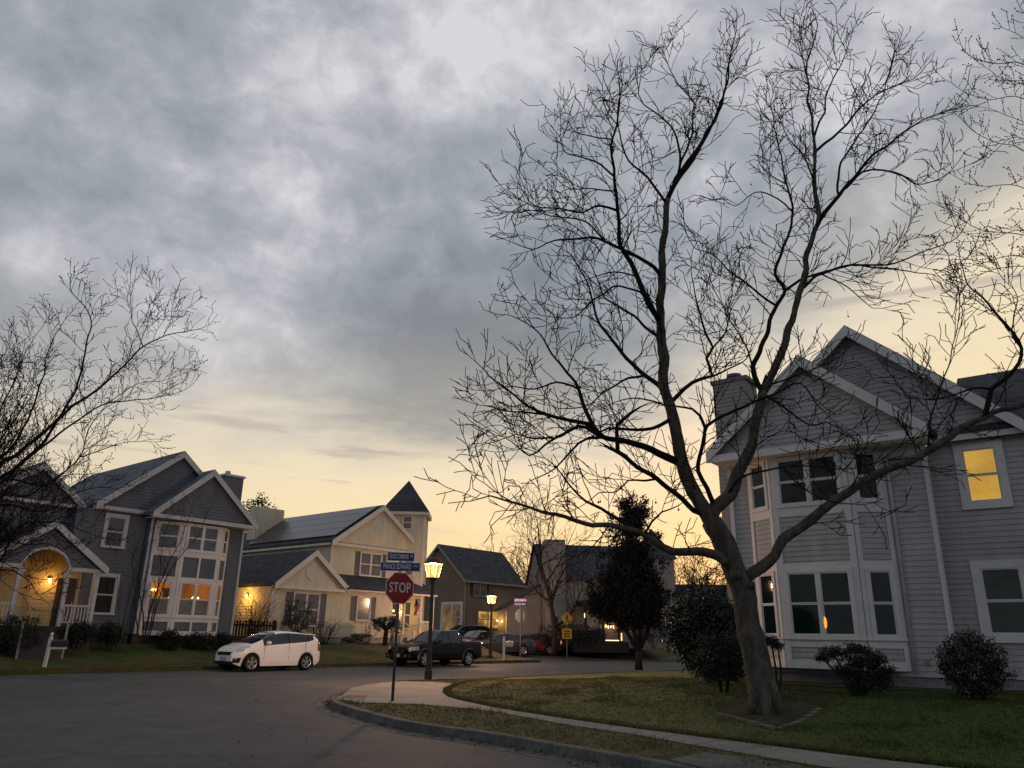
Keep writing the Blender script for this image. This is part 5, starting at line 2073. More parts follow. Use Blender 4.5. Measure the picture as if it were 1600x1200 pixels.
class Car:
    """body as a fine grid of cross-sections; x forward, y left, z up, metres"""
    def __init__(self, sp):
        self.sp = sp
        L, w = sp['len'] / 2, sp['w']
        n = int(sp['len'] / 0.045)
        self.xs = [-L + 2 * L * i / n for i in range(n + 1)]
        self.rows = []
        for x in self.xs:
            top = smooth_tab(sp['top'], x, sp.get('soft', 0.09))
            belt = min(smooth_tab(sp['belt'], x), top - 0.015)
            wx = w * smooth_tab(sp['plan'], x)
            zb = sp['clear'] + (0.03 if abs(x) < L - 0.3 else 0.03 + 0.12 * (abs(x) - L + 0.3) / 0.3)
            for xw in (sp['xf'], sp['xr']):
                d = abs(x - xw)
                Ra = sp['R'] + sp.get('gap', 0.055)
                if d < Ra:
                    zb = max(zb, sp['R'] + math.sqrt(max(0, Ra * Ra - d * d)) * 0.98)
            hgt = top - belt
            tum = sp.get('tumble', 0.34)
            k = [(wx * 0.955, zb), (wx * 0.995, max(zb + 0.01, 0.36)), (wx * 1.0, max(zb + 0.02, 0.62)), (wx * 0.985, max(zb + 0.03, belt - 0.10)), (wx * 0.955, max(zb + 0.04, belt))]
            ry = wx * 0.955 - hgt * tum - 0.02
            k += [(ry, belt + hgt * 0.82), (ry * 0.90, top - 0.035), (ry * 0.5, top - 0.006), (0.0, top)]
            ring = []
            self.seg = []
            for j in range(len(k) - 1):
                m = (3, 4, 3, 1, 3, 1, 2, 2)[j]
                for q in range(m):
                    t = q / m
                    ring.append((k[j][0] + (k[j + 1][0] - k[j][0]) * t, k[j][1] + (k[j + 1][1] - k[j][1]) * t))
                    self.seg.append(j)
            ring.append(k[-1])
            self.rows.append(ring)
        self.m = len(self.rows[0])

    def quads(self, test):
        """(four corners) of both sides where test(xc, j, zc, yc) holds"""
        for i in range(len(self.xs) - 1):
            for j in range(self.m - 1):
                xc = (self.xs[i] + self.xs[i + 1]) / 2
                yc = sum(self.rows[a][b][0] for a in (i, i + 1) for b in (j, j + 1)) / 4
                zc = sum(self.rows[a][b][1] for a in (i, i + 1) for b in (j, j + 1)) / 4
                if test(xc, self.seg[j], zc, yc):
                    yield i, j

    def mesh(self, test, off=0.0):
        mb = MB()
        idx = {}
        for i, j in self.quads(test):
            for s in (1, -1):
                f = []
                for a, b in ((i, j), (i + 1, j), (i + 1, j + 1), (i, j + 1)):
                    key = (a, b, s if b < self.m - 1 else 1)
                    if key not in idx:
                        y, z = self.rows[a][b]
                        idx[key] = len(mb.v)
                        o = off
                        mb.v.append((self.xs[a], s * (y + o * 0.8), z + (o * 0.6 if self.seg[min(b, self.m - 2)] >= 5 else 0)))
                    f.append(idx[key])
                if s < 0:
                    f.reverse()
                if len(set(f)) >= 3:
                    mb.f.append(tuple(f))
                    mb.mi.append(0)
        return mb

    def caps(self, mb, zsplit=None):
        for i, sgn in ((0, 1), (-1, -1)):
            ring = self.rows[i]
            x = self.xs[i]
            ps = [(x, y, z) for y, z in ring] + [(x, -y, z) for y, z in reversed(ring[:-1])]
            if sgn < 0:
                ps.reverse()
            mb.face(*ps)


def make_wheel(root, x, y, Rr, side, spokes=5, twin=True):
    """tyre with its rim as a sub-part; axle along y, outer face towards side"""
    t = MB()
    wd = 0.11
    prof = [(Rr * 0.64, -wd * .9), (Rr * 0.90, -wd), (Rr * 0.985, -wd * .8), (Rr, -wd * .3), (Rr, wd * .3), (Rr * 0.985, wd * .8), (Rr * 0.90, wd), (Rr * 0.66, wd * .9)]
    t.lathe((x, y, Rr), prof, 28, 'y')
    w = t.build('wheel', tyre_m, root, smooth=True)
    d = MB()
    d.lathe((x, y + side * wd * 0.55, Rr), [(Rr * 0.66, -0.01), (Rr * 0.66, 0.01)], 24, 'y')
    d.build('rim_backing', rim_dark, w)
    r = MB()
    yo = y + side * wd * 0.86
    ringp = 26
    for a, b in ((0.60, 0.68),):
        vs = []
        for k in range(ringp):
            an = 2 * PI * k / ringp
            vs += [(x + Rr * a * math.cos(an), yo, Rr + Rr * a * math.sin(an)), (x + Rr * b * math.cos(an), yo + side * .012, Rr + Rr * b * math.sin(an))]
        r.add(vs, [(2 * k, 2 * k + 1, (2 * k + 3) % (2 * ringp), (2 * k + 2) % (2 * ringp)) for k in range(ringp)])
    for k in range(spokes):
        for da in ((-0.13, 0.13) if twin else (0,)):
            an = 2 * PI * k / spokes + 0.3
            c0, s0 = math.cos(an + da * 0.4), math.sin(an + da * 0.4)
            c1, s1 = math.cos(an + da * 1.3), math.sin(an + da * 1.3)
            wsp = 0.026 if twin else 0.045
            nx, nz = -s1 * wsp, c1 * wsp
            p0 = (x + Rr * .12 * c0, Rr + Rr * .12 * s0)
            p1 = (x + Rr * .62 * c1, Rr + Rr * .62 * s1)
            yy = (yo - side * 0.01, yo + side * 0.012)
            r.add([(p0[0] - nx, yy[1], p0[1] - nz), (p1[0] - nx, yy[1], p1[1] - nz), (p1[0] + nx, yy[1], p1[1] + nz), (p0[0] + nx, yy[1], p0[1] + nz),
                   (p0[0] - nx, yy[0], p0[1] - nz), (p1[0] - nx, yy[0], p1[1] - nz), (p1[0] + nx, yy[0], p1[1] + nz), (p0[0] + nx, yy[0], p0[1] + nz)],
                  [(0, 1, 2, 3), (0, 1, 5, 4), (2, 3, 7, 6)])
    r.lathe((x, yo, Rr), [(Rr * 0.16, -0.012), (Rr * 0.15, 0.014)], 14, 'y')
    r.build('rim', rim_m, w)
    return w


def one_side(mb, s):
    mb.f = [f for f in mb.f if sum(mb.v[i][1] for i in f) * s > 0]
    used = sorted({i for f in mb.f for i in f})
    k = {v: i for i, v in enumerate(used)}
    mb.v = [mb.v[i] for i in used]
    mb.f = [tuple(k[i] for i in f) for f in mb.f]
    mb.mi = [0] * len(mb.f)
    return mb


def build_car(name, label, cat, X, Y, z, sp, paint, heading=PI, group=None, frame=ST):
    t = thing(name, label, cat, frame, (X, Y, z), group, heading)
    ORG[t.name] = Vector((0, 0, 0))
    sc = sp.get('scale', 1.0)
    t.scale = (sc, sc, sc)
    c = Car(sp)
    L = sp['len'] / 2
    gx0, gx1 = sp['side_glass']
    ws0, ws1 = sp['screen']
    rs0, rs1 = sp['rear_screen']
    pil = sp['pillars']

    def is_side(x, j, zc, y):
        return j == 4 and gx0 < x < gx1 and all(abs(x - p) > 0.045 for p in pil)

    def is_ws(x, j, zc, y):
        return j >= 6 and ws0 < x < ws1 or (j == 5 and ws0 + .06 < x < ws1 - .1)

    def is_rs(x, j, zc, y):
        return j >= 6 and rs0 < x < rs1 or (j == 5 and rs0 + .05 < x < rs1 - .05)

    def body(x, j, zc, y):
        return not (is_side(x, j, zc, y) or is_ws(x, j, zc, y) or is_rs(x, j, zc, y))
    b = c.mesh(body)
    c.caps(b)
    bo = b.build('body', paint, t, smooth=True)
    cuts = [gx0] + sorted(p for p in pil if gx0 < p < gx1) + [gx1]
    for pa, pb in zip(cuts, cuts[1:]):
        for s in (1, -1):
            one_side(c.mesh(lambda x, j, zc, y: is_side(x, j, zc, y) and pa < x < pb), s).build('side_window', car_glass, t, smooth=True)
    c.mesh(is_ws).build('windscreen', car_glass, t, smooth=True)
    c.mesh(is_rs).build('rear_window', car_glass, t, smooth=True)
    # dark belt and pillar strips
    for p_ in pil:
        for s in (1, -1):
            g = one_side(c.mesh(lambda x, j, zc, y: j == 4 and abs(x - p_) <= 0.045, 0.004), s)
            if g.f:
                g.build('pillar_trim', black_trim, t)
    # underside
    g = MB()
    g.box(-L + 0.25, L - 0.25, -sp['w'] * .8, sp['w'] * .8, sp['clear'] + .0, sp['clear'] + 0.35)
    g.build('chassis', black_trim, t)
    for xw in (sp['xf'], sp['xr']):
        g = MB()
        g.box(xw - sp['R'] - .05, xw + sp['R'] + .05, -sp['w'] * .93, sp['w'] * .93, sp['R'] * .9, sp['R'] * 2.05)
        g.build('wheel_well', black_trim, t)
        for s in (1, -1):
            make_wheel(t, xw, s * (sp['w'] - 0.10), sp['R'], s, sp.get('spokes', 5), sp.get('twin', True))
    # door gaps and handles
    for x in sp.get('gaps', ()):
        for s in (1, -1):
            zz = pl(sp['belt'], x) - .03
            yy = sp['w'] * pl(sp['plan'], x) * 0.992
            g = MB()
            g.box(x - .006, x + .006, min(s * (yy - .03), s * (yy + .006)), max(s * (yy - .03), s * (yy + .006)), 0.42, zz)
            g.build('door_gap', black_trim, bo)
    for x in sp.get('handles', ()):
        for s in (1, -1):
            g = MB()
            zz = pl(sp['belt'], x) - 0.13
            yy = sp['w'] * pl(sp['plan'], x)
            g.box(x - .09, x + .09, s * (yy - .02) - .012, s * (yy - .02) + .03 * (1 if s > 0 else 0.0) + (.012 if s > 0 else -.018), zz - .015, zz + .015)
            g.build('door_handle', sp.get('handle_mat', paint), t)
    for s in (1, -1):
        xm = sp['mirror']
        zz = pl(sp['belt'], xm) + 0.06
        yy = sp['w'] * pl(sp['plan'], xm)
        g = MB()
        stone(g, (xm, s * (yy + 0.10), zz + .03), .09, .115, .085, random.Random(1))
        g.box(xm - .03, xm + .03, min(s * (yy - .06), s * (yy + .06)), max(s * (yy - .06), s * (yy + .06)), zz - .06, zz - .01)
        g.build('mirror', sp.get('mirror_mat', paint), t, smooth=True)
    # lamps
    for key, nm, mm in (('headlamp', 'headlight', lens), ('taillamp', 'taillight', sp.get('tail_mat', red_lens))):
        hl = sp.get(key)
        for s in (1, -1):
            if key == 'headlamp':
                g = one_side(c.mesh(lambda x, j, zc, y: hl[0] < x and hl[1] + (x - L) * hl[4] < zc < hl[2] + (x - L) * hl[4] and y > hl[3] and j < 6, 0.006), s)
            else:
                g = one_side(c.mesh(lambda x, j, zc, y: x < hl[0] and hl[1] < zc < hl[2] and y > hl[3] and j < 5, 0.006), s)
            if g.f:
                g.build(nm, mm, t, smooth=True)
    return t, c


hatch = dict(len=4.06, w=0.85, clear=0.17, xf=1.30, xr=-1.25, R=0.33, gap=0.045, scale=1.035,
             top=[(-2.03, 0.86), (-2.0, 1.02), (-1.92, 1.14), (-1.78, 1.27), (-1.62, 1.38), (-1.4, 1.43), (-0.9, 1.495), (-0.3, 1.53), (0.1, 1.505), (0.4, 1.42), (1.30, 1.03), (1.6, 0.95), (1.85, 0.84), (1.97, 0.74), (2.03, 0.62)],
             belt=[(-2.03, 1.08), (-1.62, 1.20), (-1.3, 1.11), (0.2, 1.00), (1.1, 0.93), (2.03, 0.8)],
             plan=[(-2.03, 0.76), (-1.95, 0.88), (-1.7, 0.96), (-1.2, 1.0), (1.2, 1.0), (1.6, 0.96), (1.85, 0.86), (1.97, 0.74), (2.03, 0.62)],
             side_glass=(-1.60, 0.80), screen=(0.18, 1.27), rear_screen=(-1.95, -1.6), pillars=(-1.32, -0.36), tumble=0.36,
             gaps=(0.78, -0.36, -1.15), handles=(-0.18, -0.98), mirror=0.68, headlamp=(1.42, 0.70, 0.84, 0.36, -0.26), taillamp=(-1.80, 0.75, 1.15, 0.55))
white_paint = mat('paint_white', (0.78, 0.77, 0.75), 0.3, 0.4, 0, 0.0, 1, coat=0.4)
car1, c1 = build_car('hatchback', 'white five door hatchback parked at the far kerb by the blue house', 'car', WCX, WCY, 0.0, hatch, white_paint)
g = MB()
for z0, z1, wd in ((0.60, 0.72, 0.46), (0.27, 0.38, 0.62)):
    g.add([(2.015, -wd, z0), (2.015, wd, z0), (2.045, wd * .9, z0), (2.045, -wd * .9, z0), (1.99, -wd * 1.1, z1), (1.99, wd * 1.1, z1), (2.03, wd, z1), (2.03, -wd, z1)], MB.BOXF)
g.build('grille', black_trim, car1)
for s in (1, -1):
    g = MB()
    g.add([(1.78, s * .74, .34), (1.95, s * .58, .34), (1.93, s * .60, .50), (1.74, s * .77, .52), (1.80, s * .78, .33), (2.0, s * .59, .33), (1.98, s * .61, .50), (1.76, s * .81, .51)], MB.BOXF)
    g.build('fog_lamp_recess', black_trim, car1)
g = MB()
g.box(2.035, 2.055, -.2, .2, .40, .54)
g.build('number_plate', plate_m, car1)
g = MB()
g.box(2.04, 2.06, -.055, .055, .63, .70)
g.build('badge', chrome, car1)
g = MB()
g.add([(-1.86, -.52, 1.37), (-1.5, -.55, 1.395), (-1.5, .55, 1.395), (-1.86, .52, 1.37), (-1.86, -.50, 1.395), (-1.5, -.53, 1.43), (-1.5, .53, 1.43), (-1.86, .50, 1.395)], MB.BOXF)
g.build('spoiler', white_paint, car1)

truck = dict(len=5.2, w=0.92, clear=0.30, xf=1.62, xr=-1.58, R=0.385, gap=0.09, scale=1.0, soft=0.05,
             top=[(-2.6, 1.19), (-1.22, 1.21), (-1.17, 1.24), (-1.07, 1.62), (-0.98, 1.70), (-0.4, 1.755), (0.15, 1.745), (0.42, 1.68), (1.10, 1.18), (1.4, 1.14), (2.2, 1.06), (2.45, 0.98), (2.55, 0.90), (2.6, 0.80)],
             belt=[(-2.6, 1.16), (-1.2, 1.16), (1.1, 1.12), (2.6, 0.92)],
             plan=[(-2.6, 0.98), (-2.5, 1.0), (1.9, 1.0), (2.3, 0.97), (2.5, 0.90), (2.6, 0.82)],
             side_glass=(-1.04, 0.86), screen=(0.30, 1.08), rear_screen=(-1.16, -1.05), pillars=(-0.16,), tumble=0.30,
             gaps=(0.88, -0.16, -1.12), handles=(0.02, -0.92), mirror=0.72, mirror_mat=black_trim, headlamp=(2.05, 0.72, 0.93, 0.50, -0.1), spokes=6, twin=False, taillamp=(-2.5, .75, 1.1, .75))
black_paint = mat('paint_black', (0.003, 0.0032, 0.004), 0.25, 0.16, coat=0.08)
car2, c2 = build_car('pickup_truck', 'black crew cab pickup truck parked beyond the stop sign', 'pickup truck', PTX, PTY, 0.0, truck, black_paint)
g = MB()
for s in (1, -1):
    g.add([(2.58, s * .52, .90), (2.58, s * .40, .90), (2.585, s * .22, .66), (2.585, s * .32, .66), (2.63, s * .50, .90), (2.63, s * .40, .90), (2.63, s * .22, .66), (2.63, s * .31, .66)], [(0, 1, 2, 3), (4, 7, 6, 5), (0, 4, 5, 1), (1, 5, 6, 2), (2, 6, 7, 3), (3, 7, 4, 0)])
g.box(2.58, 2.63, -.5, .5, .895, .93)
g.box(2.58, 2.63, -.32, .32, .63, .665)
g.build('grille', chrome, car2)
g = MB()
g.box(2.575, 2.605, -.46, .46, .66, .90)
g.build('grille_mesh', black_trim, car2)
g = MB()
g.lathe((2.62, 0, .79), [(0.075, -.01), (0.075, .015)], 14, 'y')
bd = g.build('badge', chrome, car2)
g = MB()
g.box(2.45, 2.68, -.82, .82, .42, .62)
g.build('bumper', black_trim, car2)
g = MB()
g.box(2.68, 2.70, -.2, .2, .46, .61)
g.build('number_plate', plate_m, car2)
for s in (1, -1):
    g = MB()
    g.lathe((2.69, s * .62, .52), [(0.05, -.012), (0.05, .012)], 10, 'y')
    g.build('fog_lamp', lens, car2)
    for xw in (truck['xf'], truck['xr']):
        g = MB()
        n_ = 16
        for k in range(n_):
            a0, a1 = PI * (k / n_) * 1.08 - .12, PI * ((k + 1) / n_) * 1.08 - .12
            r0, r1 = .455, .535
            ys_ = (s * .905, s * .975)
            q = []
            for a in (a0, a1):
                q += [(xw + r0 * math.cos(a), ys_[1], .385 + r0 * math.sin(a)), (xw + r1 * math.cos(a), ys_[0], .385 + r1 * math.sin(a))]
            g.add(q, [(0, 1, 3, 2)])
        g.build('fender_flare', mat('flare_dark', (0.03, 0.03, 0.032), 0.35), car2)
    g = MB()
    g.box(-2.58, -1.2, s * .83 - .035, s * .83 + .035, 1.20, 1.235)
    g.build('bed_rail', mat('bed_rail_pale', (0.35, 0.30, 0.24), 0.5), car2)
g = MB()
g.box(-2.72, -2.58, -.8, .8, .52, .68)
g.build('rear_bumper', chrome, car2)
g = MB()
g.box(-0.95, 0.05, -.56, -.53, 1.735, 1.775)
g.box(-0.95, 0.05, .53, .56, 1.735, 1.775)
g.build('roof_rail', chrome, car2)

sedan = dict(len=4.6, w=0.9, clear=0.18, xf=1.4, xr=-1.35, R=0.33, gap=0.05, scale=1.0,
             top=[(-2.3, 0.85), (-2.2, 1.0), (-1.7, 1.08), (-0.95, 1.40), (-0.3, 1.46), (0.3, 1.42), (1.15, 1.0), (1.9, 0.86), (2.2, 0.74), (2.3, 0.6)],
             belt=[(-2.3, 1.0), (0, 0.96), (2.3, 0.82)],
             plan=[(-2.3, 0.78), (-2.15, 0.9), (-1.7, 0.98), (1.5, 1.0), (2.0, 0.9), (2.3, 0.66)],
             side_glass=(-1.35, 0.82), screen=(0.30, 1.12), rear_screen=(-1.62, -0.9), pillars=(-0.25,), gaps=(0.7, -0.25, -1.1), mirror=0.66, headlamp=(1.8, 0.58, 0.78, 0.4, 0.0), taillamp=(-2.12, 0.72, 0.92, 0.45))
suv = dict(len=4.6, w=0.92, clear=0.22, xf=1.38, xr=-1.35, R=0.36, gap=0.05, scale=1.0,
           top=[(-2.3, 1.05), (-2.2, 1.2), (-1.9, 1.6), (-1.6, 1.68), (-0.3, 1.72), (0.3, 1.66), (1.05, 1.13), (1.9, 1.0), (2.2, 0.9), (2.3, 0.7)],
           belt=[(-2.3, 1.1), (0, 1.05), (2.3, 0.95)],
           plan=[(-2.3, 0.84), (-2.15, 0.93), (-1.7, 0.99), (1.5, 1.0), (2.0, 0.93), (2.3, 0.72)],
           side_glass=(-1.85, 0.80), screen=(0.30, 1.02), rear_screen=(-2.12, -1.75), pillars=(-0.25, -1.2), gaps=(0.7, -0.25, -1.1), mirror=0.66, headlamp=(1.8, 0.72, 0.94, 0.4, 0.0), taillamp=(-2.12, 0.8, 1.2, 0.55))
grey_paint = mat('paint_grey', (0.035, 0.037, 0.040), 0.25, 0.5, 0.3, coat=0.7)
dark_red = mat('paint_dark_red', (0.05, 0.012, 0.010), 0.25, 0.5, 0.0, coat=0.7)
red_paint = mat('paint_red', (0.14, 0.010, 0.008), 0.25, 0.5, 0.0, coat=0.7)


def court(px, v, Y):
    p = at(px, v, Y)
    l = ST.l(p)
    return l.x, l.y


def zcourt(y):
    return 0.006 + 0.744 * (y - 30.9) / 14.1 if y < 45 else 0.75 + 0.35 * (y - 45) / 65


def park(px, Y, *a, **k):
    x, y = court(px, 1010, Y)
    return build_car(a[0], a[1], a[2], x, y, zcourt(y) + 0.01, *a[3:], **k)


park(783, 56.0, 'sedan', 'dark grey sedan parked sideways behind the white mailbox', 'car', sedan, grey_paint, heading=PI + R(-38))
park(744, 58.5, 'sedan', 'dark red sedan nose on behind the bed of the black pickup', 'car', sedan, dark_red, heading=-R(50.5) + R(-122))
park(722, 63, 'sport_utility_vehicle', 'dark sport utility vehicle close against the brown house wall', 'car', suv, grey_paint, heading=PI + R(-15))
sed2 = dict(sedan)
sed2['tail_mat'] = emis('tail_lit', (1.0, 0.30, 0.12), 3.0)
park(828, 59.2, 'hatchback', 'red car with glowing tail lights beside the beige house', 'car', sed2, red_paint, heading=PI + R(-46))

# ------------------------------------------------------------------ trees
bark = mat('bark_grey', (0.105, 0.092, 0.072), 0.9, 0.2, 0, 0.55, 7, 0.035, 17, (0.055, 0.048, 0.037), 0, (1, 1, 0.45), 8)
bark_dark = bark_mat('bark_dark', (0.030, 0.025, 0.021), (0.018, 0.015, 0.013))
twig_m = mat('twig', (0.014, 0.012, 0.010), 0.9, 0.1)
twig_red = mat('twig_red', (0.045, 0.022, 0.016), 0.9, 0.1)
bud_m = mat('bud', (0.075, 0.028, 0.018), 0.9, 0.1, 0, 0.4, 8)


def catmull(pts, step):
    out = []
    n = len(pts)
    for i in range(n - 1):
        p0, p1, p2, p3 = pts[max(i - 1, 0)], pts[i], pts[i + 1], pts[min(i + 2, n - 1)]
        k = max(1, int((p2 - p1).length / step))
        for j in range(k):
            t = j / k
            out.append(0.5 * ((2 * p1) + (p2 - p0) * t + (2 * p0 - 5 * p1 + 4 * p2 - p3) * t * t + (3 * p1 - p0 - 3 * p2 + p3) * t * t * t))
    out.append(pts[-1])
    return out


def rand_unit(rg):
    while True:
        v = Vector((rg.uniform(-1, 1), rg.uniform(-1, 1), rg.uniform(-1, 1)))
        if 0.05 < v.length < 1:
            return v.normalized()


def grow(mb, p, d, length, r, lvl, rg, P, buds=None):
    """one side branch: a zigzag that turns upward and forks into finer ones"""
    seg = P['seg'] * (1.0 if lvl > 0 else 0.8)
    n = max(2, int(length / seg))
    pts, rad = [p.copy()], [r]
    rmin = P['rmin']
    d = d.copy()
    side = 1
    for i in range(n):
        d = d + rand_unit(rg) * P['kink'] + Vector((0, 0, P['up']))
        d.normalize()
        p = p + d * (length / n)
        pts.append(p.copy())
        rad.append(max(rmin, r * (1 - 0.8 * (i + 1) / n)))
        if lvl > 0 and i >= P.get('skip', 0):
            for _ in range(P['kids']):
                if rg.random() < P['prob']:
                    u = d.cross(rand_unit(rg))
                    if u.length < 0.1:
                        continue
                    u.normalize()
                    a = R(rg.uniform(28, 62))
                    nd = d * math.cos(a) + u * math.sin(a)
                    ll = length * rg.uniform(*P['ratio']) * (1 - 0.45 * i / n)
                    grow(mb, p, nd, max(ll, P['seg'] * 1.6), max(rmin, rad[-1] * 0.62), lvl - 1, rg, P, buds)
        if buds is not None and lvl <= 1 and rg.random() < P.get('bud', 0.5):
            buds.append((p + rand_unit(rg) * 0.012, P.get('budsize', 0.016) * rg.uniform(.6, 1.4)))
    mb.tube(pts, rad, 5 if r > 0.02 else 3, cap=False)
    if buds is not None and lvl <= 1:
        buds.append((p, P.get('budsize', 0.016) * 1.2))


def blob(mb, c, r):
    b = len(mb.v)
    for q in ((r, 0, 0), (-r, 0, 0), (0, r, 0), (0, -r, 0), (0, 0, r * 1.4), (0, 0, -r * 1.4)):
        mb.v.append((c[0] + q[0], c[1] + q[1], c[2] + q[2]))
    fs = [(b, b + 2, b + 4), (b + 2, b + 1, b + 4), (b + 1, b + 3, b + 4), (b + 3, b, b + 4), (b + 2, b, b + 5), (b + 1, b + 2, b + 5), (b + 3, b + 1, b + 5), (b, b + 3, b + 5)]
    mb.f += fs
    mb.mi += [0] * 8


class Traced:
    """a tree whose main limbs follow the photograph, each limb with its own depth; side branches are grown"""
    def __init__(self, Y0, rg):
        self.Y0 = Y0
        self.rg = rg
        self.lines = []          # (3-D points, radii, generated start)
        self.px = []

    def limb(self, pts, r0, r1, drift=None, start=None):
        rg = self.rg
        Y = self.Y0
        a3 = None
        if self.px and start is None:
            u, v = pts[0]
            k = min(range(len(self.px)), key=lambda i: (self.px[i][0] - u) ** 2 + (self.px[i][1] - v) ** 2)
            Y = self.px[k][2]
            a3 = self.px[k][3]
        if start is not None:
            Y = start
        if drift is None:
            drift = rg.uniform(-0.5, 0.5)
        L = 0
        P3 = []
        for i, (u, v) in enumerate(pts):
            if i:
                L += math.hypot(u - pts[i - 1][0], v - pts[i - 1][1]) * Y / 1250
            P3.append(at(u, v, Y + drift * L))
        if a3 is not None:
            P3[0] = a3.copy()
        P3 = catmull(P3, 0.14)
        n = len(P3)
        ph = rg.uniform(0, 9)
        for i in range(1, n - 1):
            P3[i] = P3[i] + Vector((noise.noise(P3[i] * 2.1 + Vector((ph, 0, 0))), noise.noise(P3[i] * 2.1 + Vector((0, ph, 4))), noise.noise(P3[i] * 2.1 + Vector((5, 0, ph))))) * min(0.05, r0 + .015)
        rad = [r0 + (r1 - r0) * (i / (n - 1)) ** 0.8 for i in range(n)]
        for q in P3:
            x = q - Vector((0, 0, EYE))
            z = x.dot(Fv)
            self.px.append((800 + FPX * x.dot(Rv) / z, 600 - FPX * x.dot(Uv) / z, q.y, q))
        self.lines.append((P3, rad))
        return P3

    def side_branches(self, mb, P, spacing, lens, first=0.2, buds=None, rmax=0.10, lvl=2):
        rg = self.rg
        for P3, rad in self.lines:
            if rad[-1] > rmax:
                continue
            n = len(P3)
            acc = 0
            nxt = 0
            for i in range(1, n):
                acc += (P3[i] - P3[i - 1]).length
                t = i / (n - 1)
                if t < first or acc < nxt or rad[i] > rmax:
                    continue
                nxt = acc + spacing * rg.uniform(.55, 1.45) * (1.2 - 0.5 * t)
                d = (P3[min(i + 1, n - 1)] - P3[max(0, i - 1)]).normalized()
                u = d.cross(rand_unit(rg))
                if u.length < .1:
                    continue
                u.normalize()
                if u.z < 0 and rg.random() < P.get('upbias', 0.6):
                    u = -u
                a = R(rg.uniform(32, 68))
                nd = d * math.cos(a) + u * math.sin(a)
                ll = rg.uniform(*lens) * (1.1 - 0.45 * t)
                grow(mb, P3[i], nd, ll, min(rad[i] * 0.55, 0.006 + ll * 0.0085), lvl, rg, P, buds)
            d = (P3[-1] - P3[-2]).normalized()
            grow(mb, P3[-1], d, lens[0] * 0.9, rad[-1], 1, rg, P, buds)

    def tubes(self, mb, rmin, rmax, sides=9):
        for P3, rad in self.lines:
            if rmin <= rad[0] < rmax:
                mb.tube(P3, rad, sides if rad[0] > 0.05 else 6)


# ---- the big bare tree on the lawn
rg = random.Random(11)
bp = gr(1196, 1112, 0.30)
BT = Traced(bp.y, rg)
big = thing('bare_tree', 'big bare tree with a leaning trunk on the lawn before the white house', 'tree', WD, (bp.x, bp.y, 0.25))
BT.limb([(1196, 1122), (1190, 1075), (1182, 1032), (1168, 966), (1160, 924), (1148, 889), (1131, 850), (1112, 815)], 0.255, 0.20, 0.03)
BT.limb([(1114, 822), (1096, 790), (1076, 756), (1063, 712), (1054, 657), (1045, 623), (1039, 603), (1036, 560), (1031, 517), (1032, 468), (1034, 416), (1036, 373), (1041, 333), (1044, 310)], 0.15, 0.062, 0.08)   # left leader
BT.limb([(1044, 310), (1057, 282), (1074, 256), (1105, 207), (1126, 167), (1137, 121), (1143, 88), (1158, 58)], 0.06, 0.012, 0.2)
BT.limb([(1044, 310), (1060, 280), (1080, 250), (1111, 202), (1127, 159), (1136, 111), (1144, 71), (1150, 48)], 0.05, 0.01, -0.3)
BT.limb([(1057, 282), (1062, 259), (1060, 227), (1048, 196), (1031, 181), (1005, 164), (998, 148), (1002, 110)], 0.035, 0.008, -0.4)
BT.limb([(1062, 259), (1082, 207), (1081, 172), (1088, 164), (1065, 138), (1044, 105), (1036, 66)], 0.03, 0.008, 0.5)
BT.limb([(1040, 316), (1011, 276), (983, 250), (970, 218), (965, 198), (950, 178), (942, 161), (940, 135), (933, 118)], 0.035, 0.007, -0.5)
BT.limb([(965, 198), (967, 161), (972, 140), (970, 116)], 0.02, 0.007)
BT.limb([(1019, 285), (1000, 262), (1040, 245), (1075, 225)], 0.015, 0.006)
BT.limb([(1031, 510), (1016, 477), (999, 445), (985, 410), (970, 382), (967, 359), (965, 330), (960, 287), (956, 244), (956, 218), (963, 198), (968, 165), (967, 120)], 0.07, 0.012, -0.25)
BT.limb([(962, 303), (924, 295), (890, 293), (870, 279), (850, 262)], 0.02, 0.006)
BT.limb([(960, 280), (939, 259), (910, 247), (881, 236), (875, 213), (864, 201)], 0.026, 0.007)
BT.limb([(966, 335), (939, 322), (910, 333), (875, 326), (840, 322), (820, 300), (806, 276), (812, 258)], 0.03, 0.006, -0.4)
BT.limb([(957, 222), (924, 213), (898, 207), (887, 187), (893, 170)], 0.018, 0.006)
BT.limb([(880, 326), (845, 330), (815, 328), (800, 330)], 0.014, 0.006)
BT.limb([(1034, 432), (1022, 418), (1005, 405), (973, 390), (944, 376), (910, 373), (867, 376), (835, 389), (801, 379)], 0.05, 0.008, -0.45)
BT.limb([(944, 376), (924, 353), (898, 341), (852, 336), (825, 318), (806, 330)], 0.025, 0.006, 0.4)
BT.limb([(1040, 612), (1030, 600), (1008, 586), (973, 551), (939, 508), (926, 474), (916, 439), (898, 405), (880, 390)], 0.055, 0.008, 0.4)
BT.limb([(1012, 590), (982, 590), (953, 609), (924, 630), (890, 640), (860, 634)], 0.03, 0.007, -0.3)
BT.limb([(1028, 530), (1010, 512), (990, 494), (965, 478), (944, 465), (933, 436), (919, 405), (912, 385)], 0.04, 0.007, 0.5)
BT.limb([(1012, 470), (999, 456), (967, 448), (944, 458), (924, 471), (898, 494), (858, 497), (835, 490)], 0.028, 0.006, -0.5)
BT.limb([(992, 430), (960, 424), (930, 432), (900, 445), (875, 452)], 0.02, 0.006)
BT.limb([(1058, 727), (1040, 712), (1025, 706), (990, 692), (944, 683), (921, 663), (881, 655), (841, 643), (806, 620), (789, 606), (765, 586), (757, 576), (744, 566)], 0.085, 0.008, -0.25)
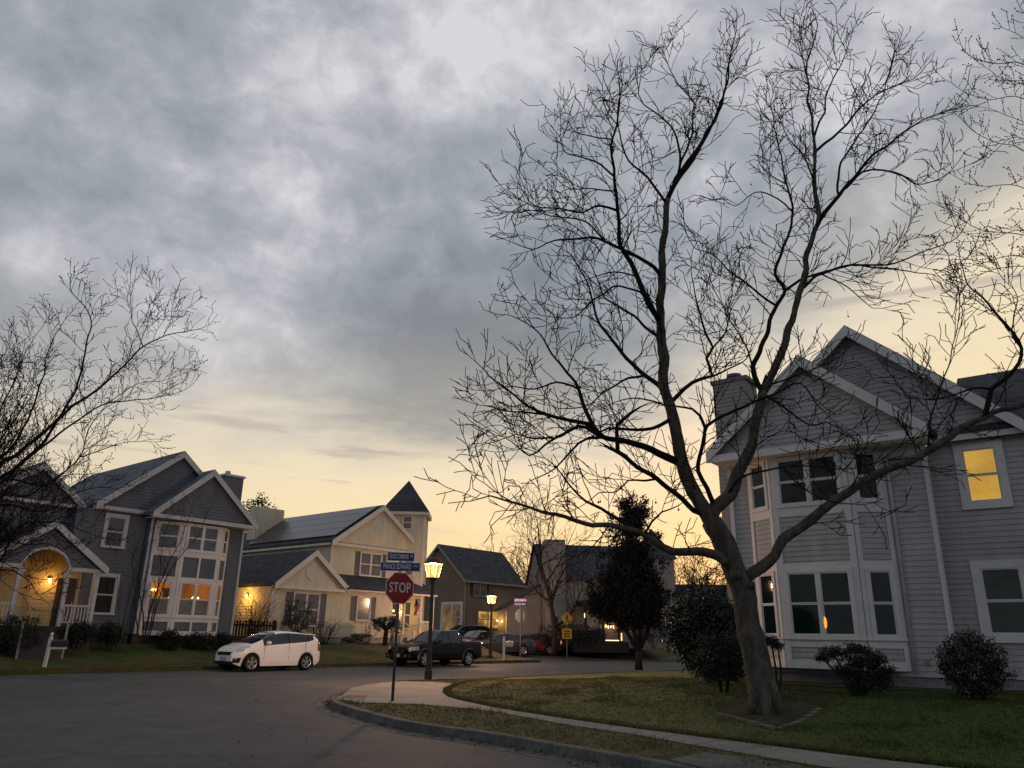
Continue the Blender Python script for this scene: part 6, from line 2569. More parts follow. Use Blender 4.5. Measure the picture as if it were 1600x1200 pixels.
BT.limb([(935, 676), (915, 640), (898, 600), (875, 568), (852, 534), (824, 505), (795, 494), (778, 491)], 0.05, 0.007, 0.35)
BT.limb([(940, 681), (904, 666), (870, 686), (852, 699), (827, 712), (800, 690), (775, 680)], 0.045, 0.007, -0.4)
BT.limb([(866, 690), (830, 684), (806, 678), (775, 690), (745, 698)], 0.02, 0.006)
BT.limb([(881, 655), (841, 645), (795, 642), (760, 634), (748, 633), (732, 628)], 0.03, 0.006, 0.35)
BT.limb([(945, 683), (920, 684), (904, 692), (887, 712), (867, 731), (841, 744), (818, 761)], 0.035, 0.007, -0.5)
BT.limb([(906, 610), (870, 598), (835, 606), (795, 604), (770, 610), (752, 602)], 0.025, 0.006, 0.4)
BT.limb([(1094, 808), (1083, 796), (1054, 770), (1025, 750), (996, 729), (976, 712), (965, 706)], 0.055, 0.042, -0.3)
BT.limb([(965, 706), (964, 690), (966, 663), (974, 655), (986, 645)], 0.045, 0.03, -0.2)
BT.limb([(1028, 752), (1008, 750), (982, 751), (969, 765), (959, 770), (936, 771), (919, 784)], 0.025, 0.009, 0.3)
BT.limb([(1150, 892), (1130, 875), (1112, 864), (1098, 861), (1075, 862), (1052, 863), (1025, 847), (996, 830), (956, 821), (924, 820), (881, 807), (841, 798), (801, 784), (766, 775), (750, 780), (735, 783)], 0.105, 0.008, -0.4)
BT.limb([(1000, 831), (967, 813), (939, 795), (916, 781), (893, 758), (870, 732), (850, 718), (835, 712)], 0.045, 0.007, 0.3)
BT.limb([(1010, 838), (1020, 815), (1035, 800), (1060, 790)], 0.025, 0.01, -0.3)
BT.limb([(800, 784), (770, 765), (756, 754), (745, 748)], 0.014, 0.006)
BT.limb([(1050, 625), (1054, 640), (1020, 628), (985, 622), (950, 634)], 0.03, 0.008, .3)
BT.limb([(1048, 660), (1020, 668), (985, 672), (950, 670), (935, 676)], 0.05, 0.02, -.1)
# right-hand leaders
BT.limb([(1112, 815), (1118, 792), (1140, 771), (1154, 742), (1171, 703), (1180, 668), (1188, 634), (1192, 612)], 0.14, 0.092, 0.1)
BT.limb([(1192, 612), (1205, 590), (1222, 549), (1242, 482), (1256, 441), (1262, 397), (1279, 348), (1276, 321), (1271, 277), (1275, 236), (1269, 189), (1262, 135), (1264, 91), (1273, 60), (1276, 34)], 0.090, 0.012, 0.05)
BT.limb([(1191, 614), (1180, 590), (1178, 573), (1195, 532), (1208, 485), (1226, 456), (1212, 428), (1222, 391), (1235, 357), (1239, 331), (1229, 290), (1222, 256), (1214, 216), (1206, 175), (1190, 150)], 0.06, 0.008, 0.3)
BT.limb([(1228, 458), (1250, 440), (1290, 425), (1330, 414)], 0.035, 0.02, -0.3)
BT.limb([(1276, 352), (1290, 332), (1303, 314), (1330, 280), (1364, 243), (1397, 219), (1441, 189), (1475, 175), (1499, 169)], 0.055, 0.008, -0.2)
BT.limb([(1275, 240), (1296, 219), (1320, 196), (1347, 165), (1381, 142), (1431, 121), (1450, 100)], 0.04, 0.008, 0.35)
BT.limb([(1272, 212), (1280, 190), (1290, 175), (1293, 142), (1317, 91), (1328, 60), (1334, 44)], 0.028, 0.007, -0.4)
BT.limb([(1303, 297), (1310, 263), (1330, 229), (1357, 189), (1384, 135), (1400, 70)], 0.03, 0.007, 0.4)
BT.limb([(1318, 296), (1350, 270), (1381, 263), (1410, 275), (1431, 287), (1465, 280), (1490, 262)], 0.032, 0.007, -0.4)
BT.limb([(1272, 282), (1262, 260), (1249, 236), (1235, 219), (1222, 200), (1215, 170)], 0.025, 0.006, -0.5)
BT.limb([(1264, 120), (1250, 80), (1242, 58), (1239, 36)], 0.02, 0.006, .3)
BT.limb([(1264, 95), (1245, 84), (1225, 70)], 0.012, 0.006, .3)
BT.limb([(1256, 450), (1279, 431), (1330, 414), (1381, 419), (1435, 426), (1465, 432)], 0.04, 0.008, 0.2)
BT.limb([(1332, 414), (1397, 411), (1448, 391), (1495, 370), (1515, 340)], 0.025, 0.007, -0.3)
BT.limb([(1290, 436), (1323, 448), (1364, 482), (1395, 478)], 0.02, 0.006, -0.4)
BT.limb([(1207, 480), (1178, 451), (1144, 428), (1111, 397), (1085, 386), (1070, 360)], 0.03, 0.007, -0.4)
BT.limb([(1180, 580), (1165, 540), (1140, 500), (1120, 460), (1105, 420)], 0.025, 0.007, 0.4)
BT.limb([(1238, 330), (1215, 310), (1180, 300), (1150, 320), (1120, 300)], 0.022, 0.006, -0.4)
BT.limb([(1228, 290), (1205, 275), (1185, 250), (1190, 215)], 0.018, 0.006, 0.3)
BT.limb([(1117, 800), (1105, 763), (1091, 738), (1098, 700), (1104, 667), (1121, 654), (1161, 634), (1208, 613), (1250, 600), (1285, 640)], 0.055, 0.01, -0.35)
BT.limb([(1106, 668), (1095, 650), (1082, 640), (1057, 635)], 0.035, 0.02, .1)
BT.limb([(1049, 628), (1068, 606), (1094, 592), (1111, 586), (1105, 560), (1114, 543), (1097, 508), (1085, 454), (1080, 420)], 0.05, 0.007, -0.3)
BT.limb([(1111, 586), (1140, 575), (1165, 560), (1180, 530)], 0.025, 0.007, .4)
BT.limb([(1114, 543), (1135, 520), (1140, 490), (1158, 460)], 0.02, 0.006, -.4)
BT.limb([(1205, 600), (1240, 590), (1275, 575), (1310, 560), (1330, 540)], 0.025, 0.007, -.4)
BT.limb([(1195, 615), (1230, 640), (1265, 665), (1290, 660), (1320, 675)], 0.03, 0.008, -.5)
# the long low limb across the house
BT.limb([(1158, 905), (1172, 897), (1189, 889), (1213, 868), (1224, 843), (1245, 826), (1280, 801), (1327, 766), (1372, 741), (1425, 720), (1474, 689), (1516, 661), (1558, 643), (1600, 630), (1640, 612)], 0.115, 0.04, -0.12)
BT.limb([(1543, 650), (1546, 625), (1549, 610), (1576, 586), (1597, 546), (1573, 509), (1543, 475), (1512, 441), (1500, 405)], 0.055, 0.008, -0.2)
BT.limb([(1451, 705), (1452, 661), (1465, 617), (1482, 566), (1495, 512), (1500, 470)], 0.022, 0.007, .2)
BT.limb([(1549, 612), (1520, 606), (1490, 618), (1455, 625), (1420, 618)], 0.025, 0.007, .3)
BT.limb([(1142, 800), (1160, 745), (1200, 735), (1250, 727), (1337, 731), (1380, 722)], 0.03, 0.007, -0.4)
BT.limb([(1225, 742), (1262, 770), (1300, 785), (1350, 790), (1365, 808)], 0.02, 0.007, -0.5)
BT.limb([(1175, 700), (1225, 672), (1262, 690), (1290, 700)], 0.015, 0.006, -0.5)
BT.limb([(1600, 545), (1580, 520), (1590, 470), (1575, 430)], 0.02, 0.006)
tr = MB()
BT.tubes(tr, 0.089, 9, 18)
# root flare and knots
for k in range(6):
    a = k * PI / 3 + .3
    tr.tube([bp + Vector((-.02, 0, 0.55)) + Vector((math.cos(a), math.sin(a), 0)) * 0.10, bp + Vector((math.cos(a) * .22, math.sin(a) * .22, 0.12)), bp + Vector((math.cos(a) * .38, math.sin(a) * .38, -0.08))], [0.14, 0.12, 0.07], 8)
for u, v, r_ in ((1174, 915, .08), (1132, 878, .08), (1150, 900, .11)):
    c = at(u, v, bp.y - 0.16)
    stone(tr, c, r_, r_, r_, rg)
nv = []
for q in tr.v:
    q = Vector(q)
    s1 = Vector((q.x * 9, q.y * 9, q.z * 3.5))
    nv.append(tuple(q + Vector((noise.noise(s1), noise.noise(s1 + Vector((7, 3, 1))), 0)) * 0.028 + Vector((noise.noise(s1 * 2.7), noise.noise(s1 * 2.7 + Vector((2, 9, 1))), 0)) * 0.012))
tr.v = nv
trunk = tr.build('trunk', bark, big, smooth=True)
cr = MB()
BT.tubes(cr, 0, 0.089)
PB = dict(seg=0.14, kink=0.18, up=0.05, kids=1, prob=0.62, ratio=(0.32, 0.64), rmin=0.0082, upbias=0.62)
balls = []
BT.side_branches(cr, PB, 0.19, (0.45, 1.45), 0.2, None, 0.10, 2)
for _ in range(55):
    P3, rad = rg.choice(BT.lines[2:])
    q = P3[rg.randrange(len(P3) // 2, len(P3))] + Vector((rg.uniform(-.4, .4), rg.uniform(-.4, .4), rg.uniform(-.1, .3)))
    l_ = rg.uniform(.05, .12)
    cr.tube([q, q - Vector((0, 0, l_))], .004, 3, cap=False)
    blob(cr, q - Vector((0, 0, l_ + .02)), .022)
cr.build('crown', twig_m, big)
print('big tree faces', len(cr.f))

# ---- budding tree at the left edge
rg = random.Random(21)
LT = Traced(21.0, rg)
lb = at(-95, 1075, 21.0)
lt = thing('budding_tree', 'budding tree reaching in from the left over the blue house', 'tree', WD, (lb.x, lb.y, 0.1))
LT.limb([(-95, 1085), (-92, 980), (-88, 900), (-75, 830)], 0.2, 0.15, 0.0)
LT.limb([(-80, 850), (-40, 770), (0, 726), (30, 706), (75, 670), (111, 637), (150, 610), (186, 580), (216, 547), (255, 526), (288, 520), (320, 511)], 0.085, 0.008, 0.1)
LT.limb([(-84, 868), (-40, 790), (0, 748), (54, 706), (90, 658), (120, 604), (132, 550), (142, 511), (132, 481), (111, 454), (111, 430)], 0.075, 0.008, -0.15)
LT.limb([(-78, 840), (-30, 780), (6, 751), (63, 700), (120, 658), (168, 631), (225, 625), (270, 616), (297, 604)], 0.06, 0.008, 0.3)
LT.limb([(-75, 830), (-30, 745), (18, 700), (45, 650), (60, 610), (78, 544), (93, 511), (105, 495)], 0.06, 0.008, 0.2)
LT.limb([(30, 770), (70, 760), (90, 745), (123, 715), (141, 664), (160, 640), (190, 625)], 0.035, 0.007, -0.3)
LT.limb([(222, 541), (212, 515), (207, 499), (204, 451), (204, 432)], 0.018, 0.006)
LT.limb([(216, 547), (228, 510), (240, 480), (248, 456)], 0.014, 0.006)
LT.limb([(255, 526), (266, 505), (270, 478)], 0.012, 0.006)
LT.limb([(170, 628), (215, 600), (255, 595), (285, 585)], 0.016, 0.006)
LT.limb([(123, 715), (165, 700), (200, 690), (235, 690)], 0.016, 0.006)
LT.limb([(-78, 840), (-40, 720), (0, 640), (25, 590), (40, 550), (60, 520), (70, 505)], 0.05, 0.007, 0.3)
LT.limb([(-80, 840), (-50, 690), (-20, 600), (5, 560), (15, 535)], 0.05, 0.007, -0.3)
LT.limb([(-84, 870), (-30, 860), (0, 876), (32, 822), (89, 816), (120, 825), (150, 838)], 0.05, 0.008, -0.2)
LT.limb([(-84, 870), (-20, 800), (20, 790), (70, 800), (120, 770), (160, 760), (185, 765)], 0.05, 0.007, 0.3)
LT.limb([(-60, 800), (0, 770), (40, 775), (95, 745), (150, 740)], 0.04, 0.007, -0.5)
LT.limb([(-70, 820), (-10, 690), (20, 660), (50, 600), (55, 560)], 0.04, 0.007, .5)
LT.limb([(-88, 890), (-30, 900), (10, 890), (45, 905), (60, 930)], 0.035, 0.007, -.3)
LT.limb([(-88, 880), (-20, 835), (30, 850), (80, 850), (110, 870)], 0.035, 0.007, .2)
for k in range(16):
    u1, v1 = rg.uniform(-30, 120), rg.uniform(560, 860)
    u0, v0 = rg.uniform(-90, -70), rg.uniform(800, 900)
    um, vm = (u0 + u1) / 2 + rg.uniform(-15, 5), (v0 + v1) / 2 + rg.uniform(0, 40)
    LT.limb([(u0, v0), (um, vm), ((um + u1) / 2 + rg.uniform(-6, 6), (vm + v1) / 2 + rg.uniform(-6, 10)), (u1, v1)], .03, .007, rg.uniform(-.6, .6))
tr = MB()
LT.tubes(tr, 0.08, 9, 10)
tr.build('trunk', bark_dark, lt, smooth=True)
cr = MB()
LT.tubes(cr, 0, 0.08)
PL = dict(seg=0.12, kink=0.22, up=0.07, kids=1, prob=0.5, ratio=(0.32, 0.62), rmin=0.0065, upbias=0.75, bud=0.6, budsize=0.012)
buds = []
LT.side_branches(cr, PL, 0.15, (0.6, 1.5), 0.18, buds, 0.08, 2)
co = cr.build('crown', twig_m, lt)
bm = MB()
for c, r_ in buds:
    blob(bm, c, r_)
bm.build('buds', bud_m, co)
print('left tree', len(cr.f), len(buds))

# ---- red-budded maple leaning in from the right edge
rg = random.Random(33)
MT = Traced(13.0, rg)
mb0 = at(1740, 1100, 13.0)
mt = thing('maple_tree', 'maple with red spring buds reaching in from the right edge', 'tree', WD, (mb0.x, mb0.y, 0.3))
MT.limb([(1745, 1115), (1735, 900), (1725, 700), (1720, 500), (1715, 300), (1700, 100)], 0.16, 0.06, 0.0)
for pts, r0 in (([(1718, 360), (1660, 230), (1600, 155), (1549, 155), (1509, 145), (1478, 125)], .02), ([(1712, 260), (1660, 150), (1600, 101), (1550, 100), (1509, 81), (1495, 47)], .022),
                ([(1722, 450), (1680, 330), (1600, 235), (1560, 225), (1526, 209), (1495, 179)], .018), ([(1724, 520), (1660, 360), (1600, 295), (1532, 290), (1495, 277)], .018),
                ([(1726, 560), (1660, 400), (1600, 368), (1532, 358), (1485, 331), (1458, 317)], .02), ([(1724, 520), (1660, 390), (1600, 360), (1550, 375), (1502, 378)], .016),
                ([(1710, 220), (1650, 90), (1600, 60), (1570, 45)], .016), ([(1722, 470), (1670, 300), (1610, 200), (1560, 175), (1520, 165)], .014), ([(1728, 620), (1690, 480), (1620, 420), (1560, 420), (1500, 440)], .016),
                ([(1726, 560), (1670, 440), (1590, 400), (1540, 410), (1495, 400)], .014), ([(1708, 180), (1660, 60), (1600, 20), (1580, -20)], .016), ([(1728, 640), (1680, 520), (1610, 470), (1570, 480)], .014),
                ([(1722, 480), (1650, 270), (1590, 215), (1540, 250), (1520, 245)], .012), ([(1715, 280), (1660, 175), (1610, 130), (1570, 125), (1540, 105)], .014)):
    MT.limb(pts, r0, 0.005, rg.uniform(-.3, .3))
tr = MB()
MT.tubes(tr, 0.05, 9, 10)
tr.build('trunk', bark_dark, mt, smooth=True)
cr = MB()
MT.tubes(cr, 0, 0.05)
PM = dict(seg=0.062, kink=0.10, up=0.05, kids=1, prob=0.20, ratio=(0.3, 0.6), rmin=0.0042, upbias=0.7, bud=0.95, budsize=0.0115)
buds = []
MT.side_branches(cr, PM, 0.065, (0.3, 0.85), 0.3, buds, 0.05, 1)
co = cr.build('crown', twig_red, mt)
bm = MB()
for c, r_ in buds:
    blob(bm, c, r_)
bm.build('buds', bud_m, co)

# ---- many-stemmed small tree against the blue house
rg = random.Random(41)
cb = ST.w(17.7, 34.4, 0.6)
CT = Traced(cb.y, rg)
ct = thing('crape_myrtle', 'leafless small tree with several thin stems in front of the blue house', 'tree', WD, tuple(cb))
for pts, r0 in (([(225, 1005), (232, 965), (248, 915), (270, 868), (290, 825), (302, 785)], .05), ([(222, 1005), (224, 960), (216, 915), (222, 870), (228, 830)], .04),
                ([(220, 1005), (212, 965), (210, 920), (206, 880), (212, 850)], .035), ([(230, 1004), (245, 950), (262, 900), (285, 865), (310, 835), (325, 800)], .04), ([(228, 1004), (240, 955), (250, 900), (255, 850), (268, 800)], .035)):
    CT.limb(pts, r0, .008, rg.uniform(-.2, .2), start=cb.y)
tr = MB()
CT.tubes(tr, 0, 9, 7)
tr.build('trunk', bark_dark, ct, smooth=True)
cr = MB()
CT.side_branches(cr, dict(seg=0.16, kink=0.18, up=0.1, kids=1, prob=0.4, ratio=(0.3, 0.6), rmin=0.0085, upbias=0.7), 0.3, (0.5, 1.1), 0.3, None, 0.05, 1)
cr.build('crown', twig_m, ct)


def wild_tree(name, label, p, h, spread, seed, rmin=0.012, levels=3, fork=0.28, group=None, clumps=0, tm=None, n_limbs=13):
    """bare tree grown from its base: a wandering trunk, limbs that lift, forks of forks"""
    rg = random.Random(seed)
    t = thing(name, label, 'tree', WD, tuple(p), group)
    tr, cr = MB(), MB()
    pts, rad = [], []
    n = 12
    q = Vector(p) - Vector((0, 0, 0.15))
    d = Vector((rg.uniform(-.06, .06), rg.uniform(-.06, .06), 1))
    r0 = h * 0.018
    for i in range(n + 1):
        pts.append(q.copy())
        rad.append(r0 * (1 - 0.8 * i / n))
        d = (d + Vector((rg.uniform(-.1, .1), rg.uniform(-.1, .1), 0.05))).normalized()
        q = q + d * h * 0.72 / n
    tr.tube(pts, rad, 8)
    PP = dict(seg=h * 0.028, kink=0.2, up=0.06, kids=1, prob=0.66, ratio=(0.32, 0.62), rmin=rmin, skip=1)
    for k in range(n_limbs):
        t_ = fork + (1 - fork) * (k + rg.random() * .6) / n_limbs
        i = min(n - 1, int(t_ * n))
        a = k * 2.4 + rg.uniform(-.4, .4)
        el_ = R(rg.uniform(28, 60))
        nd = Vector((math.cos(a) * math.cos(el_), math.sin(a) * math.cos(el_), math.sin(el_)))
        L_ = spread * rg.uniform(.75, 1.15) * (1.15 - 0.45 * t_)
        grow(cr, pts[i].lerp(pts[i + 1], rg.random()), nd, L_, rad[i] * 0.5, levels, rg, PP)
    grow(cr, pts[-1], d, h * .3, rad[-1], levels, rg, PP)
    tr.build('trunk', bark_dark, t, smooth=True)
    if clumps:
        for _ in range(clumps):
            c = Vector(cr.v[rg.randrange(len(cr.v))])
            for _ in range(30):
                blob(cr, c + rand_unit(rg) * rg.uniform(0, .28), rg.uniform(.03, .07))
    cr.build('crown', tm or twig_m, t)
    return t


p = at(866, 1004, 54)
wild_tree('bare_tree', 'tall bare tree in front of the beige house chimney', (p.x, 54, 0.55), 11.2, 5.0, 7, 0.013, 3, .22)
p = at(835, 985, 86)
wild_tree('bare_tree', 'dense bare tree rising behind the gap between brown and beige houses', (p.x, 86, 0.9), 10.5, 4.4, 9, 0.024, 3, .2, 'bare trees behind the houses', 8)
p = at(775, 985, 95)
wild_tree('bare_tree', 'thin bare tree showing above the brown house roof', (p.x, 95, 0.9), 11.5, 4.2, 13, 0.024, 3, .3, 'bare trees behind the houses', 10)
p = at(735, 985, 100)
wild_tree('bare_tree', 'faint bare tree beside the tower of the cream house', (p.x, 100, 0.9), 10.5, 3.4, 15, 0.026, 3, .3, 'bare trees behind the houses', 6)
p = at(1075, 985, 80)
wild_tree('bare_tree', 'bare tree left of the big trunk, above the dark far house', (p.x, 80, 0.9), 10.4, 4.4, 17, 0.020, 3, .3, 'bare trees behind the houses')
p = at(1125, 985, 84)
wild_tree('bare_tree', 'bare tree seen just past the edge of the white house', (p.x, 84, 0.9), 9.5, 4.0, 19, 0.020, 3, .3, 'bare trees behind the houses')
p = at(945, 985, 92)
wild_tree('bare_tree', 'bare tree with dark clumps behind the beige house roof', (p.x, 92, 0.9), 13.0, 4.6, 23, 0.024, 3, .3, 'bare trees behind the houses', 14)
p = at(672, 985, 105)
wild_tree('bare_tree', 'small bare tree half hidden by the tower wall', (p.x, 105, 0.9), 10.0, 3.0, 27, 0.026, 2, .3, 'bare trees behind the houses', 6)
for i, (u, Y, h_, lab) in enumerate(((708, 98, 9.5, 'low bare tree just right of the cream house tower'), (757, 92, 10.5, 'bare tree over the middle of the brown house roof'), (805, 90, 10.5, 'bare tree over the right end of the brown house roof'),
                                    (850, 95, 11.5, 'bare tree behind the chimney of the beige house'), (1100, 88, 10.8, 'bare tree halfway between evergreen and white house'), (1052, 96, 11.0, 'bare tree against the glow beside the beige tower'))):
    p = at(u, 985, Y)
    wild_tree('bare_tree', lab, (p.x, Y, 0.9), h_, 4.2, 101 + i, 0.022, 3, .22, 'bare trees behind the houses', 5)


# ---- foliage
def leaf_quad(mb, c, s, rg):
    n_ = rand_unit(rg)
    u = n_.orthogonal().normalized()
    v = n_.cross(u)
    a = rg.uniform(0, PI)
    u, v = u * math.cos(a) + v * math.sin(a), v * math.cos(a) - u * math.sin(a)
    u *= s
    v *= s * 0.55
    mb.add([c - u, c + v * .9, c + u, c - v * .9], [(0, 1, 2, 3)])


def clumps(mb, c, rx, ry, rz, nclump, per, cs, ls, rg, low=-1.0, shape=None, hollow=0.55):
    """leaf-sized faces gathered in clumps through an uneven volume"""
    k = 0
    while k < nclump:
        d = rand_unit(rg)
        if d.z < low:
            continue
        f = rg.uniform(hollow, 1.0) * (1 + 0.22 * noise.noise(d * 2.3 + Vector(c)))
        q = Vector((c[0] + d.x * rx * f, c[1] + d.y * ry * f, c[2] + d.z * rz * f))
        if shape and not shape(q):
            continue
        k += 1
        for _ in range(per):
            leaf_quad(mb, q + Vector((rg.gauss(0, cs), rg.gauss(0, cs), rg.gauss(0, cs * .8))), ls * rg.uniform(.6, 1.3), rg)


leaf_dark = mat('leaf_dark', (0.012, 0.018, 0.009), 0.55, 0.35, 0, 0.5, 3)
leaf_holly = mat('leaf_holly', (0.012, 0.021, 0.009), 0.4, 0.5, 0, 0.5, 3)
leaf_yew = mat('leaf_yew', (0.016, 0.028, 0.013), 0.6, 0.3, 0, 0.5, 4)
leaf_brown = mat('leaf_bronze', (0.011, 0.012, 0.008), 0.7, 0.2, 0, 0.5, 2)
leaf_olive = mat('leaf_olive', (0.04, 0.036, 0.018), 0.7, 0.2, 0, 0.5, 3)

# evergreen by the street
rg = random.Random(51)
p = gr(998, 1046, 0.13)
ev = thing('evergreen_tree', 'dense dark evergreen tree with a forked trunk beside the right hand street', 'tree', WD, tuple(p))
g = MB()
sc = p.y / 1250


def evp(u, v, dy=0.0):
    return at(u, v, p.y + dy)


g.tube([evp(998, 1047), evp(998, 1030), evp(999, 1012)], [.2, .16, .15], 8)
for pts in ([(998, 1016), (990, 985), (985, 950), (985, 880), (985, 820)], [(1000, 1012), (1012, 985), (1022, 960), (1025, 920)], [(999, 1014), (1000, 980), (985, 930), (960, 900)], [(996, 1016), (978, 985), (962, 965)]):
    g.tube([evp(u, v, rg.uniform(-.3, .3)) for u, v in pts], [.11, .09, .07, .05, .03][:len(pts)], 7)
g.build('trunk', bark_dark, ev, smooth=True)
g = MB()
for (u, v, du, dv, n_) in ((985, 915, 48, 72, 480), (985, 862, 40, 58, 300), (987, 815, 21, 32, 100), (1018, 935, 25, 48, 190), (956, 938, 26, 46, 190), (985, 960, 46, 22, 190), (978, 792, 11, 14, 24), (1000, 800, 12, 18, 26), (930, 945, 12, 24, 60)):
    c = evp(u, v)
    clumps(g, c, du * sc, du * sc * .9, dv * sc, n_, 26, 0.15, 0.075, rg, hollow=.15)
for (u, v) in ((990, 776), (1004, 785), (968, 786), (1012, 802), (955, 812), (1028, 838), (940, 865), (1036, 880), (922, 915), (1048, 930), (1046, 960)):
    c = evp(u, v, rg.uniform(-.6, .6))
    clumps(g, c, 7 * sc, 7 * sc, 10 * sc, 7, 16, 0.09, 0.07, rg)
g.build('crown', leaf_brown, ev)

# leafy tree behind the blue house chimney
rg = random.Random(53)
p = at(400, 985, 75)
lf = thing('leafy_tree', 'dark leafy tree behind the chimneys between the blue and cream houses', 'tree', WD, (p.x, 75, 1.0))
g = MB()
g.tube([Vector((p.x, 75, .8)), Vector((p.x, 75, 5)), Vector((p.x - .3, 75, 10))], [.3, .24, .1], 8)
for k in range(7):
    a = k * .9
    g.tube([Vector((p.x, 75, 4 + k * .7)), Vector((p.x + 1.8 * math.cos(a), 75 + 1.2 * math.sin(a), 6.5 + k * .8))], [.12, .05], 6)
g.build('trunk', bark_dark, lf)
g = MB()
for (u, v, du, dv, n_) in ((405, 800, 34, 30, 75), (380, 840, 24, 40, 65), (430, 830, 18, 26, 34), (395, 880, 30, 30, 40)):
    c = at(u, v, 75)
    s_ = 75 / 1250
    clumps(g, c, du * s_, du * s_, dv * s_, n_, 17, 0.26, 0.13, rg, hollow=.25)
g.build('crown', leaf_dark, lf)


def shrub(name, label, c, rx, ry, rz, n, m, ls=0.035, cs=0.07, per=22, low=-0.85, stems=4, group=None, seed=1, hollow=.5, spray=0):
    rg = random.Random(seed)
    t = thing(name, label, 'bush', WD, (c[0], c[1], c[2] - rz), group)
    g = MB()
    for k in range(stems):
        a = k * 2 * PI / max(1, stems) + .4
        g.tube([(c[0] + .08 * math.cos(a), c[1] + .08 * math.sin(a), c[2] - rz - .1), (c[0] + rx * .4 * math.cos(a), c[1] + ry * .4 * math.sin(a), c[2]), (c[0] + rx * .7 * math.cos(a), c[1] + ry * .7 * math.sin(a), c[2] + rz * .6)], [.03, .02, .01], 5)
    if spray:
        P_ = dict(seg=0.12, kink=.16, up=.05, kids=1, prob=.4, ratio=(.35, .6), rmin=.007)
        for k in range(spray):
            a = rg.uniform(0, 2 * PI)
            el_ = R(rg.uniform(30, 80))
            grow(g, Vector((c[0], c[1], c[2] - rz)), Vector((math.cos(a) * math.cos(el_), math.sin(a) * math.cos(el_), math.sin(el_))), rz * rg.uniform(1.5, 2.3), .014, 1, rg, P_)
    g.build('stems', bark_dark, t)
    g = MB()
    clumps(g, c, rx, ry, rz, n, per, cs, ls, rg, low, hollow=hollow)
    g.build('foliage', m, t)
    return t


# foundation shrubs of the blue house
G1 = 'clipped shrubs along the blue house'
for i, (u, v, du, dv, lab) in enumerate(((24, 990, 44, 26, 'broad dark shrub left of the porch steps'), (125, 990, 24, 17, 'square dark shrub right of the porch steps'), (172, 992, 20, 16, 'dark shrub under the small downstairs window of the blue house'),
                                         (263, 1001, 18, 14, 'round clipped shrub under the lit bay window'), (312, 1002, 30, 12, 'long low shrub at the right end of the bay window'), (348, 1003, 14, 11, 'low shrub at the corner of the blue house by the white car'))):
    q = at_st(u, v, 33.9 if i < 2 else 35.0)
    s_ = q.y / 1250
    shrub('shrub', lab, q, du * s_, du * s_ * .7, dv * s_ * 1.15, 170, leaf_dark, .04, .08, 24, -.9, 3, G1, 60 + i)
q = at_st(465, 968, 36.6)
shrub('holly_bush', 'tall dark leafy bush in front of the double window of the cream house', q, 26 * .034, .8, 36 * .036, 120, leaf_holly, .05, .1, 22, -.9, 4, None, 71)
q = at_st(508, 990, 36.6)
shrub('twiggy_bush', 'sparse twiggy bush beside the holly of the cream house', q, 18 * .036, .6, 22 * .037, 26, leaf_olive, .035, .12, 14, -.6, 2, None, 72, spray=26)
q = at_st(400, 965, 36.2)
shrub('twiggy_bush', 'bare spindly bush glowing in the side wall lamp light', q, .5, .5, 1.1, 5, leaf_olive, .03, .1, 8, -.6, 2, None, 73, spray=22)
q = at_st(575, 985, 37.3)
shrub('vine_plant', 'thin climbing plant on the cream house wall by the right window', q, .25, .2, .8, 22, leaf_olive, .03, .06, 12, -.9, 2, None, 74, spray=4)
# topiary-like small tree
rg = random.Random(75)
q = at_st(602, 1003, 36.2)
tp_ = thing('clipped_tree', 'small clipped evergreen tree with a thick stem behind the stop sign', 'tree', WD, (q.x, q.y, q.z - .2))
s_ = q.y / 1240
g = MB()
g.tube([q - Vector((0, 0, .3)), q + Vector((0, 0, .35)), q + Vector((.05, 0, .8))], [.17, .14, .12], 8)
for a in range(6):
    an = a * PI / 3
    g.tube([q + Vector((0, 0, .6)), q + Vector((.5 * math.cos(an), .4 * math.sin(an), 1.15))], [.08, .03], 6)
g.build('trunk', bark_dark, tp_)
g = MB()
for u, v, du, dv, n_ in ((604, 972, 22, 10, 90), (592, 975, 12, 9, 30), (618, 982, 11, 10, 30)):
    c = at_st(u, v, 36.2)
    clumps(g, c, du * s_, du * s_ * .8, dv * s_, n_, 22, .07, .045, rg)
g.build('crown', leaf_dark, tp_)

# shrubs of the right-hand house
q = at(1100, 985, 19.8)
s_ = 19.8 / 1250
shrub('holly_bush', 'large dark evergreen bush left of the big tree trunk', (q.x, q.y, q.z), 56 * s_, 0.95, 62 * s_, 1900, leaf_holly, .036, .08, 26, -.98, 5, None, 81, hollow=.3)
q = at(1128, 1030, 17.8)
shrub('yew_bush', 'ragged dark yew bush hugging the big tree trunk', (q.x, q.y, q.z), 40 * .0143, .5, 40 * .0143, 420, leaf_yew, .03, .07, 22, -.9, 4, None, 82)
rg = random.Random(83)


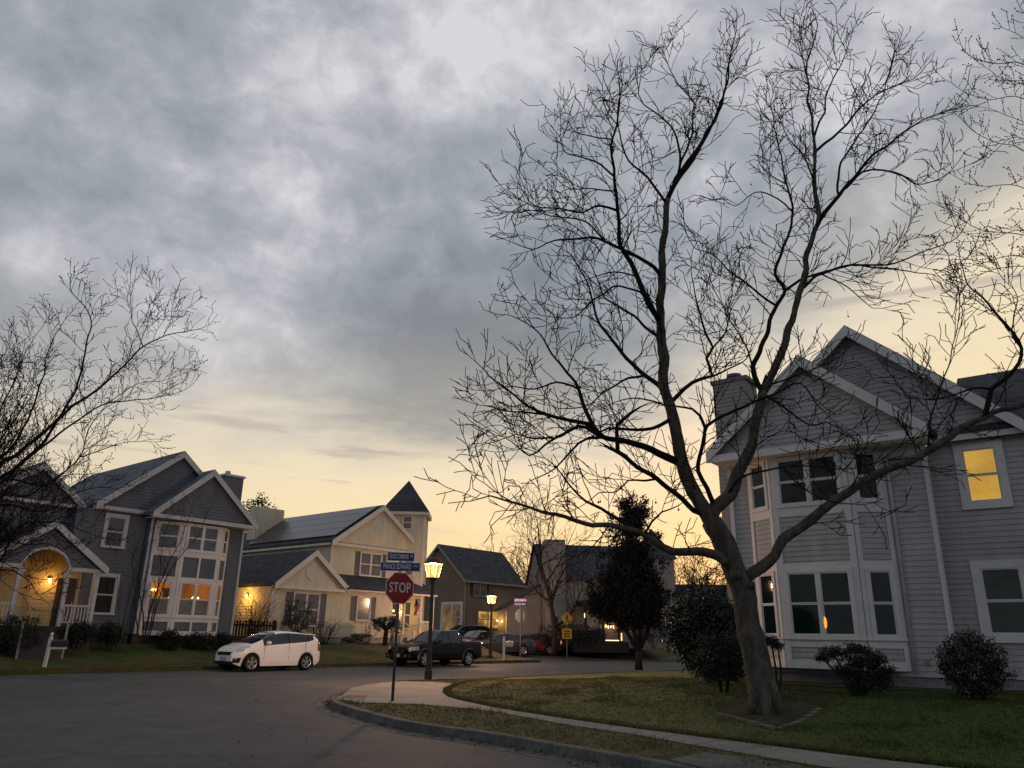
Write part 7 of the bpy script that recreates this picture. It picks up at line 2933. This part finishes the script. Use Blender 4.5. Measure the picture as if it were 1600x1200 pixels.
def yew(label, pads, base, Y, seed):
    rg = random.Random(seed)
    b_ = at(base[0], base[1], Y)
    zb = zlawn(b_)
    t = thing('yew_shrub', label, 'bush', WD, (b_.x, b_.y, zb))
    g = MB()
    for (u, v, du, dv) in pads:
        c = at(u, v, Y + rg.uniform(-.15, .15))
        mid = Vector((b_.x, b_.y, zb)).lerp(c, .55) + Vector((rg.uniform(-.1, .1), rg.uniform(-.05, .05), -.08))
        g.tube([Vector((b_.x, b_.y, zb - .1)), mid, c], [.035, .025, .012], 6)
    g.build('stems', bark_dark, t)
    g = MB()
    for (u, v, du, dv) in pads:
        c = at(u, v, Y + rg.uniform(-.1, .1))
        k = Y / 1250
        clumps(g, c, du * k, du * k * .8, dv * k, int(du * dv * .16) + 6, 22, .045, .026, rg, hollow=.2)
    g.build('foliage', leaf_yew, t)


yew('flat topped yew with bare crooked stems under the bay window', [(1300, 1020, 26, 9), (1335, 1015, 30, 10), (1365, 1030, 24, 12), (1340, 1040, 34, 14), (1385, 1048, 14, 9), (1320, 1050, 18, 10), (1285, 1028, 10, 6), (1375, 1062, 20, 16), (1345, 1068, 24, 14)], (1338, 1090), 17.0, 84)
yew('yew pads on a bent stem just right of the big tree trunk', [(1205, 1002, 16, 8), (1190, 998, 12, 7), (1215, 1010, 8, 5)], (1212, 1062), 16.9, 85)
q = at(1520, 1040, 16.0)
shrub('round_bush', 'round leafy bush by the right wall of the white house', (q.x, q.y, q.z), 46 * .0128, .55, 50 * .0128, 560, mat('leaf_camellia', (0.022, 0.040, 0.014), 0.35, 0.5, 0, 0.5, 4), .032, .055, 18, -.97, 4, None, 86, hollow=.6)
# ivy-ish ground cover and stray shoots in the bed
# dark hedge mass across the junction
rg = random.Random(90)
for i, (u, v, Y, rx, rz, lab) in enumerate(((1085, 950, 62, 3.4, 2.4, 'broad dark bush behind the slim post across the junction'), (1020, 985, 58, 2.0, 1.1, 'dark low bush right of the evergreen trunk'), (905, 990, 57, 1.6, .8, 'dark bush below the beige house porch'), (870, 995, 58, 1.5, 1.0, 'dark bush at the foot of the tall bare tree'),
                                            (1130, 930, 66, 3.0, 3.0, 'tall dark bush behind the large holly'))):
    q = at(u, v, Y)
    shrub('bush', lab, (q.x, q.y, q.z), rx, rx * .7, rz, int(60 * rx), leaf_dark if i != 0 else leaf_brown, .08, .2, 18, -.9, 3, 'bushes across the junction', 91 + i)
